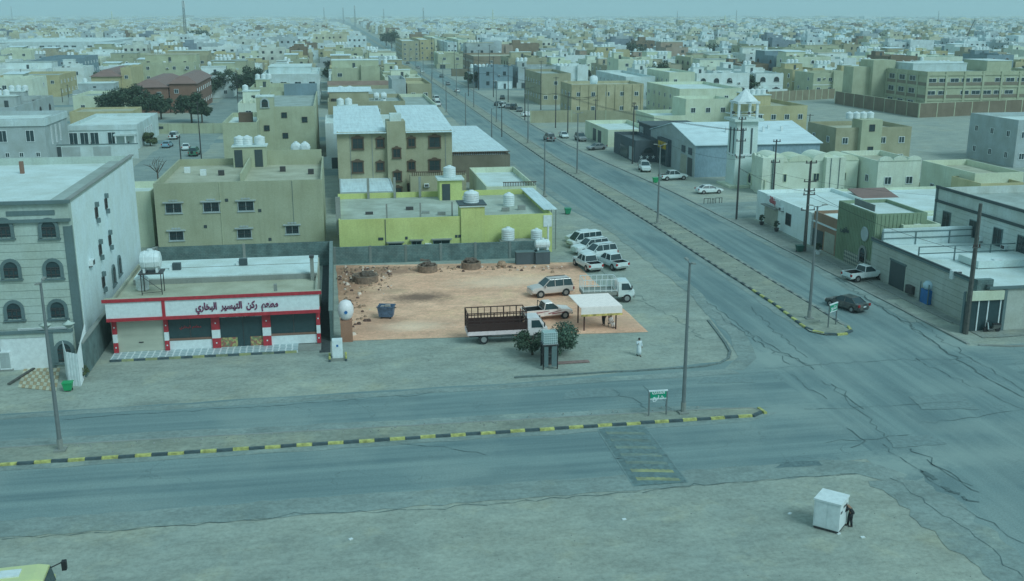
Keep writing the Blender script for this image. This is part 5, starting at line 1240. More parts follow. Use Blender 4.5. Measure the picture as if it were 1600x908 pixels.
# ================================================================ VEHICLES
CW = car_paint('white_car_paint', (0.70, 0.80, 0.80)); CWL = car_paint('warmed_white_car_paint', (0.92, 0.76, 0.70)); CS = car_paint('silver_car_paint', (0.62, 0.53, 0.49))  # warmed white is for the lot: its colour offsets the teal light
CD = car_paint('dark_car_paint', (0.035, 0.05, 0.055)); CGR = car_paint('grey_car_paint', (0.20, 0.23, 0.24)); CBL = car_paint('blue_car_paint', (0.22, 0.40, 0.50)); CGN = car_paint('green_car_paint', (0.02, 0.17, 0.10))
LAMP = plain('lamp_glass', (0.7, 0.72, 0.7), 0.15); TAIL = plain('tail_lamp', (0.35, 0.02, 0.02), 0.25); RIM = plain('wheel_rim', (0.42, 0.42, 0.42), 0.35, 0.6)
def ring(x, zb, zt, w):
    return [(x, y * w, z) for y, z in ((-.80, zb), (-1, zb + .14), (-1.0, zb + (zt - zb) * .55), (-.94, zt - .05), (-.80, zt), (.80, zt), (.94, zt - .05), (1.0, zb + (zt - zb) * .55), (1, zb + .14), (.80, zb))]
SP = {
 'sedan': dict(st=[(-2.35, .38, .74, .76), (-2.25, .26, .96, .85), (-1.6, .22, 1.0, .89), (0, .2, .96, .90), (.95, .2, .95, .89), (1.7, .22, .86, .87), (2.2, .26, .74, .82), (2.36, .36, .6, .72)], cab=(-1.85, -1.1, .25, 1.1), zb=.95, zr=1.43, w=.80, wr=.60, wx=1.42, r=.33),
 'suv': dict(st=[(-2.42, .5, .95, .86), (-2.34, .4, 1.18, .94), (-1.5, .36, 1.22, .97), (0, .34, 1.2, .97), (1.05, .34, 1.2, .97), (1.75, .38, 1.14, .95), (2.3, .42, 1.04, .92), (2.48, .5, .86, .84)], cab=(-2.34, -2.12, .35, 1.15), zb=1.18, zr=1.88, w=.90, wr=.72, wx=1.48, r=.40),
 'pickup': dict(st=[(-2.62, .40, .60, .84), (-2.55, .36, .62, .88), (-1.2, .34, .62, .89), (-.62, .34, .62, .89), (-.60, .36, 1.12, .90), (.9, .36, 1.12, .90), (1.7, .38, 1.04, .89), (2.3, .42, .95, .86), (2.5, .5, .8, .78)], cab=(-.62, -.45, .35, 1.15), zb=1.08, zr=1.72, w=.82, wr=.66, wx=1.62, r=.38, bed=(-2.58, -.62)),
 'crewcab': dict(st=[(-2.72, .40, .60, .86), (-2.65, .36, .62, .90), (-1.6, .34, .62, .91), (-1.22, .34, .62, .91), (-1.20, .36, 1.14, .92), (.95, .36, 1.14, .92), (1.8, .38, 1.06, .91), (2.4, .42, .97, .88), (2.6, .5, .82, .8)], cab=(-1.22, -1.02, .35, 1.2), zb=1.1, zr=1.78, w=.84, wr=.68, wx=1.7, r=.39, bed=(-2.68, -1.22)),
 'van': dict(st=[(-2.3, .45, 1.1, .84), (-2.25, .36, 1.2, .88), (0, .34, 1.2, .9), (1.6, .34, 1.15, .9), (2.2, .4, .95, .86), (2.32, .5, .8, .78)], cab=(-2.25, -2.12, 1.1, 1.9), zb=1.15, zr=2.0, w=.86, wr=.74, wx=1.45, r=.34),
}
def wheel_meshes(r):
    t = MB().tube((0, -.11, 0), (0, .11, 0), r, n=16).mesh('tyre', BLACK)
    q = MB().tube((0, -.125, 0), (0, .125, 0), r * .6, r * .6, n=10).mesh('rim', RIM)
    return t, q
def vehicle(kind, label, loc, ang, pm, group=None, cat=None, full=True, name=None, lod=0):
    s = SP[kind]
    names = {'sedan': 'car', 'suv': 'suv', 'pickup': 'pickup_truck', 'crewcab': 'pickup_truck', 'van': 'van'}
    root = thing(name or names[kind], label, cat or {'sedan': 'car', 'suv': 'suv', 'pickup': 'pickup truck', 'crewcab': 'pickup truck', 'van': 'van'}[kind], (loc[0], loc[1], loc[2] if len(loc) > 2 else .02), R(ang), group)
    def body():
        a = MB(); a.loft([ring(*q) for q in s['st']])
        x0, x1, x2, x3 = s['cab']; zb, zr, w_, wr = s['zb'], s['zr'], s['w'], s['wr']
        # pillars and roof in paint around the glass
        a.hexa([(x1, -wr, zr - .03), (x2, -wr, zr - .03), (x2, wr, zr - .03), (x1, wr, zr - .03), (x1 + .06, -wr + .05, zr + .04), (x2 - .06, -wr + .05, zr + .04), (x2 - .06, wr - .05, zr + .04), (x1 + .06, wr - .05, zr + .04)])
        for sg in (-1, 1):
            P = [((x0, sg * w_, zb), (x1, sg * wr, zr)), ((x3, sg * w_, zb), (x2, sg * wr, zr))]
            nmid = {'sedan': 1, 'suv': 2, 'van': 3, 'pickup': 0, 'crewcab': 1}[kind]
            for k in range(nmid):
                f = (k + 1) / (nmid + 1); xm = x0 * .35 + x1 * .65 + ((x3 * .5 + x2 * .5) - (x0 * .35 + x1 * .65)) * f
                P.append(((xm, sg * w_, zb), (xm, sg * wr, zr)))
            for p, q in P: a.tube(p, q, .045, .04, 5)
        if 'bed' in s:
            b0, b1 = s['bed']; zt = 1.12; wb = s['st'][2][3] - .02
            a.box(b0, -wb - .01, .5, b1, -wb + .07, zt); a.box(b0, wb - .07, .5, b1, wb + .01, zt); a.box(b0 - .04, -wb, .50, b0 + .04, wb, zt - .02); a.box(b1 - .05, -wb, .62, b1 + .0, wb, zt)
            a.box(b0 + .05, -wb + .08, .63, b1 - .06, wb - .08, .66, 1); a.box(b0 + .045, -wb + .075, .66, b0 + .055, wb - .075, zt - .05, 1); a.box(b1 - .07, -wb + .075, .66, b1 - .055, wb - .075, zt - .05, 1); a.box(b0 + .06, -wb + .07, .66, b1 - .07, -wb + .08, zt - .04, 1); a.box(b0 + .06, wb - .08, .66, b1 - .07, wb - .07, zt - .04, 1)
        for sg in (-1, 1):
            for xx in (-s['wx'], s['wx']): a.tube((xx, sg * (max(q[3] for q in s['st']) + .004), s['r']), (xx, sg * (max(q[3] for q in s['st']) - .3), s['r']), s['r'] * 1.14, n=14, m=1)
        if kind == 'suv':
            a.tube((x0 - .12, .15, .95), (x0 - .02, .15, .95), .33, n=14, m=1)
            for sg in (-1, 1): a.box(x1 + .2, sg * (wr - .09) - .02, zr + .05, x2 - .1, sg * (wr - .09) + .02, zr + .1, 1)
        a.box(s['st'][0][0] - .03, -s['w'] * .9, .42, s['st'][0][0] + .12, s['w'] * .9, .60, 2)
        a.box(s['st'][-1][0] - .12, -s['w'] * .85, .40, s['st'][-1][0] + .03, s['w'] * .85, .56, 2)
        return a.mesh('body', [pm, BLACK, pm if kind in ('sedan', 'suv') else CONC], False)
    def glass():
        x0, x1, x2, x3 = s['cab']; zb, zr, w_, wr = s['zb'], s['zr'], s['w'], s['wr']; e = .01
        return MB().hexa([(x0, -w_ + e, zb - .02), (x3, -w_ + e, zb - .02), (x3, w_ - e, zb - .02), (x0, w_ - e, zb - .02), (x1, -wr + e, zr - .02), (x2, -wr + e, zr - .02), (x2, wr - e, zr - .02), (x1, wr - e, zr - .02)]).mesh('windows', GLASS)
    put('body', cached(('vb', kind, pm.name), body), root)
    put('windows', cached(('vg', kind), glass), root)
    ty, rm = cached(('wh', s['r']), lambda: wheel_meshes(s['r']))
    for xx in (-s['wx'], s['wx']):
        for sg in (-1, 1):
            t = put('wheel', ty, root, (xx, sg * (max(q[3] for q in s['st']) - .10), s['r']))
            if lod == 0: put('rim', rm, t)
    if lod < 2:
        xf, xb, ww = s['st'][-2][0], s['st'][0][0], s['w']
        hl = cached('hl', lambda: MB().box(-.06, -.19, -.09, .06, .19, .09).mesh('headlight', LAMP)); tl = cached('tl', lambda: MB().box(-.05, -.13, -.14, .05, .13, .14).mesh('tail_light', TAIL))
        zz = s['st'][-2][2] - .15
        for sg in (-1, 1):
            put('headlight', hl, root, (xf + .06, sg * (ww - .16), zz)); put('tail_light', tl, root, (xb + .03, sg * (ww - .0), .85))
        if lod == 0:
            for sg in (-1, 1): put('mirror', cached(('mi', pm.name), lambda: MB().box(-.06, -.1, -.08, .06, .1, .08).mesh('mirror', pm)), root, (s['cab'][3] - .25, sg * (ww + .16), s['zb'] + .08))
            put('grille', cached('gr', lambda: MB().box(-.03, -.4, -.1, .03, .4, .1).mesh('grille', DARK)), root, (s['st'][-1][0] - .04, 0, s['st'][-1][2] - .06))
            put('licence_plate', cached('lp', lambda: MB().box(-.01, -.2, -.07, .01, .2, .07).mesh('licence_plate', WHITE)), root, (xb - .05, 0, .72))
    return root
def V(kind, px, py, ang, label, pm=CW, **k): return vehicle(kind, label, (*G(px, py), .03), ang, pm, **k)
V('suv', 860, 461, 189, 'silver four wheel drive parked on the vacant lot', CS)
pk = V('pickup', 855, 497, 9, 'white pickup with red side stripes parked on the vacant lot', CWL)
for sg in (-1, 1):
    a = MB()
    for x0, x1, z0, z1 in ((-1.5, -.1, .82, .95), (-.2, 1.2, .66, .92), (.2, 1.6, .60, .72)): a.prism([(x0, z0), (x1, z1), (x1, z1 + .04), (x0, z0 + .1)], sg * .905, sg * .915)
    put('side_stripe', a.mesh('side_stripe', plain('stripe_red', (.35, .04, .06), .4)), pk)
sl = plain('sand_load', (.30, .22, .14), .9)
put('roll_bar', MB().tube((-.8, -.75, 1.1), (-.8, -.75, 1.75), .04).tube((-.8, .75, 1.1), (-.8, .75, 1.75), .04).tube((-.8, -.75, 1.75), (-.8, .75, 1.75), .04).mesh('roll_bar', DARK), pk)
WG = 'white cars parked side by side beyond the lot'
for k, (px, py, ang, kd, lb) in enumerate(((910, 376, 196, 'sedan', 'farthest white saloon in the slanted row beyond the lot'), (913, 385, 197, 'van', 'second white vehicle in the slanted row beyond the lot, a van'), (922, 395, 197, 'suv', 'third white vehicle in the slanted row, with dark rear windows'), (934, 404, 198, 'suv', 'nearest white four wheel drive in the slanted row beyond the lot'))):
    V(kd, px, py, ang, lb, CW, group=WG)
V('crewcab', 917, 419, 101, 'white double cab pickup nearest the lot corner, tail to the street', CW, group=WG)
V('crewcab', 954, 417, 108, 'white double cab pickup right of its twin, closer to the avenue', CW, group=WG)
V('sedan', 1322, 482, 98 + 40, 'dark saloon driving on the right carriageway of the avenue', CD).rotation_euler = (0, 0, R(112))
V('pickup', 1350, 437, 12, 'white pickup parked before the olive green shop', CW)
V('sedan', 1108, 302, 195 + 170, 'white saloon parked on the sand near the minaret', CW)
V('crewcab', 1052, 281, 8, 'white double cab pickup parked before the warehouse', CW)
V('suv', 1007, 267, 262, 'white four wheel drive parked before the dark cafe', CW)
V('suv', 858, 220, 92, 'dark grey four wheel drive driving away on the avenue', CGR, lod=1)
V('sedan', 881, 215, 268, 'white saloon parked on the far side of the avenue', CW, lod=1)
V('suv', 907, 220, 272, 'pale four wheel drive parked beside the low shops', CGR, lod=1)
V('sedan', 932, 234, 200, 'silver saloon parked near the dark cafe entrance', CGR, lod=1)
V('sedan', 826, 182, 10, 'white saloon parked across at the long compound wall', CW, lod=1)
V('sedan', 714, 144, 92, 'white saloon driving on the left carriageway of the avenue', CW, lod=1)
V('van', 683, 166, 95, 'white van parked nearest behind the cream house', CW, lod=1); V('van', 681, 158, 95, 'white van parked farther behind the cream house', CW, lod=1)
FC = 'cars far along the avenue'
for k, (px, py, a, p, lb) in enumerate(((653, 107, 92, CGR, 'grey car driving away far up the avenue'), (602, 90, 92, CW, 'white car farthest up the avenue'), (637, 100, 270, CD, 'dark car coming down the avenue median side'), (660, 113, 270, CW, 'white car coming down past the grey one'), (622, 96, 270, CGR, 'small grey car far up the avenue'), (690, 121, 270, CD, 'dark car on the right carriageway past the shops'), (700, 133, 88, CGR, 'grey car behind the white saloon on the avenue'))):
    V('sedan', px, py, a, lb, p, lod=2, group=FC)
PR = 'cars parked in front of the far brown house'
for k, (px, py, p, lb, kd) in enumerate(((779, 165, CD, 'dark car at the left end of the parked row', 'sedan'), (786, 168, CW, 'white car second in the parked row', 'suv'), (795, 169, CGR, 'grey car in the middle of the parked row', 'sedan'), (803, 171, CD, 'black car fourth in the parked row', 'suv'), (812, 174, CGR, 'silver car at the right end of the parked row', 'sedan'), (785, 155, CD, 'dark car behind the parked row', 'sedan'))):
    V(kd, px, py, 60 + k * 4, lb, p, lod=2, group=PR)
LG = 'cars in the side street on the left'
for px, py, a, p, lb, kd in ((262, 230, 85, CBL, 'pale blue car parked at the left kerb of the side street', 'sedan'), (273, 217, 88, CW, 'white car parked second in the left side street', 'suv'), (284, 206, 92, CW, 'white car parked farthest in the left side street', 'sedan'), (291, 234, 95, CW, 'white car parked beside the green one', 'sedan'), (304, 243, 88, CGN, 'dark green car parked in the side street', 'suv'), (368, 146, 90, CW, 'white van behind the dark trees', 'van')):
    V(kd, px, py, a, lb, p, lod=1, group=LG)
# stake body lorry
def truck(label, loc, ang, L, cabm, cagem, sidem, cage_h, cage_full=True, cabl=1.9):
    r = thing('truck', label, 'truck', loc, R(ang)); w = 1.08
    xb = -L / 2; xc = L / 2 - cabl
    put('chassis', MB().box(xb + .2, -.42, .55, L / 2 - .2, .42, .8).mesh('chassis', DARK), r)
    put('bed', MB().box(xb, -w, .98, xc - .15, w, 1.12).mesh('bed', DARK if cage_full else sidem), r)
    for sg in (-1, 1): put('side_board', MB().box(xb, sg * w - .04, .90, xc - .15, sg * w + .04, 1.28).mesh('side_board', sidem), r)
    put('tail_board', MB().box(xb - .05, -w, .9, xb + .03, w, 1.28).mesh('tail_board', sidem), r)
    nb = int((xc - xb) / .62)
    def sidep(n_, Lp, rails):
        a = MB()
        for k in range(n_ + 1): a.cb(-Lp / 2 + k * Lp / n_, 0, cage_h / 2, .11 if k % 2 == 0 else .06, .06, cage_h) if cage_full else a.cb(-Lp / 2 + k * Lp / n_, 0, cage_h / 2, .06, .05, cage_h)
        for z in rails: a.cb(0, .0, z, Lp, .036, .09 if cage_full else .07)
        return a.mesh('stake_panel', cagem)
    rails = [cage_h * q for q in ((.06, .22, .38, .55, .98) if cage_full else (.1, .98))]
    Lp = xc - .15 - xb
    for sg in (-1, 1): put('stake_panel', sidep(nb, Lp, rails), r, (xb + Lp / 2, sg * w, 1.28))
    put('stake_panel', sidep(3, 2 * w, rails), r, (xb, 0, 1.28), PI / 2); put('stake_panel', sidep(3, 2 * w, rails), r, (xc - .15, 0, 1.28), PI / 2)
    if cage_full: put('lower_board', MB().box(xb, -w - .01, 1.29, xc - .15, -w + .02, 1.95).box(xb, w - .02, 1.29, xc - .15, w + .01, 1.95).mesh('lower_board', cagem), r)
    c = MB(); sec = lambda x, zt, w_: [(x, -w_ * .96, .62), (x, -w_, .8), (x, -w_, 1.35), (x, -w_ * .88, zt), (x, w_ * .88, zt), (x, w_, 1.35), (x, w_, .8), (x, w_ * .96, .62)]
    c.loft([sec(xc, 2.25, 1.0), sec(xc + .6, 2.32, 1.0), sec(xc + 1.15, 2.28, 1.0), sec(L / 2 - .12, 1.45, .98), sec(L / 2, 1.3, .93)])
    put('cab', c.mesh('cab', cabm), r)
    g = MB()
    for sg in (-1, 1): g.hexa([(xc + .35, sg * 1.005 - .012, 1.38), (xc + 1.45, sg * 1.005 - .012, 1.38), (xc + 1.45, sg * 1.005 + .012, 1.38), (xc + .35, sg * 1.005 + .012, 1.38), (xc + .35, sg * .91 - .012, 2.08), (xc + 1.1, sg * .91 - .012, 2.08), (xc + 1.1, sg * .91 + .012, 2.08), (xc + .35, sg * .91 + .012, 2.08)])
    put('side_window', g.mesh('side_window', GLASS), r)
    x1, x2 = xc + 1.19, L / 2 - .14
    put('windscreen', MB().poly([(x1 + .03, -.85, 2.22), (x2 + .035, -.9, 1.5), (x2 + .035, .9, 1.5), (x1 + .03, .85, 2.22)]).mesh('windscreen', GLASS), r)
    ty, rm = cached(('wh', .45), lambda: wheel_meshes(.45))
    for xx in (xb + 1.5, xc + .95):
        for sg in (-1, 1):
            t = put('wheel', ty, r, (xx, sg * .92, .45)); put('rim', rm, t)
    for sg in (-1, 1): put('headlight', cached('hl', None), r, (L / 2 + .0, sg * .75, .95)); put('mirror', MB().box(-.05, -.09, -.2, .05, .09, .2).mesh('mirror', DARK), r, (L / 2 - .35, sg * 1.2, 1.7))
    put('bumper', MB().box(L / 2 - .08, -1, .5, L / 2 + .08, 1, .75).mesh('bumper', CONC), r)
    put('fuel_tank', MB().box(-.6, -.9, .5, .5, -.45, .92).mesh('fuel_tank', STEEL), r)
    put('side_guard', MB().box(xb + 2.2, -w, .55, xc - .3, -w + .05, .62).box(xb + 2.2, -w, .8, xc - .3, -w + .05, .86).mesh('side_guard', STEEL), r)
    return r
p0 = G(727, 541); p1 = G(858, 535)
tr = truck('long white cab truck with dark red cage body at the lot edge', (*((Vector(G(792, 536))).to_2d() + Vector((0.1, .9))), .03), 0, 7.6, car_paint('pinkish_white_paint', (.84, .76, .76)), BROWNST, plain('pink_white_board', (.85, .68, .68), .6), 1.8)
truck('small white truck with open white cage body by the canopy', (*G(948, 470), .03), -3, 5.6, CW, WHITE, CONC, 1.35, False, 1.75)
# yellow vehicle roof at lower left (closest to the camera)
yb_ = G(78, 905, 2.6)
yr = thing('bus', 'pale yellow topped minibus with black mirror at the lower left corner', 'bus', (G(80, 880, 2.6)[0] - 3.15, G(80, 880, 2.6)[1] - 1.0, 0), R(3))
ylw = car_paint('pale_yellow_paint', (.62, .66, .30))
c = MB(); sec = lambda x, zt, w_: [(x, -w_, .5), (x, -w_, 1.9), (x, -w_ * .93, zt - .06), (x, -w_ * .8, zt), (x, w_ * .8, zt), (x, w_ * .93, zt - .06), (x, w_, 1.9), (x, w_, .5)]
c.loft([sec(-3.2, 2.6, 1.0), sec(2.6, 2.65, 1.0), sec(3.1, 2.55, .98), sec(3.3, 1.6, .96)])
put('body', c.mesh('body', ylw), yr)
put('roof_hatch', MB().box(.9, -.35, 2.64, 1.9, .35, 2.72).mesh('roof_hatch', WHITE), yr)
put('windscreen', MB().poly([(3.14, -.88, 2.45), (3.325, -.9, 1.6), (3.325, .9, 1.6), (3.14, .88, 2.45)]).mesh('windscreen', GLASS), yr)
for sg in (-1, 1):
    put('mirror', MB().tube((3.1, sg * .9, 2.3), (3.7, sg * 1.15, 2.45), .035).box(3.62, sg * 1.15 - .14, 2.0, 3.85, sg * 1.15 + .14, 2.5).mesh('mirror', BLACK), yr)
    put('side_window', MB().box(-2.8, sg * 1.004 - .005, 1.25, 2.6, sg * 1.004 + .005, 1.85).mesh('side_window', GLASS), yr)
ty, rm = cached(('wh', .4), lambda: wheel_meshes(.4))
for xx in (-2, 2):
    for sg in (-1, 1): t = put('wheel', ty, yr, (xx, sg * .9, .4)); put('rim', rm, t)

# ================================================================ LAMPS, POLES, WIRES
def lamp_post(x, y, h, label, twin=True, group='street lamps on the medians', m=STEEL, rz=0):
    r = thing('street_lamp', label, 'street lamp', (x, y, .1), rz, group)
    big = y < 300
    put('pole', cached(('lpole', h, m.name), lambda: MB().tube((0, 0, 0), (0, 0, h), .17, .09, 8).mesh('pole', m)), r)
    put('base', cached('lbase', lambda: MB().box(-.38, -.38, 0, .38, .38, .16).tube((0, 0, .16), (0, 0, .9), .21, n=8).mesh('base', CONC)), r)
    for sg in ((-1, 1) if twin else (1,)):
        put('lamp_arm', cached('larm%s' % sg, lambda: MB().tube((0, 0, 0), (sg * .6, 0, .2), .05, .04, 5).mesh('lamp_arm', STEEL)), r, (0, 0, h - .12))
        put('lamp_head', cached('lhead%s' % sg, lambda: MB().loft([[(sg * .5, -.1, .15), (sg * .5, .1, .15), (sg * .5, .08, .26), (sg * .5, -.08, .26)], [(sg * 1.0, -.13, .2), (sg * 1.0, .13, .2), (sg * 1.0, .1, .3), (sg * 1.0, -.1, .3)]]).mesh('lamp_head', CONC)), r, (0, 0, h - .12))
    return r
lamp_post(-20.3, 72.4, 12.3, 'tall grey street lamp at the left end of the near median', rz=PI / 2)
lamp_post(25.5, 72.0, 12.0, 'tall grey street lamp beside the green sign on the near median', rz=PI / 2)
ords = ['nearest', 'second', 'third', 'fourth', 'fifth', 'sixth', 'seventh', 'eighth', 'ninth', 'tenth', 'eleventh', 'twelfth', 'thirteenth', 'fourteenth', 'fifteenth', 'sixteenth', 'seventeenth', 'eighteenth', 'nineteenth', 'twentieth']
for k in range(18):
    lamp_post(np.interp(94.6 + 50.2 * k, [95, 145, 195, 247, 350], [46.4, 46.0, 45.4, 44.9, 45.0]), 94.6 + 50.2 * k, 11.6, ords[k] + ' grey street lamp counting up the avenue median from the junction', m=STEEL)
for k, (px, py) in enumerate(((853, 308), (823, 240), (785, 236))):
    pass
KS = 'grey lamp posts on the left side of the avenue'
for k, yy in enumerate((171, 232, 280, 330, 380, 430)): lamp_post(34.2, yy, 9.5, ords[k] + ' lamp post along the left edge of the avenue', False, KS, rz=0)
def power_pole(x, y, h, label, arms=((0.9, 2.4),), m=WOOD, group='dark power poles', rz=0, insul=True, r0=.17):
    r = thing('power_pole', label, 'power pole', (x, y, 0), rz, group)
    put('pole', cached(('pp', h, m.name, r0), lambda: MB().tube((0, 0, 0), (0, 0, h), r0, r0 * .6, 7).mesh('pole', m)), r)
    for k, (dz, L) in enumerate(arms):
        put('crossarm', cached(('ca', L), lambda: MB().box(-L / 2, -.06, -.06, L / 2, .06, .06).mesh('crossarm', m)), r, (0, -.15, h - dz))
        if insul:
            for xx in (-L / 2 + .1, 0, L / 2 - .1): put('insulator', cached('ins', lambda: MB().lathe(0, 0, [(.04, 0), (.09, .08), (.05, .14), (.09, .2), (.03, .28)], 7).mesh('insulator', BROWNST)), r, (xx, -.15, h - dz + .06))
    return r
def wire(a, b, sag, parent=None, r=.02):
    mb = MB(); n = 10; P = []
    for k in range(n + 1):
        t = k / n; p = Vector(a).lerp(Vector(b), t); p.z -= sag * 4 * t * (1 - t); P.append(p)
    for p, q in zip(P, P[1:]): mb.tube(p, q, r, n=4, cap=False)
    return mb
pp1 = power_pole(58.9, 146.5, bis(lambda Z: pj(58.9, 146.5, Z)[1] - 183, 5, 25), 'tall dark power pole in front of the minaret', ((.3, 1.2), (1.9, 1.5), (3.5, 1.5), (6, 1.4)), DARK)
pp2 = power_pole(59.3, 87.6, bis(lambda Z: pj(59.3, 87.6, Z)[1] - 318, 5, 25), 'thick dark power pole standing before the corner shop', ((4.2, .8),), WOOD, r0=.28)
pp3 = power_pole(59.6, 124.3, bis(lambda Z: pj(59.6, 124.3, Z)[1] - 252, 5, 25), 'power pole with many crossarms before the terracotta shop', ((.2, 1.5), (2.6, 1.7), (3.8, 1.5), (4.3, 1.6), (6.3, 1.9)), WOOD, r0=.24)
pp3b = power_pole(66.5, 151, bis(lambda Z: pj(66.5, 151, Z)[1] - 218, 5, 25), 'dark power pole behind the white corner shop', ((.3, 1.2), (3.5, 1.5)), DARK)
pp4 = power_pole(*G(988, 256), bis(lambda Z: pj(*G(988, 256), Z)[1] - 160, 5, 25), 'dark power pole before the star lettered cafe', ((.3, .8), (.8, 1)), DARK)
far_pp = []
spots = ((887, 208, 145), (820, 188, 105), (930, 205, 155), (845, 172, 95), (794, 160, 98), (771, 152, 88), (748, 141, 78), (765, 128, 70), (728, 117, 66), (710, 110, 62), (693, 104, 60), (675, 99, 58), (868, 200, 120), (732, 150, 95), (1262, 232, 178), (1544, 240, 190))
for k, (px, py, pt) in enumerate(spots):
    X, Y = G(px, py); h = min(17, bis(lambda Z: pj(X, Y, Z)[1] - pt, 3, 40))
    far_pp.append(power_pole(X, Y, round(h, 1), f'dark power pole, {ords[k]} along the right side of the avenue' if k < 14 else ('pole on the sand lot before the school' if k == 14 else 'power pole with crossarms before the blue grey house'), ((.3, 1.6),), DARK, 'dark power poles', insul=False))
LP = 'dark poles among the left houses'
for k, (px, py, pt, lb) in enumerate(((38, 158, 108, 'slanted dark pole before the yellow grey house'), (98, 160, 138, 'short dark pole left of the low yellow house'), (108, 160, 132, 'second short dark pole before the low yellow house'), (315, 252, 158, 'dark pole in the side street beside the green car'), (283, 252, 212, 'thin pole beside the parked white car'), (372, 162, 110, 'dark pole between the dark trees'), (388, 150, 112, 'pole left of the white modern house'), (635, 163, 117, 'thick dark pole beside the flat yellow roof'), (784, 214, 160, 'pole near the left kerb of the avenue'))):
    X, Y = G(px, py); power_pole(X, Y, round(min(15, bis(lambda Z: pj(X, Y, Z)[1] - pt, 3, 40)), 1), lb, ((.3, .8),), DARK, LP, insul=False, r0=.14)
wr = thing('power_line', 'thin black wires strung between the dark poles by the minaret', 'power line', (0, 0, 0))
tops = [(58.9, 146.5, pp1), (59.6, 124.3, pp3), (66.5, 151, pp3b), (59.3, 87.6, pp2)]
hh = lambda X, Y, py: bis(lambda Z: pj(X, Y, Z)[1] - py, 3, 25)
for a, b_, s_ in (((58.9, 146.5, hh(58.9, 146.5, 262)), (59.6, 124.3, hh(59.6, 124.3, 300)), .6), ((66.5, 151, hh(66.5, 151, 270)), (95, 128, 5.5), 1.2), ((58.9, 146.5, hh(58.9, 146.5, 263)), (66.5, 151, hh(66.5, 151, 272)), .7), ((59.6, 124.3, hh(59.6, 124.3, 372 - 65)), (68, 122, 5.0), .4), ((58.9, 146.5, hh(58.9, 146.5, 250)), (*G(988, 256), 8), 1.5), ((59.3, 87.6, 8), (59.6, 124.3, 8), .8)):
    put('wire', wire(a, b_, s_).mesh('wire', BLACK), wr)

ln = sorted([(58.9, 146.5, 13.5)] + [(p_.location.x, p_.location.y, 9.5) for p_ in far_pp[:14] if p_.location.x < 74], key=lambda q_: q_[1])
wl = thing('power_line', 'thin wires along the dark poles on the right side of the avenue', 'power line', (0, 0, 0))
for a, b_ in zip(ln, ln[1:]):
    for dx in (-.5, .1, .6): put('wire', wire((a[0] + dx, a[1], a[2] - .2), (b_[0] + dx, b_[1], b_[2] - .2), .9, r=.025).mesh('wire', BLACK), wl)
# ================================================================ SIGNS AND STREET THINGS
def road_sign(x, y, w_, h_, ztop, label, rz, txt_):
    r = thing('road_sign', label, 'sign', (x, y, .13), rz)
    for sg in (-1, 1): put('post', MB().box(sg * w_ / 2 - .05, -.05, 0, sg * w_ / 2 + .05, .05, ztop).mesh('post', STEEL), r)
    put('panel', MB().box(-w_ / 2 + .06, -.06, ztop - h_, w_ / 2 - .06, -.01, ztop - .06).mesh('panel', GREENS), r)
    put('border', MB().box(-w_ / 2 - .05, -.07, ztop - .06, w_ / 2 + .05, .06, ztop + .04).box(-w_ / 2 + .05, -.07, ztop - h_ - .06, w_ / 2 - .05, .02, ztop - h_ + .02).mesh('border', WHITE), r)
    text(txt_, .3, r, (0, -.075, ztop - h_ / 2 - .02), (PI / 2, 0, 0), WHITE, w_ * .72, bold=.01, ext=.004)
road_sign(23.4, 71.9, 1.4, .62, 2.0, 'small green street name sign on two posts on the near median', 0, "\uFEB7\uFE8E\uFEAD\uFECA\n\uFE8D\uFEDF\uFEE4\uFEE0\uFEDA".replace('\n', '\n')[::-1])
road_sign(47.5, 91.8, 1.5, .75, 2.3, 'green street name sign at the tip of the avenue median', R(35), "\uFEB7\uFE8E\uFEAD\uFECA"[::-1])
def wheelie_bin(px, py, label, m=GREENB, s=1.0, rz=0):
    r = thing('rubbish_bin', label, 'bin', (*G(px, py), .02), rz)
    put('body', MB().hexa([(-.4 * s, -.35 * s, .1), (.4 * s, -.35 * s, .1), (.4 * s, .35 * s, .1), (-.4 * s, .35 * s, .1), (-.55 * s, -.5 * s, 1.05 * s), (.55 * s, -.5 * s, 1.05 * s), (.55 * s, .5 * s, 1.05 * s), (-.55 * s, .5 * s, 1.05 * s)]).mesh('body', m), r)
    put('lid', MB().box(-.6 * s, -.55 * s, 1.055 * s, .6 * s, .55 * s, 1.15 * s).mesh('lid', m), r)
    for a in (-1, 1): put('wheel', MB().tube((a * .35 * s, .3 * s, .1), (a * .45 * s, .3 * s, .1), .1, n=8).mesh('wheel', BLACK), r)
    return r
wheelie_bin(107, 611, 'green rubbish bin beside the white corrugated fence', s=.68)
wheelie_bin(887, 335, 'green rubbish bin at the avenue edge near the lime house', plain('deep_green_plastic', (.02, .27, .14), .5), .85); wheelie_bin(1024, 286, 'green rubbish bin on the far sidewalk of the avenue', GREENB, .85); wheelie_bin(1249, 394, 'dark green rubbish bin before the terracotta shop', plain('dark_green_plastic', (.02, .10, .08), .5), .8)
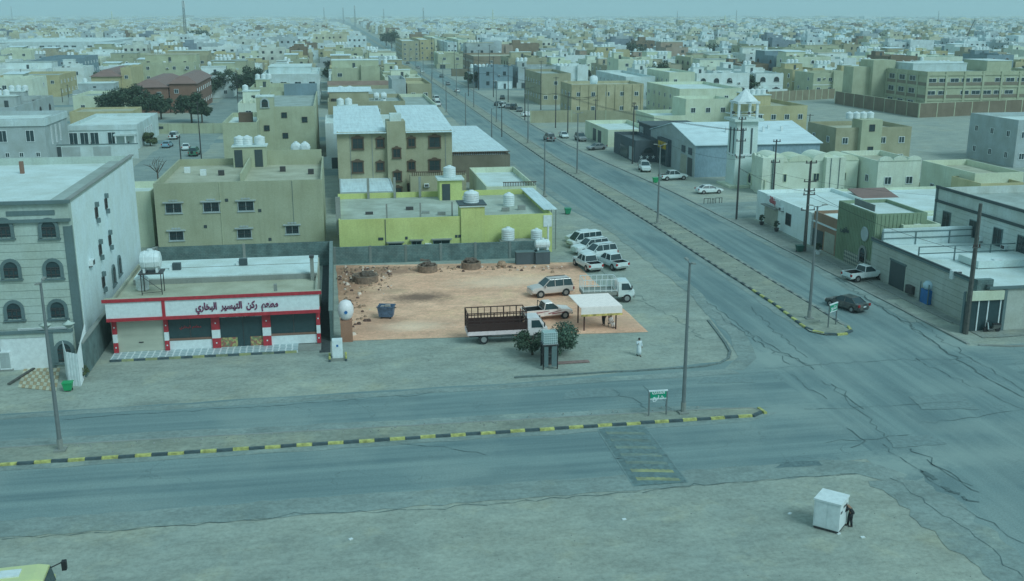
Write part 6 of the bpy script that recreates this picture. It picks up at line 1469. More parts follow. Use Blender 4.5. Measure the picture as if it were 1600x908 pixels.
# blue skip on the lot
dm = thing('dumpster', 'open blue metal dumpster standing on the vacant lot', 'dumpster', (*G(604, 497), .03), R(-14)); dm.scale = (.8, .85, .95)
B3 = plain('worn_blue_metal', (.10, .17, .27), .6, var=.5); a = MB()
o_ = [(-.85, -.5, .2), (.85, -.5, .2), (.85, .5, .2), (-.85, .5, .2)]; t_ = [(-1.05, -.7, 1.35), (1.05, -.7, 1.35), (1.05, .7, 1.35), (-1.05, .7, 1.35)]
for k in range(4): a.poly([o_[k], o_[(k + 1) % 4], t_[(k + 1) % 4], t_[k]]); 
for k in range(4):
    i0 = [tuple(v * .93 for v in p[:2]) + (p[2] + .02,) for p in o_]; i1 = [tuple(v * .93 for v in p[:2]) + (p[2],) for p in t_]
    a.poly([i1[k], i1[(k + 1) % 4], i0[(k + 1) % 4], i0[k]]); a.poly([t_[k], t_[(k + 1) % 4], i1[(k + 1) % 4], i1[k]])
a.poly(i0)
put('body', a.mesh('body', B3), dm); put('rim', MB().box(-1.1, -.76, 1.3, 1.1, -.69, 1.4).box(-1.1, .69, 1.3, 1.1, .76, 1.4).mesh('rim', B3), dm)
for sg in (-1, 1): put('lifting_arm', MB().tube((sg * 1.0, 0, 1.15), (sg * 1.3, 0, 1.15), .06).mesh('lifting_arm', DARK), dm)
for xx in (-.6, .6):
    for yy in (-.4, .4): put('wheel', MB().tube((xx - .05, yy, .1), (xx + .05, yy, .1), .12, n=8).mesh('wheel', BLACK), dm)
put('rubbish', MB().box(-.1, -.3, .9, .5, .3, 1.45).box(-.7, -.2, .8, -.2, .4, 1.3).mesh('rubbish', plain('rubbish', (.4, .36, .33), .9, var=.5)), dm)
# brown pier with a white water dispenser dome, white cabinet beside it
pr = thing('water_stand', 'brown tiled pier topped by a white oval tank at the lot corner', 'water stand', (0.05, 95.3, 0))
put('pier', MB().box(-.55, -.45, 0, .55, .45, 2.1).mesh('pier', paint('brown_pier', (.40, .20, .13), .3)), pr)
put('tank', MB().lathe(0, 0, [(.35, 2.1), (.6, 2.4), (.75, 2.9), (.72, 3.4), (.5, 3.85), (.2, 4.0)], 14).mesh('tank', plain('pinkish_white_plastic', (.85, .80, .80), .4), True), pr)
put('emblem', MB().lathe(0, 0, [(.16, 0), (.16, .03)], 12).mesh('emblem', BLUE), pr, (0, -.76, 3.0)).rotation_euler = (PI / 2, 0, 0)
kx = thing('utility_cabinet', 'white utility cabinet with yellow and black corner blocks before the lot', 'cabinet', (*G(528, 562), 0))
put('body', MB().box(-.46, -.3, .25, .46, .3, 1.95).mesh('body', WHITE), kx); put('base', MB().box(-.6, -.42, 0, .6, .42, .25).mesh('base', CONC), kx); put('door', MB().box(-.38, -.32, .35, .38, -.3, 1.85).mesh('door', WHITE), kx)
put('emblem', MB().box(-.09, -.335, 1.3, .09, -.322, 1.5).mesh('emblem', BLUE), kx)
for sx_ in (-1, 1):
    for sy in (-1, 1): put('corner_bollard', MB().tube((sx_ * .72, sy * .5, 0), (sx_ * .72, sy * .5, .25), .1, n=8, m=0).tube((sx_ * .72, sy * .5, .25), (sx_ * .72, sy * .5, .5), .1, n=8, m=1).mesh('corner_bollard', [BLK, YEL]), kx)
# canopy with white sheet roof
q = [G(890, 466, 2.9), G(950, 462, 2.9)]
cy0 = 94.6; cx0, cx1 = 22.7, 26.5
cn = thing('canopy', 'small roadside canopy with white sheet roof and yellow printed front', 'canopy', ((cx0 + cx1) / 2, 95.8, 0)); cn.scale = (1, .9, .9)
hw = (cx1 - cx0) / 2
for sx_ in (-hw + .3, hw - .3):
    for yy in (-1.25, 1.7): put('post', MB().tube((sx_, yy, 0), (sx_, yy, 2.75), .07, n=6).mesh('post', BROWNST), cn)
SHC = plain('warm_white_sheet', (1.0, .86, .80), .6, var=.08)
put('roof', MB().hexa([(-hw - .2, -1.6, 2.72), (hw + .2, -1.6, 2.72), (hw - .3, 2.3, 3.1), (-hw - .6, 2.3, 3.1), (-hw - .2, -1.6, 2.78), (hw + .2, -1.6, 2.78), (hw - .3, 2.3, 3.16), (-hw - .6, 2.3, 3.16)]).mesh('roof', SHC), cn)
put('front_sheet', MB().box(-hw - .1, -1.72, 1.75, hw + .2, -1.62, 2.76).mesh('front_sheet', SHC), cn)
put('front_strip', MB().box(-hw - .12, -1.76, 1.75, hw + .22, -1.725, 1.98).mesh('front_strip', plain('yellow_print', (.72, .52, .16), .6, var=.6)), cn)
# red mat, water tank in wire cage on a tower, tree behind
tag(put('mat', MB().box(-1.9, -.35, .02, 1.9, .35, .05).mesh('mat', plain('faded_red_mat', (.30, .20, .18), .9, var=.3)), None, (*G(888, 567), .02), R(1)), 'faded red mat lying on the sand by the caged tank', 'mat')
tw = thing('tank_tower', 'steel and board tower carrying a caged water tank before the tree', 'tank stand', (*G(858, 574), 0))
for sx_ in (-.62, .62):
    for yy in (-.55, .55): put('leg', MB().box(sx_ - .05, yy - .05, 0, sx_ + .05, yy + .05, 2.2).mesh('leg', DARK), tw)
put('side_board', MB().box(-.64, -.6, .25, -.2, -.56, 2.1).box(.1, -.6, .25, .62, -.56, 2.1).mesh('side_board', TRIM), tw)
put('back_board', MB().box(-.6, .5, .1, .6, .54, 2.1).mesh('back_board', DARK), tw)
put('platform', MB().box(-.72, -.66, 2.2, .72, .66, 2.28).mesh('platform', DARK), tw)
put('shelf', MB().box(-.6, -.5, 1.1, .6, .5, 1.14).mesh('shelf', WOOD), tw)
ib = thing('caged_tank', 'translucent pale tank in a wire cage on top of the tower', 'water tank', (tw.location.x, tw.location.y, 2.285))
put('tank', MB().box(-.55, -.5, .04, .55, .5, 1.0).mesh('tank', plain('pale_green_plastic', (.34, .48, .46), .4)), ib)
a = MB()
for k in range(8): a.box(-.6 + k * .168, -.57, .0, -.575 + k * .168, -.55, 1.05); a.box(-.6 + k * .168, .55, .0, -.575 + k * .168, .57, 1.05)
for k in range(6): a.box(-.61, -.575, k * .205, .61, -.55, k * .205 + .025); a.box(-.61, .55, k * .205, .61, .575, k * .205 + .025); a.box(-.615, -.56, k * .205, -.59, .56, k * .205 + .025); a.box(.59, -.56, k * .205, .615, .56, k * .205 + .025)
put('wire_cage', a.mesh('wire_cage', WHITE), ib)
# white kiosk box lower right
kz = thing('kiosk', 'white box kiosk with dark slots standing on the sand', 'kiosk', (*G(1296, 822), 0), R(45 + 1)); kz.scale = (1, 1, .86)
put('body', MB().box(-.78, -.78, .2, .78, .78, 2.15).mesh('body', WHITE), kz); put('roof', MB().box(-.83, -.83, 2.15, .83, .83, 2.28).mesh('roof', WHITE), kz); put('base', MB().box(-.74, -.74, 0, .74, .74, .2).mesh('base', DARK), kz)
put('panel', MB().box(-.80, -.7, .3, -.783, -.05, 2.05).box(-.80, .03, .3, -.783, .7, 2.05).mesh('panel', WHITE), kz)
for yy, zz in ((-.5, 1.5), (0, 1.75), (.4, 1.7)): put('vent', MB().box(yy - .15, -.8, zz - .05, yy + .15, -.783, zz + .1).mesh('vent', DARK), kz)
for px, py in ((1234, 803), (1348, 840), (1310, 834), (548, 843), (975, 812)): 
    tag(put('litter', MB().box(-.12, -.08, 0, .12, .08, .06).mesh('litter', WHITE), None, (*G(px, py), .0), random.random()), 'scrap of white litter lying on the sand', 'litter', 'white litter on the sand')
# barrier frame near the minaret
bf = thing('barrier', 'low dark metal frame standing on the sand near the corner', 'barrier', (*G(1114, 318), 0), R(4))
put('frame', MB().box(-1.6, -.05, .85, -.5, .05, .93).box(.4, -.05, .85, 1.6, .05, .93).box(-.2, -.05, .7, .2, .05, .78).mesh('frame', DARK), bf)
for xx in (-1.6, -.9, -.5, -.15, .15, .45, 1.1, 1.55): put('leg', MB().box(xx - .04, -.04, 0, xx + .04, .04, .88).mesh('leg', DARK), bf)
# blue dispenser, barrel, bucket, scooter at the corner shop
bd = thing('water_dispenser', 'blue cabinet with white round tank against the stone clad wall', 'water dispenser', (*G(1449, 474), .05), R(90))
put('body', MB().box(-.7, -.5, .0, .7, .5, 1.5).mesh('body', BLUE), bd); put('tank', MB().lathe(0, 0, [(.4, 1.5), (.62, 1.7), (.65, 2.1), (.4, 2.4), (.1, 2.45)], 14).mesh('tank', plain('bluish_plastic', (.5, .68, .76), .4), True), bd)
for xx in (-.8, .8): put('post', MB().box(xx - .04, -.55, 0, xx + .04, -.47, 2.2).box(xx - .04, .47, 0, xx + .04, .55, 2.2).mesh('post', TRIM), bd)
br = thing('barrel', 'blue plastic barrel with white base beside the shop door', 'barrel', (*G(1586, 508), .05)); put('body', MB().lathe(0, 0, [(.42, .35), (.46, .6), (.46, .9), (.38, 1.05)], 14).mesh('body', BLUE, True), br); put('stand', MB().lathe(0, 0, [(.35, 0), (.4, .35)], 12).mesh('stand', WHITE), br)
bk = thing('bucket', 'white bucket left of the blue barrel', 'bucket', (*G(1573, 505), .05)); put('body', MB().lathe(0, 0, [(.25, 0), (.33, .55), (.33, .6)], 12).mesh('body', CREAM), bk)
rk = thing('bicycle_rack', 'dark rack with bundles left of the blue dispenser', 'rack', (*G(1422, 462), .05), R(95)); put('bundle', MB().box(-.6, -.3, .2, .6, .3, 1.1).mesh('bundle', DARK), rk); put('tyre', MB().tube((-.4, -.42, .5), (-.4, -.32, .5), .38, n=14).mesh('tyre', PALE), rk)
st_ = thing('scooter', 'black motor scooter parked before the corner shop', 'scooter', (*G(1549, 519), .05), R(176))
for xx in (-.62, .62): t = put('wheel', MB().tube((xx, -.07, .26), (xx, .07, .26), .26, n=14).mesh('tyre', BLACK), st_)
put('body', MB().loft([[(x, -w_, z0), (x, w_, z0), (x, w_ * .8, z1), (x, -w_ * .8, z1)] for x, w_, z0, z1 in ((-.95, .08, .55, .65), (-.6, .17, .35, .72), (-.1, .18, .3, .7), (.0, .16, .2, .32), (.35, .16, .2, .3), (.45, .16, .25, .7), (.6, .12, .5, .9))]).mesh('body', CD), st_)
put('seat', MB().box(-.85, -.15, .72, -.05, .15, .82).mesh('seat', BLACK), st_); put('front_shield', MB().hexa([(.38, -.2, .3), (.5, -.2, .3), (.5, .2, .3), (.38, .2, .3), (.5, -.16, 1.0), (.58, -.16, 1.0), (.58, .16, 1.0), (.5, .16, 1.0)]).mesh('front_shield', PALE), st_)
put('handlebar', MB().tube((.5, -.35, 1.08), (.5, .35, 1.08), .025).tube((.55, 0, .9), (.5, 0, 1.08), .03).mesh('handlebar', DARK), st_)
# round concrete pots with rubble at the back of the lot
CP = plain('brown_concrete', (.27, .19, .14), .9, var=.4)
for px, py, rr_, lb in ((571, 440, 1.5, 'large round concrete manhole ring full of scrap on the lot'), (668, 424, 1.2, 'round concrete ring half buried by the back wall, left one'), (736, 419, 1.2, 'round concrete ring half buried by the back wall, right one')):
    r_ = thing('concrete_ring', lb, 'concrete ring', (*G(px, py), .02))
    put('ring', MB().lathe(0, 0, [(rr_, 0), (rr_, .8), (rr_ * .85, .8), (rr_ * .82, .3)], 20).mesh('ring', CP), r_)
    a = MB(); rq = random.Random(int(px))
    for k in range(14): a.cb(rq.gauss(0, rr_ * .4), rq.gauss(0, rr_ * .4), .75 + rq.random() * .35, rq.uniform(.2, .7), rq.uniform(.1, .3), rq.uniform(.1, .3))
    tag(put('scrap', a.mesh('scrap', plain('scrap', (.20, .15, .12), .9, var=.5)), r_), kind='stuff')
tag(put('rubble_bag', MB().lathe(0, 0, [(.5, 0), (.6, .3), (.4, .7), (.1, .75)], 9).mesh('rubble_bag', rubm), None, (*G(784, 417), .02)), 'white sack of rubble against the back wall', 'sack')
for px, py, w_, lb in ((822, 412, 1.3, 'dark metal box against the back wall of the lot'), (847, 412, .9, 'blue grey barrel stand right of the dark box')):
    r_ = thing('metal_box', lb, 'box', (*G(px, py), .02)); put('body', MB().box(-w_, -.5, 0, w_, .5, 1.5).mesh('body', DGREY), r_); put('lid', MB().box(-w_ - .05, -.55, 1.5, w_ + .05, .55, 1.58).mesh('lid', TRIM), r_)
tank((*G(847, 410), 1.65), 'white horizontal tank on the blue grey stand at the lot back wall', r=.6, h=1.9, style=1, group='')
wp = thing('vent_pipe', 'white vertical pipe at the corner of the lime house', 'pipe', (*G(856, 405), 0)); put('pipe', MB().tube((0, 0, 0), (0, 0, 4.4), .13).mesh('pipe', WHITE), wp)

# ================================================================ TREES
def crown_mesh(key, rx, rz, n, s, m, seed, squash=.8):
    def mk():
        r = random.Random(seed); a = MB()
        clumps = []
        for _ in range(int(7 + rx * 3)):
            t, u = r.uniform(0, 2 * PI), r.uniform(-.7, 1)
            q = r.uniform(.35, .85); clumps.append((rx * q * math.cos(t) * math.sqrt(max(.05, 1 - u * u * .6)), rx * q * math.sin(t) * math.sqrt(max(.05, 1 - u * u * .6)), rz * u * q, rx * r.uniform(.25, .48)))
        for _ in range(n):
            c = r.choice(clumps); d = Vector((r.gauss(0, 1), r.gauss(0, 1), r.gauss(0, 1))).normalized(); k = c[3] * r.uniform(.55, 1.05)
            p = Vector(c[:3]) + Vector((d.x * k, d.y * k, d.z * k * squash))
            e1 = Vector((r.gauss(0, 1), r.gauss(0, 1), r.gauss(0, .6))).normalized() * s * r.uniform(.6, 1.4); e2 = d.cross(e1).normalized() * s * r.uniform(.35, .8)
            a.poly([p - e1, p - e2, p + e1, p + e2])
        return a.mesh('crown', m)
    return cached(('crown', key), mk)
def tree(x, y, h, rx, label, m=LEAF, group=None, n=1400, s=.22, seed=1, name='tree', rzf=.36):
    r = thing(name, label, 'tree', (x, y, 0), random.uniform(0, 6), group)
    def tk():
        a = MB(); q = random.Random(seed); a.tube((0, 0, 0), (.1, 0, h * .5), .05 * h * .55 + .06, .03 * h * .5 + .04, 7)
        for k in range(6):
            t = k * 1.05 + q.random(); a.tube((.08, 0, h * (.3 + .03 * k)), (math.cos(t) * rx * .6, math.sin(t) * rx * .6, h * (.6 + .05 * k)), .02 * h * .4 + .03, .02, 5)
        return a.mesh('trunk', BARK)
    put('trunk', cached(('tk', round(h), round(rx), seed), tk), r)
    rz = h * rzf
    put('crown', crown_mesh((round(rx, 1), round(rz, 1), seed, m.name, n), rx, rz, n, s, m, seed), r, (0, 0, h - rz * 1.05))
    return r
tree(G(872, 562)[0], G(872, 562)[1] + 1.2, 2.7, 2.25, 'bushy dark green tree behind the caged tank tower', MT.setdefault('bush_leaves', leafmat('bush_leaves', (.03, .07, .045), (.10, .17, .11))), n=4200, s=.12, seed=3, rzf=.42)
tree(G(835, 560)[0], G(835, 560)[1] + 1.0, 2.3, 1.6, 'smaller dark bush left of the caged tank tower', LEAF, n=2400, s=.11, seed=4, rzf=.42)
DT = 'dark green trees on the left'
T_ = [(178, 184, 8, 5), (205, 186, 10.5, 5.6), (230, 188, 9, 5), (252, 186, 7.5, 3.6), (300, 192, 9, 4.4), (316, 193, 7.5, 3), (322, 154, 8, 5.5), (347, 152, 10.5, 5), (383, 154, 12, 5.5), (402, 148, 11, 4)]
wds = ['leftmost', 'second', 'third', 'fourth', 'fifth', 'sixth', 'seventh', 'eighth', 'ninth', 'rightmost']
for k, (px, py, h, rx) in enumerate(T_): tree(*G(px, py), h, rx, f'dark dense tree, {wds[k]} of the trees beyond the white villas', LEAF, DT, 2600, .36, 5 + k % 3, rzf=.42)
for px, py, h, rx, lb in ((310, 72, 16, 12, 'large dark tree beside the telecom tower at upper left'), (345, 66, 12, 6, 'dark tree right of the telecom tower'), (612, 75, 17, 9, 'tall dark tree at the right side of the far avenue'), (604, 72, 15, 6, 'dark tree just left of the tall avenue tree'), (1026, 140, 12, 5.5, 'round dark tree behind the sand coloured ribbed house'), (543, 112, 7, 9, 'wide low dark trees beside the yellow arcaded house'), (523, 110, 6, 5, 'low dark tree left of the arcaded house'),
                          (1312, 136, 8, 7, 'dark trees before the left school wing'), (1422, 92, 12, 9, 'dark tree behind the school'), (1520, 98, 9, 12, 'wide dark trees behind the school at right'), (1560, 98, 9, 12, 'dark grove at the far right behind the school'), (1595, 60, 14, 7, 'dark tree at the right edge near the horizon'), (760, 106, 8, 8, 'dark trees before the brown compound'), (732, 137, 8, 2.2, 'slim dark tree at the right kerb of the avenue'), (744, 137, 8, 2.2, 'second slim dark tree at the right kerb'),
                          (960, 54, 9, 9, 'dark tree clump far right of the avenue'), (825, 56, 8, 7, 'small dark tree clump left of centre horizon'), (1350, 74, 8, 7, 'dark clump behind the yellow houses'), (357, 105, 9, 5, 'dark tree beside the striped house'), (235, 228, 3.5, 2.0, 'olive bush beside the parked white car'), (1246, 50, 8, 12, 'wide dark tree clump near the right horizon')):
    X, Y = G(px, py); tree(X, Y, h, rx, lb, LEAF if 'olive' not in lb else LEAF2, n=2200, s=.12 + rx * .055, seed=int(px) % 5 + 10, rzf=.46)
# bare tree in the side street
bt = thing('bare_tree', 'leafless grey tree at the end of the side street', 'tree', (*G(248, 292), 0)); a = MB(); a.tube((0, 0, 0), (0, 0, 2.6), .16, .12, 7)
rq = random.Random(9)
for k in range(9):
    t = k * .7; e = (math.cos(t) * 1.2, math.sin(t) * 1.2, 3.6 + rq.random() * 1.2); a.tube((0, 0, 2.3 + .05 * k), e, .07, .04, 5)
    for j in range(3): a.tube(e, (e[0] + rq.gauss(0, .5), e[1] + rq.gauss(0, .5), e[2] + rq.uniform(.2, .8)), .04, .015, 4)
put('trunk', a.mesh('trunk', BARK), bt)
def palm(px, py, h, label, n=26, fl=2.1):
    r = thing('palm_tree', label, 'palm', (*G(px, py), 0)); put('trunk', MB().tube((0, 0, 0), (0, 0, h), .22, .16, 8).mesh('trunk', BARK), r)
    rq = random.Random(2)
    for k in range(n):
        a = MB(); t = k * 2.4; el = rq.uniform(-.2, 1.2); P = []
        for j in range(7):
            s_ = j / 6 * fl; P.append(Vector((s_ * math.cos(el) if el < 1 else s_ * .5, 0, s_ * math.sin(el) - .22 * s_ * s_)))
        for p, q in zip(P, P[1:]):
            for sg in (-1, 1):
                for f in (0, .5): m_ = p.lerp(q, f); a.poly([m_, m_ + Vector((.1, 0, 0)), m_ + Vector((.25, sg * .42, -.12))])
            a.tube(p, q, .02, n=3, cap=False)
        put('frond', a.mesh('frond', PALM), r, (0, 0, h), t)
    return r
palm(1424, 300, 1.6, 'low bushy palm beside the curved yard wall'); palm(1298, 318, 1.6, 'small palm before the mosque hall', 16, 1.6); palm(1320, 314, 1.4, 'smallest palm right of the mosque hall door', 12, 1.3)
for px, py, lb in ((1190, 352, 'left potted bush beside the white corner shop door'), (1213, 362, 'right potted bush beside the white corner shop door'), (1278, 398, 'round bush in a white planter before the terracotta shop')):
    r = thing('potted_bush', lb, 'plant', (*G(px, py), .05)); put('pot', MB().lathe(0, 0, [(.25, 0), (.38, .5), (.3, .5)], 10).mesh('pot', DARK if px < 1250 else WHITE), r); put('foliage', crown_mesh(('bush', px), .55, .6, 350, .1, LEAF, 3), r, (0, 0, 1.1))
tree(*G(130, 592), 1.2, .7, 'small weed bush at the foot of the corrugated fence', LEAF2, n=400, s=.08, seed=22)

# ================================================================ PEOPLE
SKIN = plain('skin', (.30, .17, .11), .6); HAIR = plain('black_hair', (.015, .013, .012), .7)
THOBE = plain('white_robe', (.66, .74, .76), .8); BLACKC = plain('black_cloth', (.018, .022, .026), .8); MAROON = plain('dark_red_cloth', (.12, .04, .04), .8); WCL = plain('warm_white_cloth', (.82, .72, .68), .8)
def person(label, loc, rz, J, skin=SKIN, cloth=THOBE, robe=True, cap=None, legs=None, group=None):
    """J: joints in metres, x forward. One skinned body; robe, trousers and hair are children"""
    r = thing('person', label, 'person', loc, R(rz), group)
    names = {n: i for i, n in enumerate(J)}
    E = [('pelvis', 'chest'), ('chest', 'neck'), ('neck', 'head'), ('head', 'crown')]
    for s_ in 'lr': E += [('chest', 'sh' + s_), ('sh' + s_, 'el' + s_), ('el' + s_, 'wr' + s_), ('pelvis', 'hip' + s_), ('hip' + s_, 'kn' + s_), ('kn' + s_, 'an' + s_), ('an' + s_, 'toe' + s_)]
    rad = dict(pelvis=.14, chest=.15, neck=.055, head=.085, crown=.075, sh=.07, el=.045, wr=.032, hip=.095, kn=.06, an=.042, toe=.035)
    vs_ = [Vector(p) for p in J.values()]; ed = [(names[a], names[b]) for a, b in E]; rd = [rad[n] if n in rad else rad[n[:-1]] for n in J]
    for s_ in 'lr':   # five fingers rooted in a palm
        w_, e_ = Vector(J['wr' + s_]), Vector(J['el' + s_]); d = (w_ - e_).normalized(); side = d.cross(Vector((0, 1, 0))).normalized() if abs(d.y) < .9 else Vector((1, 0, 0))
        pi = len(vs_); vs_.append(w_ + d * .08); rd.append(.03); ed.append((names['wr' + s_], pi))
        for f, (o, ln) in enumerate(((-.035, .075), (-.012, .09), (.012, .085), (.033, .065))):
            i0 = len(vs_); vs_.append(w_ + d * (.09 + ln * .5) + side * o); rd.append(.011); ed.append((pi, i0)); vs_.append(w_ + d * (.09 + ln) + side * o * 1.1 + Vector((.012, 0, 0))); rd.append(.009); ed.append((i0, i0 + 1))
        i0 = len(vs_); vs_.append(w_ + d * .09 - side * .065); rd.append(.012); ed.append((pi, i0))
    me = bpy.data.meshes.new('body'); me.from_pydata([tuple(v) for v in vs_], ed, []); o = put('body', me, r); me.materials.append(skin)
    m = o.modifiers.new('skin', 'SKIN'); m.use_smooth_shade = True
    for k, v in enumerate(me.skin_vertices[0].data): v.radius = (rd[k], rd[k]); v.use_root = (k == names['pelvis'])
    s2 = o.modifiers.new('sub', 'SUBSURF'); s2.levels = 1; s2.render_levels = 1
    H_ = Vector(J['head']); C_2 = Vector(J['crown'])
    f_ = MB(); f_.cb(H_.x + .09, 0 + H_.y, H_.z + .02, .03, .03, .05)
    put('nose', f_.mesh('nose', skin), r)
    for s_ in (-1, 1): put('eye', MB().cb(H_.x + .082, H_.y + s_ * .03, H_.z + .05, .015, .02, .012).mesh('eye', HAIR), r); put('ear', MB().cb(H_.x, H_.y + s_ * .088, H_.z + .03, .04, .02, .06).mesh('ear', skin), r)
    hp = MB().lathe(0, 0, [(.100, -.02), (.106, .05), (.092, .11), (.05, .15), (.01, .16)], 12)
    put('hair' if cap is None else 'head_cloth', hp.mesh('hair', cap or HAIR, True), r, (H_.x - .015, H_.y, H_.z + .0))
    def limb(name, a, b_, r0, r1, m_): put(name, MB().tube(J[a], J[b_], r0, r1, 10).mesh(name, m_, True), r)
    for s_ in 'lr':
        limb('sleeve', 'sh' + s_, 'el' + s_, .085, .065, cloth); limb('sleeve', 'el' + s_, 'wr' + s_, .065, .055, cloth)
        if not robe: limb('trouser_leg', 'hip' + s_, 'kn' + s_, .115, .085, legs or cloth); limb('trouser_leg', 'kn' + s_, 'an' + s_, .085, .065, legs or cloth)
        put('shoe', MB().loft([[(x_, y_ - .04, 0), (x_, y_ + .04, 0), (x_, y_ + .03, .07), (x_, y_ - .03, .07)] for x_, y_ in ((J['an' + s_][0] - .06, J['an' + s_][1]), (J['toe' + s_][0] + .04, J['toe' + s_][1]))]).mesh('shoe', BLACKC), r, (0, 0, J['an' + s_][2] - .08))
    P, Cc, Nn = Vector(J['pelvis']), Vector(J['chest']), Vector(J['neck'])
    def ringat(c, rx, ry): return [(c.x + rx * math.cos(t), c.y + ry * math.sin(t), c.z) for t in np.arange(0, 2 * PI - .01, PI / 7)]
    tor = [ringat(P + Vector((0, 0, -.08)), .16, .19), ringat(P, .15, .19), ringat(P.lerp(Cc, .5), .14, .18), ringat(Cc, .15, .21), ringat(Nn + Vector((0, 0, -.07)), .12, .19), ringat(Nn + Vector((0, 0, .0)), .06, .07)]
    if robe:
        K_ = (Vector(J['knl']) + Vector(J['knr'])) / 2; A_ = (Vector(J['anl']) + Vector(J['anr'])) / 2; sp_ = abs(J['anl'][0] - J['anr'][0]) / 2; sy = abs(J['anl'][1] - J['anr'][1]) / 2
        tor = [ringat(A_ + Vector((0, 0, .08)), .12 + sp_, .12 + sy), ringat(K_, .15 + sp_ * .6, .17 + sy * .5)] + tor
    put('robe' if robe else 'shirt', MB().loft(tor).mesh('robe', cloth, True), r)
    return r
ST = dict(pelvis=(0, 0, .93), chest=(0, 0, 1.26), neck=(0, 0, 1.46), head=(.02, 0, 1.57), crown=(.01, 0, 1.66),
          shl=(0, .17, 1.40), ell=(-.05, .24, 1.14), wrl=(.08, .26, .92), hipl=(0, .09, .88), knl=(.10, .10, .49), anl=(.14, .10, .08), toel=(.28, .11, .03),
          shr=(0, -.17, 1.40), elr=(.06, -.24, 1.15), wrr=(.25, -.18, 1.22), hipr=(0, -.09, .88), knr=(-.04, -.10, .49), anr=(-.20, -.10, .09), toer=(-.06, -.11, .03))
person('man in white robe and dark head cloth standing on the sand', (*G(998, 556), .0), -90, ST, cap=BLACKC)
BN = dict(ST, pelvis=(-.05, 0, .95), chest=(.14, 0, 1.24), neck=(.30, 0, 1.38), head=(.40, 0, 1.46), crown=(.44, 0, 1.54), shl=(.24, .17, 1.33), ell=(.36, .2, 1.1), wrl=(.55, .12, 1.1), shr=(.24, -.17, 1.33), elr=(.38, -.2, 1.12), wrr=(.56, -.1, 1.16), knl=(0, .1, .5), anl=(-.06, .1, .08), toel=(.1, .1, .03), knr=(.08, -.1, .5), anr=(.1, -.1, .08), toer=(.26, -.1, .03))
person('person in black clothes leaning towards the white kiosk', (*G(1328, 822), 0), 170, BN, cloth=BLACKC, robe=False, legs=BLACKC)
SIT = dict(pelvis=(0, 0, .50), chest=(.05, 0, .82), neck=(.08, 0, 1.02), head=(.11, 0, 1.13), crown=(.1, 0, 1.22), shl=(.06, .17, .96), ell=(.12, .22, .7), wrl=(.32, .14, .62), hipl=(.05, .1, .47), knl=(.42, .12, .48), anl=(.42, .12, .08), toel=(.56, .12, .03),
           shr=(.06, -.17, .96), elr=(.12, -.22, .7), wrr=(.32, -.14, .62), hipr=(.05, -.1, .47), knr=(.42, -.12, .48), anr=(.42, -.12, .08), toer=(.56, -.12, .03))
person('person in white sitting under the roadside canopy', (*G(953, 511), .02), -60, SIT, cloth=WCL, robe=False, legs=WCL)
person('person in dark red standing under the roadside canopy', (*G(943, 508), .02), -120, ST, cloth=MAROON, robe=False, legs=BLACKC)
ch = thing('stool', 'small stool under the sitting person in white', 'stool', (*G(953, 511), .02)); put('seat', MB().box(-.2, -.2, .34, .2, .2, .40).mesh('seat', WOOD), ch)
for sx_ in (-.16, .16):
    for yy in (-.16, .16): put('leg', MB().box(sx_ - .02, yy - .02, 0, sx_ + .02, yy + .02, .34).mesh('leg', WOOD), ch)
# ================================================================ THE TOWN BEYOND
rg = random.Random(42)
PAL = [('cream', CREAM, 6), ('white', paint('town_white_wall', (.74, .84, .84), .25), 6), ('tan', TAN2, 3), ('beige', BEIGE, 3), ('pale grey', PALE, 3), ('sandy', TAN, 2), ('yellow', YELL, 3), ('brown', paint('brown_wall', (.24, .19, .13), .3), 1), ('blue grey', GREYW, 1), ('ivory', paint('ivory_wall', (.66, .70, .60), .3), 4), ('stone', paint('sandstone_wall', (.44, .42, .31), .3), 2), ('pinkish', paint('pinkish_wall', (.42, .34, .27), .3), 1)]
PW = [p for p in PAL for _ in range(p[2])]
ROOFS = [ROOFW, ROOFW, ROOFG, ROOFB, ROOFB, ROOFG]
LABELS = set()
HOUSES = []
TANKS = []
REST = MB()
def in_view(x, y, m=.06):
    px = pj(x, y, 3)[0]
    return -120 < px < 1720
def shell_mesh(w, d, h, ph, m):
    def mk():
        a = MB(); W, D, th = w / 2, d / 2, .25
        o = [(-W, -D), (W, -D), (W, D), (-W, D)]; i = [(-W + th, -D + th), (W - th, -D + th), (W - th, D - th), (-W + th, D - th)]
        for k in range(4):
            p, q, u, v = o[k], o[(k + 1) % 4], i[(k + 1) % 4], i[k]
            a.poly([(*p, 0), (*q, 0), (*q, h), (*p, h)]); a.poly([(*p, h), (*q, h), (*u, h), (*v, h)]); a.poly([(*v, h), (*u, h), (*u, h - ph - .1), (*v, h - ph - .1)])
        return a.mesh('wall', m)
    return cached(('shell', w, d, h, ph, m.name), mk)
def place_words(px): return
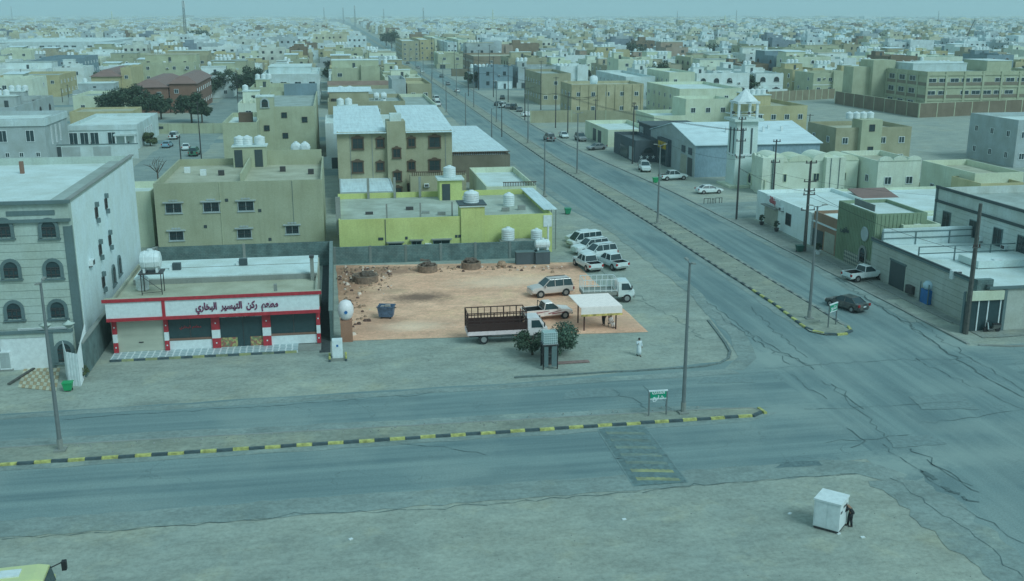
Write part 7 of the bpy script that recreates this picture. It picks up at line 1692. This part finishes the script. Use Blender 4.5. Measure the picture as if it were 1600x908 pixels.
def town_house(x0, y0, x1, y1, side, row, col):
    if taken(x0, y0, x1, y1, .8): return None
    w, d = round(x1 - x0 - rg.uniform(.4, 3), 0), round(y1 - y0 - rg.uniform(.5, 4), 0)
    cx, cy = (x0 + x1) / 2 + rg.uniform(-.5, .5), (y0 + y1) / 2 + rg.uniform(-.8, .8)
    cn_, wm, _ = rg.choice(PW)
    st = rg.choice((1, 2, 2, 2, 2, 3)); h = {1: 4.8, 2: 8.4, 3: 11.6}[st] + rg.choice((0, .4, -.3)); ph = rg.choice((.5, .9, 1.2))
    feat = rg.choice(('stair', 'stair', 'stair2', 'plain', 'sheet', 'half'))
    nt_ = rg.choice((0, 1, 1, 2, 2, 3, 4)); tw_ = ('no tank', 'one tank', 'two tanks', 'three tanks', 'four tanks')[nt_]
    rm = rg.choice(ROOFS)
    fw = {'stair': 'stair room', 'stair2': 'wide stair block', 'plain': 'bare roof', 'sheet': 'sheet shade', 'half': 'roof terrace'}[feat]
    sw = ('', 'low', 'two-storey', 'three-storey')[st]
    lab = f"{sw} {cn_} house, {fw}, {tw_}, house {ords[col] if col < 20 else 'far'} {side} of avenue, {row}".replace('house nearest', 'nearest').replace('house ', 'house ', 1)
    r = thing('house', lab, 'house', (cx, cy, 0), 0, 'houses of the town ' + side + ' of the avenue')
    r['_n'] = 0
    put('wall', shell_mesh(w, d, round(h, 1), ph, wm), r)
    zr = round(h, 1) - ph
    put('roof', cached(('roof', w, d, zr, rm.name), lambda: MB().box(-w / 2 + .25, -d / 2 + .25, zr - .2, w / 2 - .25, d / 2 - .25, zr).mesh('roof', rm)), r)
    # openings
    fm = rg.choice((WHITE, WHITE, DARK, BROWN, wm)); sty = rg.choice(('plain', 'plain', 'arch')); ww = rg.choice((1.1, 1.3, 1.5)); hh_ = rg.choice((1.2, 1.4))
    n = max(2, int(w / rg.uniform(4, 6.5))); H_ = (h - ph) / st
    f_, _p = win_mesh(ww, hh_, sty, fm, GLASS, True)
    for f in range(st):
        for q in range(n):
            if rg.random() < .14: continue
            put('window', f_, r, (-w / 2 + w * (q + .5) / n, -d / 2, f * H_ + H_ * .55), 0)
    sd_ = 'E' if side == 'left' else 'W'
    n2 = max(1, int(d / 6.5))
    for f in range(st):
        for q in range(n2):
            if rg.random() < .25: continue
            u = -d / 2 + d * (q + .5) / n2
            put('window', f_, r, ((w / 2) if sd_ == 'E' else (-w / 2), u, f * H_ + H_ * .55), SIDES[sd_])
    if rg.random() < .5: put('door', cached(('td', wm.name), lambda: MB().box(-1.5, -.06, 0, 1.5, 0, 2.6).mesh('door', rg.choice((DOORM, WHITE)))), r, (w * .25, -d / 2, 0))
    if rg.random() < .5: put('band', cached(('bd', w, round(H_, 1)), lambda: MB().box(-w / 2, -.08, H_ - .15, w / 2, 0, H_ + .1).mesh('band', WHITE)), r, (0, -d / 2, 0))
    tz = zr; tx, ty_ = -w / 4, d / 5
    if feat in ('stair', 'stair2'):
        bw = 4.2 if feat == 'stair' else w * .55
        hb = rg.choice((2.6, 3.0)); o = put('stair_room', cached(('sr', bw, hb, wm.name), lambda: MB().box(-bw / 2, -2, 0, bw / 2, 2, hb).box(-bw / 2 - .15, -2.15, hb, bw / 2 + .15, 2.15, hb + .18, 1).mesh('stair_room', [wm, ROOFW])), r, (tx if feat == 'stair' else 0, d / 2 - 3, zr))
        put('door', cached('srd', lambda: MB().box(-.5, -.05, 0, .5, 0, 2.0).mesh('door', DOORM)), o, (.6, -2.0, 0))
        tz = zr + hb + .18; ty_ = d / 2 - 3; tx = tx if feat == 'stair' else 0
    elif feat == 'sheet': put('shade_sheet', cached(('ss', w, d), lambda: MB().hexa([(-w / 2, 0, 2.2), (w * .1, 0, 2.2), (w * .1, d / 2 - .3, 2.6), (-w / 2, d / 2 - .3, 2.6), (-w / 2, 0, 2.3), (w * .1, 0, 2.3), (w * .1, d / 2 - .3, 2.7), (-w / 2, d / 2 - .3, 2.7)]).box(-w / 2 + .3, .2, 0, w * .05, d / 2 - .5, 2.19, 1).mesh('shade_sheet', [SHEETW, wm])), r, (0, 0, zr)); tx = w / 4
    elif feat == 'half': put('upper_room', cached(('ur', w, d, wm.name), lambda: MB().box(-w / 2 + .01, 0, 0, w / 2 - .01, d / 2 - .01, 3.0).box(-w / 2 - .1, -.1, 3.0, w / 2 + .1, d / 2 + .1, 3.2, 1).box(-1, -.05, 0, 0, -.002, 2.1, 2).mesh('upper_room', [wm, rm, DOORM])), r, (0, 0, zr)); tz = zr + 3.2; ty_ = d / 4
    if rg.random() < .6:
        for k in range(rg.choice((1, 2, 3))): put('air_conditioner', cached('ac', None), r, (rg.uniform(-w / 2 + 1, w / 2 - 1), -d / 2, rg.uniform(2.2, h - 2)), 0)
    if rg.random() < .5: put('roof_divider', cached(('rd', d, wm.name), lambda: MB().box(-.1, -d / 2 + .3, 0, .1, d / 2 - .3, 1.5).mesh('roof_divider', wm)), r, (rg.uniform(-w / 4, w / 4), 0, zr))
    if rg.random() < .5: put('satellite_dish', cached('dish', lambda: MB().lathe(0, 0, [(.08, .9), (.4, 1.0), (.75, 1.2)], 10).tube((0, 0, 0), (0, 0, .95), .05).mesh('satellite_dish', WHITE)), r, (rg.uniform(-w / 2 + 1, w / 2 - 1), rg.uniform(-d / 2 + 1, 0), zr), rg.uniform(0, 6)).rotation_euler[0] = .5
    if rg.random() < .35:
        ph_ = rg.uniform(.28, .42) * w; put('front_bay', cached(('fb', round(ph_), round(h, 1), wm.name), lambda: MB().box(-ph_ / 2, -1.2, 0, ph_ / 2, -.002, round(h, 1) + .6).mesh('front_bay', wm)), r, (rg.choice((-1, 1)) * w / 4, -d / 2, 0))
    pick = rg.random() < .35
    for k in range(nt_):
        loc = (cx + tx - 1.5 + k * 1.75, cy + ty_ + (.2 if k % 2 else 0), tz)
        if len(TANKS) < 235:
            tk = tank(loc, '', 'small white tanks on the town roofs', .78, 1.4, 1 if pick and nt_ < 3 else 0); TANKS.append((tk, r, k, nt_))
        else: REST.lathe(loc[0], loc[1], [(.75, tz), (.78, tz + 1.1), (.5, tz + 1.35), (.1, tz + 1.4)], 8)
    for k in range(rg.choice((1, 2, 3, 5))):
        jx, jy = rg.uniform(-w / 2 + 1, w / 2 - 1), rg.uniform(-d / 2 + 1, 0)
        put('roof_unit', cached(('ru', k), lambda: MB().box(-.5, -.4, 0, .5, .4, .8).mesh('roof_unit', (WHITE, CONC, DARK, WOOD, WHITE)[k])), r, (jx, jy, zr), rg.uniform(0, 3))
    if rg.random() < .5:
        put('compound_wall', cached(('cw', w, wm.name), lambda: MB().box(-w / 2 - 1, 0, 0, w / 2 + 1, .2, 2.4).box(-w / 2 + 1, -.04, 0, -w / 2 + 4, 0, 2.2, 1).mesh('compound_wall', [wm, DOORM])), r, (0, -d / 2 - 2.2, 0))
    if rg.random() < .5:
        aw = round(w * rg.uniform(.3, .5)); ah = rg.choice((2.8, 3.4)); am = rg.choice((wm, PALE, SHEETW))
        put('annex', cached(('ax', aw, ah, am.name), lambda: MB().box(-aw / 2, -2.0, 0, aw / 2, -.003, ah).box(-aw / 2 - .1, -2.1, ah, aw / 2 + .1, -.003, ah + .12, 1).box(-.5, -2.04, 0, .5, -2.0, 2.1, 2).mesh('annex', [am, ROOFW, DOORM])), r, (rg.choice((-1, 1)) * w / 4.2, -d / 2, 0))
    for k in range(rg.choice((0, 1, 2, 2))):
        put('roof_wall', cached(('rw', k, wm.name), lambda: MB().box(-2, -.1, 0, 2, .1, 1.8).box(1.8, .1, 0, 2, 2.4, 1.8).mesh('roof_wall', wm)), r, (rg.uniform(-w / 2 + 2.4, w / 2 - 2.4), rg.uniform(-d / 2 + 1, 0), zr))
    HOUSES.append(r)
    return r
def TANKLAB(c, side): return f'small round white water tank on a far house roof {side} of the avenue'
# street grid: two plot rows, then a street
def columns(side):
    out, x = [], (32.0 if side == 'left' else 58.5); k = 0
    while k < 40:
        w_ = (15, 19, 13, 17, 21, 14)[k % 6]
        if side == 'left': out.append((x - w_, x))
        else: out.append((x, x + w_))
        x += -w_ - .6 if side == 'left' else w_ + .6; k += 1
        if k % 3 == 0 or (side == 'left' and k == 2): x += -10 if side == 'left' else 10
    return out
cand = []
rowy, ri, y = [], 0, 158.0
while y < 640:
    dpt = 20 + (ri * 5 % 4); rowy.append((y, y + dpt)); y += dpt + .8; ri += 1
    if ri % 2 == 0: y += 11
sides = {'left': columns('left'), 'right': columns('right')}
for ri, (y0, y1) in enumerate(rowy):
    for side in ('left', 'right'):
        for ci, (x0, x1) in enumerate(sides[side]):
            px, py = pj((x0 + x1) / 2, y0, 5)
            if -90 < px < 1690: cand.append((y0, x0, x1, y1, side, ri, ci))
cand.sort()
LOTS_OPEN = 0
BUDGET = 250
for (y0, x0, x1, y1, side, ri, ci) in cand:
    if len(HOUSES) < BUDGET:
        if rg.random() < .035: continue       # an empty plot here and there
        town_house(x0, y0, x1, y1, side, f'row {ri + 1}', ci)
        last = y0
    else: break
# clean labels: words that find the house by the streets
seen = {}
for h_ in HOUSES: seen.setdefault(h_['label'], []).append(h_)
rown = ['first', 'second', 'third', 'fourth', 'fifth', 'sixth', 'seventh', 'eighth', 'ninth', 'tenth', 'eleventh', 'twelfth', 'thirteenth', 'fourteenth', 'fifteenth', 'sixteenth', 'seventeenth', 'eighteenth', 'nineteenth', 'twentieth']
for h_ in HOUSES:
    l = h_['label']
    rn = int(l.split('row ')[1]); l = l.split(', row')[0] + f', {rown[min(rn - 1, 19)]} row'
    h_['label'] = l.replace('house nearest', 'first').replace(' far left', ' beyond left')
    del h_['_n']
for tk, h_, k, n_ in TANKS:
    l = h_['label'].split(','); pos = {1: ('only',), 2: ('left', 'right'), 3: ('left', 'middle', 'right'), 4: ('leftmost', 'second', 'third', 'rightmost')}[n_][k]
    tk['label'] = f"{pos} tank on {l[0]}, {l[-2].strip().replace(' house', '')}, {l[-1].strip()}"
tag(put('distant_water_tanks', REST.mesh('distant_water_tanks', TANKM)), 'white water tanks on the roofs of the farther houses', kind='stuff')
YSTART = last + 2

# the farther town: too many houses to count, one object
def far_mass(y_from, y_to, step, seed, name, label, detail):
    r = np.random.RandomState(seed)
    P = []
    y = y_from
    k = 0
    while y < y_to:
        g = step * (1 + .6 * max(0, (y - 1500)) / 1500) if y > 1500 else step
        k += 1
        half = .62 * y
        xs = np.arange(-.52 * y - 60, .86 * y + 60, g)
        for x in xs:
            jx, jy = r.uniform(-.12, .12) * g, r.uniform(-.15, .15) * g
            X, Y = x + jx, y + jy
            if 30 - g * .35 < X < 62 + g * .35: continue
            if Y < 1400 and taken(X - g * .45, Y - g * .45, X + g * .45, Y + g * .45, 1): continue
            px = pj(X, Y, 3)[0]
            if px < -40 or px > 1640: continue
            if r.rand() < .10: continue
            P.append((X, Y, g))
        y += g * (1.0 if k % 2 else 1.45)
    P = np.array(P); n = len(P)
    W = P[:, 2] * r.uniform(.55, .9, n); D = P[:, 2] * r.uniform(.5, .85, n)
    H = r.choice([4.5, 5, 8, 8.4, 8.6, 9, 11.5, 12.5], n) * r.uniform(.9, 1.1, n)
    H[r.rand(n) < .012] *= 1.6
    lowz = np.array([pj(a_, b_2, 0)[0] < 190 and 500 < b_2 < 820 for a_, b_2, _ in P]); H[lowz] = 4.6
    wallc = np.array([(.60, .62, .46), (.62, .74, .75), (.48, .48, .33), (.42, .41, .28), (.44, .52, .53), (.50, .47, .29), (.66, .72, .64), (.24, .19, .13), (.66, .76, .76), (.52, .52, .38), (.22, .28, .32)])
    wp_ = np.array([3, 5, 3, 3, 5, 1, 5, 1.2, 6, 3, 1.2]); wc = wallc[r.choice(len(wallc), n, p=wp_ / wp_.sum())] * r.uniform(.85, 1.1, (n, 1))
    rc = np.array([(.62, .72, .70), (.42, .50, .47), (.50, .51, .39), (.66, .76, .78), (.32, .36, .32)])[r.choice(5, n, p=[.3, .25, .2, .18, .07])]
    B = []   # x0,y0,z0,x1,y1,z1, wall colour, top colour
    def boxes(x0, y0, z0, x1, y1, z1, c, t): B.append(np.column_stack([x0, y0, z0, x1, y1, z1, c, t]))
    x0, x1, y0, y1 = P[:, 0] - W / 2, P[:, 0] + W / 2, P[:, 1] - D / 2, P[:, 1] + D / 2
    z = np.zeros(n)
    boxes(x0, y0, z, x1, y1, H, wc, rc)
    # parapet: front and side strips standing above the roof
    ph = r.uniform(.4, 1.2, n); t = np.full(n, .3)
    if detail:
        boxes(x0, y0, H, x1, y0 + t, H + ph, wc, wc); boxes(x0, y1 - t, H, x1, y1, H + ph, wc, wc)
        boxes(x0, y0 + t, H, x0 + t, y1 - t, H + ph, wc, wc); boxes(x1 - t, y0 + t, H, x1, y1 - t, H + ph, wc, wc)
    m = r.rand(n) < .7
    sx0 = x0 + W * r.uniform(.05, .5, n); sy0 = y0 + D * r.uniform(.35, .6, n)
    boxes(sx0[m], sy0[m], H[m], (sx0 + W * r.uniform(.25, .45, n))[m], (sy0 + D * .33)[m], (H + 2.8)[m], wc[m], rc[m])
    wh = np.tile([(.74, .82, .82)], (n, 1))
    for q in range(2):
        m2 = r.rand(n) < .55; tx = x0 + W * r.uniform(.1, .85, n); ty = y0 + D * r.uniform(.2, .8, n); s = .8
        zz = np.where((tx > sx0) & (tx < sx0 + W * .3) & m, H + 2.8, H)
        boxes(tx[m2] - s, ty[m2] - s, zz[m2], tx[m2] + s, ty[m2] + s, (zz + 1.6)[m2], wh[m2], wh[m2])
    # low yard walls between the houses
    m3 = r.rand(n) < .6
    boxes((x0 - 1.5)[m3], (y0 - 4)[m3], z[m3], (x1 + 1.5)[m3], (y0 - 3.7)[m3], (z + 2.6)[m3], (wc * .95)[m3], wc[m3])
    B = np.concatenate(B); nb = len(B)
    X0, Y0, Z0, X1, Y1, Z1 = B[:, :6].T
    V_ = np.stack([np.stack(c, 1) for c in ((X0, Y0, Z0), (X1, Y0, Z0), (X1, Y1, Z0), (X0, Y1, Z0), (X0, Y0, Z1), (X1, Y0, Z1), (X1, Y1, Z1), (X0, Y1, Z1))], 1).reshape(-1, 3)
    q = np.array([(0, 1, 5, 4), (1, 2, 6, 5), (2, 3, 7, 6), (3, 0, 4, 7), (4, 5, 6, 7)])
    Fc = (np.arange(nb)[:, None, None] * 8 + q[None]).reshape(-1, 4)
    Cc = np.repeat(B[:, None, 6:9], 5, 1); Cc[:, 4] = B[:, 9:12]; Cc = Cc.reshape(-1, 3)
    # windows as shallow dark recess quads on the south and avenue-facing sides
    WV = []
    if detail:
        for i in range(n):
            st = 1 if H[i] < 6 else 2 if H[i] < 10 else 3; hs_ = H[i] / st
            near = P[i, 1] < 1250
            nw = int(r.randint(2, 5)) if near else 2
            for f in range(st):
                for k in range(nw):
                    if r.rand() < .2: continue
                    cx = x0[i] + W[i] * (k + .5) / nw; cz = hs_ * (f + .55); a = .7 if near else 1.0
                    WV.append([(cx - a, y0[i] - .04, cz - .7), (cx + a, y0[i] - .04, cz - .7), (cx + a, y0[i] - .04, cz + .7), (cx - a, y0[i] - .04, cz + .7)])
                if near:
                    sx_ = x1[i] + .04 if x1[i] < 30 else x0[i] - .04
                    for k in range(2):
                        cy = y0[i] + D[i] * (k + .5) / 2; cz = hs_ * (f + .55)
                        WV.append([(sx_, cy - .7, cz - .7), (sx_, cy + .7, cz - .7), (sx_, cy + .7, cz + .7), (sx_, cy - .7, cz + .7)])
    if WV:
        WV = np.array(WV).reshape(-1, 3); nf = len(WV) // 4
        Fw = np.arange(nf * 4).reshape(-1, 4) + len(V_); V_ = np.concatenate([V_, WV]); Fc = np.concatenate([Fc, Fw]); Cc = np.concatenate([Cc, np.tile([(.05, .065, .07)], (nf, 1))])
    me = bpy.data.meshes.new(name)
    me.vertices.add(len(V_)); me.vertices.foreach_set('co', V_.astype(np.float32).ravel())
    me.loops.add(len(Fc) * 4); me.loops.foreach_set('vertex_index', Fc.astype(np.int32).ravel())
    me.polygons.add(len(Fc)); me.polygons.foreach_set('loop_start', np.arange(0, len(Fc) * 4, 4, dtype=np.int32)); me.polygons.foreach_set('loop_total', np.full(len(Fc), 4, dtype=np.int32))
    at = me.attributes.new('paint', 'FLOAT_COLOR', 'FACE')
    at.data.foreach_set('color', np.column_stack([Cc, np.ones(len(Cc))]).astype(np.float32).ravel())
    me.update(calc_edges=True)
    me.shade_flat()
    me.materials.append(TOWN)
    tag(put(name, me), label, kind='stuff')

TOWN, tt_, tb_2 = new_mat('town_walls')
an = N(tt_, 'ShaderNodeAttribute', attribute_name='paint')
tt_.links.new(mix(tt_, an.outputs['Color'], ramp(tt_, noise(tt_, mapped(tt_), .25, 5, .65), [(.3, .72), (.65, 1.1)]), 1.0, 'MULTIPLY'), tb_2.inputs['Base Color'])
tb_2.inputs['Roughness'].default_value = .9
far_mass(YSTART + 6, 2300, 18.5, 1, 'distant_houses', 'pale flat roofed houses of the far town reaching towards the horizon', True)
far_mass(2300, 9000, 34, 2, 'horizon_houses', 'hazy mass of town houses along the horizon', False)
# side streets between the rows
for ri in range(1, len(rowy), 2):
    y1 = rowy[ri][1]
    if y1 > 405: road(56, y1 + 1.5, 57.4 + .95 * y1, y1 + 9.5, 'x')
    road(-.5 * y1, y1 + 1.5, 35.5, y1 + 9.5, 'x')
sheet_poly('side_street', ragged([(-41, 178), (-29.5, 178), (-29.5, 600), (-41, 600)], 5, .3), .009, DUST); sheet_poly('side_street', ragged([(-110, 150), (-24, 150), (-24, 177.5), (-110, 177.5)], 5, .3), .009, DUST)

# dark garden trees among the far houses
rt = random.Random(77); PL = ('left', 'right'); cnt = 0
for k in range(70):
    py = rt.uniform(50, 150); px = rt.uniform(10, 1590); X, Y = G(px, py)
    if taken(X - 5, Y - 5, X + 5, Y + 5, 0) or 25 < X < 66: continue
    cnt += 1; rx = rt.uniform(2.2, 4.5) * (1 + (Y > 600) * .6)
    nh = min(HOUSES, key=lambda o_: (o_.location.x - X) ** 2 + (o_.location.y - Y) ** 2); dn = math.hypot(nh.location.x - X, nh.location.y - Y); l_ = nh['label'].split(',')
    ob = tree(X, Y, rx * 2.1, rx, f"garden tree beside {l_[0]}, {l_[-2].strip().replace(' house', '')}, {l_[-1].strip()}" if dn < 26 else f"dark tree in the far town, {'left' if X < 40 else 'right'} of the avenue", LEAF, 'dark garden trees among the far houses', n=900, s=.5, seed=30 + k % 4, rzf=.42)
# masts and minarets standing over the roofs
def mast(px, pyb, pyt, label, w_=1.6, name='telecom_tower', cat='tower'):
    X, Y = G(px, pyb); H_ = bis(lambda Z: pj(X, Y, Z)[1] - pyt, 5, 200); r = thing(name, label, cat, (X, Y, 0), .4)
    w2 = w_ * H_ / 45
    a = MB(); 
    for sx_ in (-1, 1):
        for sy in (-1, 1): put('leg', MB().tube((sx_ * w2, sy * w2, 0), (sx_ * w2 * .35, sy * w2 * .35, H_), .16 * H_ / 45 + .05, n=5).mesh('leg', STEEL), r)
    for k in range(14):
        z0, z1 = H_ * k / 14, H_ * (k + 1) / 14; f0, f1 = w2 * (1 - .65 * k / 14), w2 * (1 - .65 * (k + 1) / 14)
        for sg in (-1, 1): a.tube((-f0, sg * f0, z0), (f1, sg * f1, z1), .1, n=4); a.tube((sg * f0, -f0, z0), (sg * f1, f1, z1), .1, n=4); a.tube((-f0, sg * f0, z0), (f0, sg * f0, z0), .1, n=4)
    put('bracing', a.mesh('bracing', STEEL), r)
    d = MB()
    for k in range(3):
        for t in range(3): d.cb(math.cos(t * 2.1) * w2 * .9, math.sin(t * 2.1) * w2 * .9, H_ * (.96 - k * .05), .7, .7, 2.2)
    put('antenna', d.mesh('antenna', WHITE), r)
mast(291, 68, 1, 'tall lattice telecom tower with antennas at upper left', 1.5)
for px, pyb, pyt, lb in ((555, 42, 9, 'lattice mast above the avenue, right of its twin'), (537, 40, 12, 'lattice mast above the avenue, the left one'), (507, 38, 12, 'faint mast left of the avenue on the horizon'), (662, 44, 12, 'lattice mast right of the avenue'), (600, 38, 14, 'thin mast between the two avenue masts'), (1465, 40, 17, 'thin mast on the right horizon'), (1150, 40, 16, 'slim mast right of centre on the horizon'), (1058, 38, 17, 'small mast at centre right horizon'), (20, 36, 10, 'small mast at the left edge of the horizon')):
    mast(px, pyb, pyt, lb, 1.5)
def far_minaret(px, pyb, pyt, label):
    X, Y = G(px, pyb); H_ = bis(lambda Z: pj(X, Y, Z)[1] - pyt, 5, 200); r = thing('minaret', label, 'minaret', (X, Y, 0))
    put('shaft', MB().lathe(0, 0, [(2.2, 0), (1.8, H_ * .7)], 10).mesh('shaft', CREAM), r); put('balcony', MB().lathe(0, 0, [(1.8, H_ * .7), (2.9, H_ * .72), (2.9, H_ * .74), (1.4, H_ * .745)], 10).mesh('balcony', CREAM), r); put('cap', MB().lathe(0, 0, [(1.3, H_ * .745), (1.3, H_ * .9), (.1, H_)], 10).mesh('cap', CREAM), r)
for px, pyb, pyt, lb in ((770, 40, 14, 'far minaret right of the avenue on the horizon'), (1132, 46, 23, 'stout minaret at right on the horizon'), (176, 38, 17, 'far minaret at the left horizon'), (1441, 66, 18 + 40, 'small minaret behind the school'), (1175, 62, 40, 'minaret among the right hand houses')):
    far_minaret(px, pyb, pyt, lb)
crn = thing('crane', 'yellow mobile crane boom leaning over the far right houses', 'crane', (*G(1505, 72), 0))
cz_ = bis(lambda Z: pj(*G(1505, 72), Z)[1] - 64, 0, 60); L_ = 20
put('boom', MB().tube((0, 0, 3), (9, 0, 24), .6, .35, 6).mesh('boom', DARK), crn); put('jib', MB().tube((9, 0, 24), (13, 0, 24.5), .3, .2, 5).mesh('jib', DARK), crn); put('carrier', MB().box(-6, -1.5, 0, 4, 1.5, 3).mesh('carrier', YELL), crn)

# ================================================================ THE AIR: dusty haze
hz, ht, hb = new_mat('dusty_haze')
for n_ in list(ht.nodes):
    if n_.type != 'OUTPUT_MATERIAL': ht.nodes.remove(n_)
pv = N(ht, 'ShaderNodeVolumePrincipled')
pv.inputs['Color'].default_value = (.80, .94, .97, 1)
pv.inputs['Density'].default_value = 0.00018
pv.inputs['Anisotropy'].default_value = 0.0
ht.links.new(pv.outputs[0], ht.nodes['Material Output'].inputs['Volume'])
tag(put('haze', MB().box(-9000, -300, -1.2, 14000, 14000, 140).mesh('haze', hz)), 'pale dusty haze over the whole town', kind='stuff')
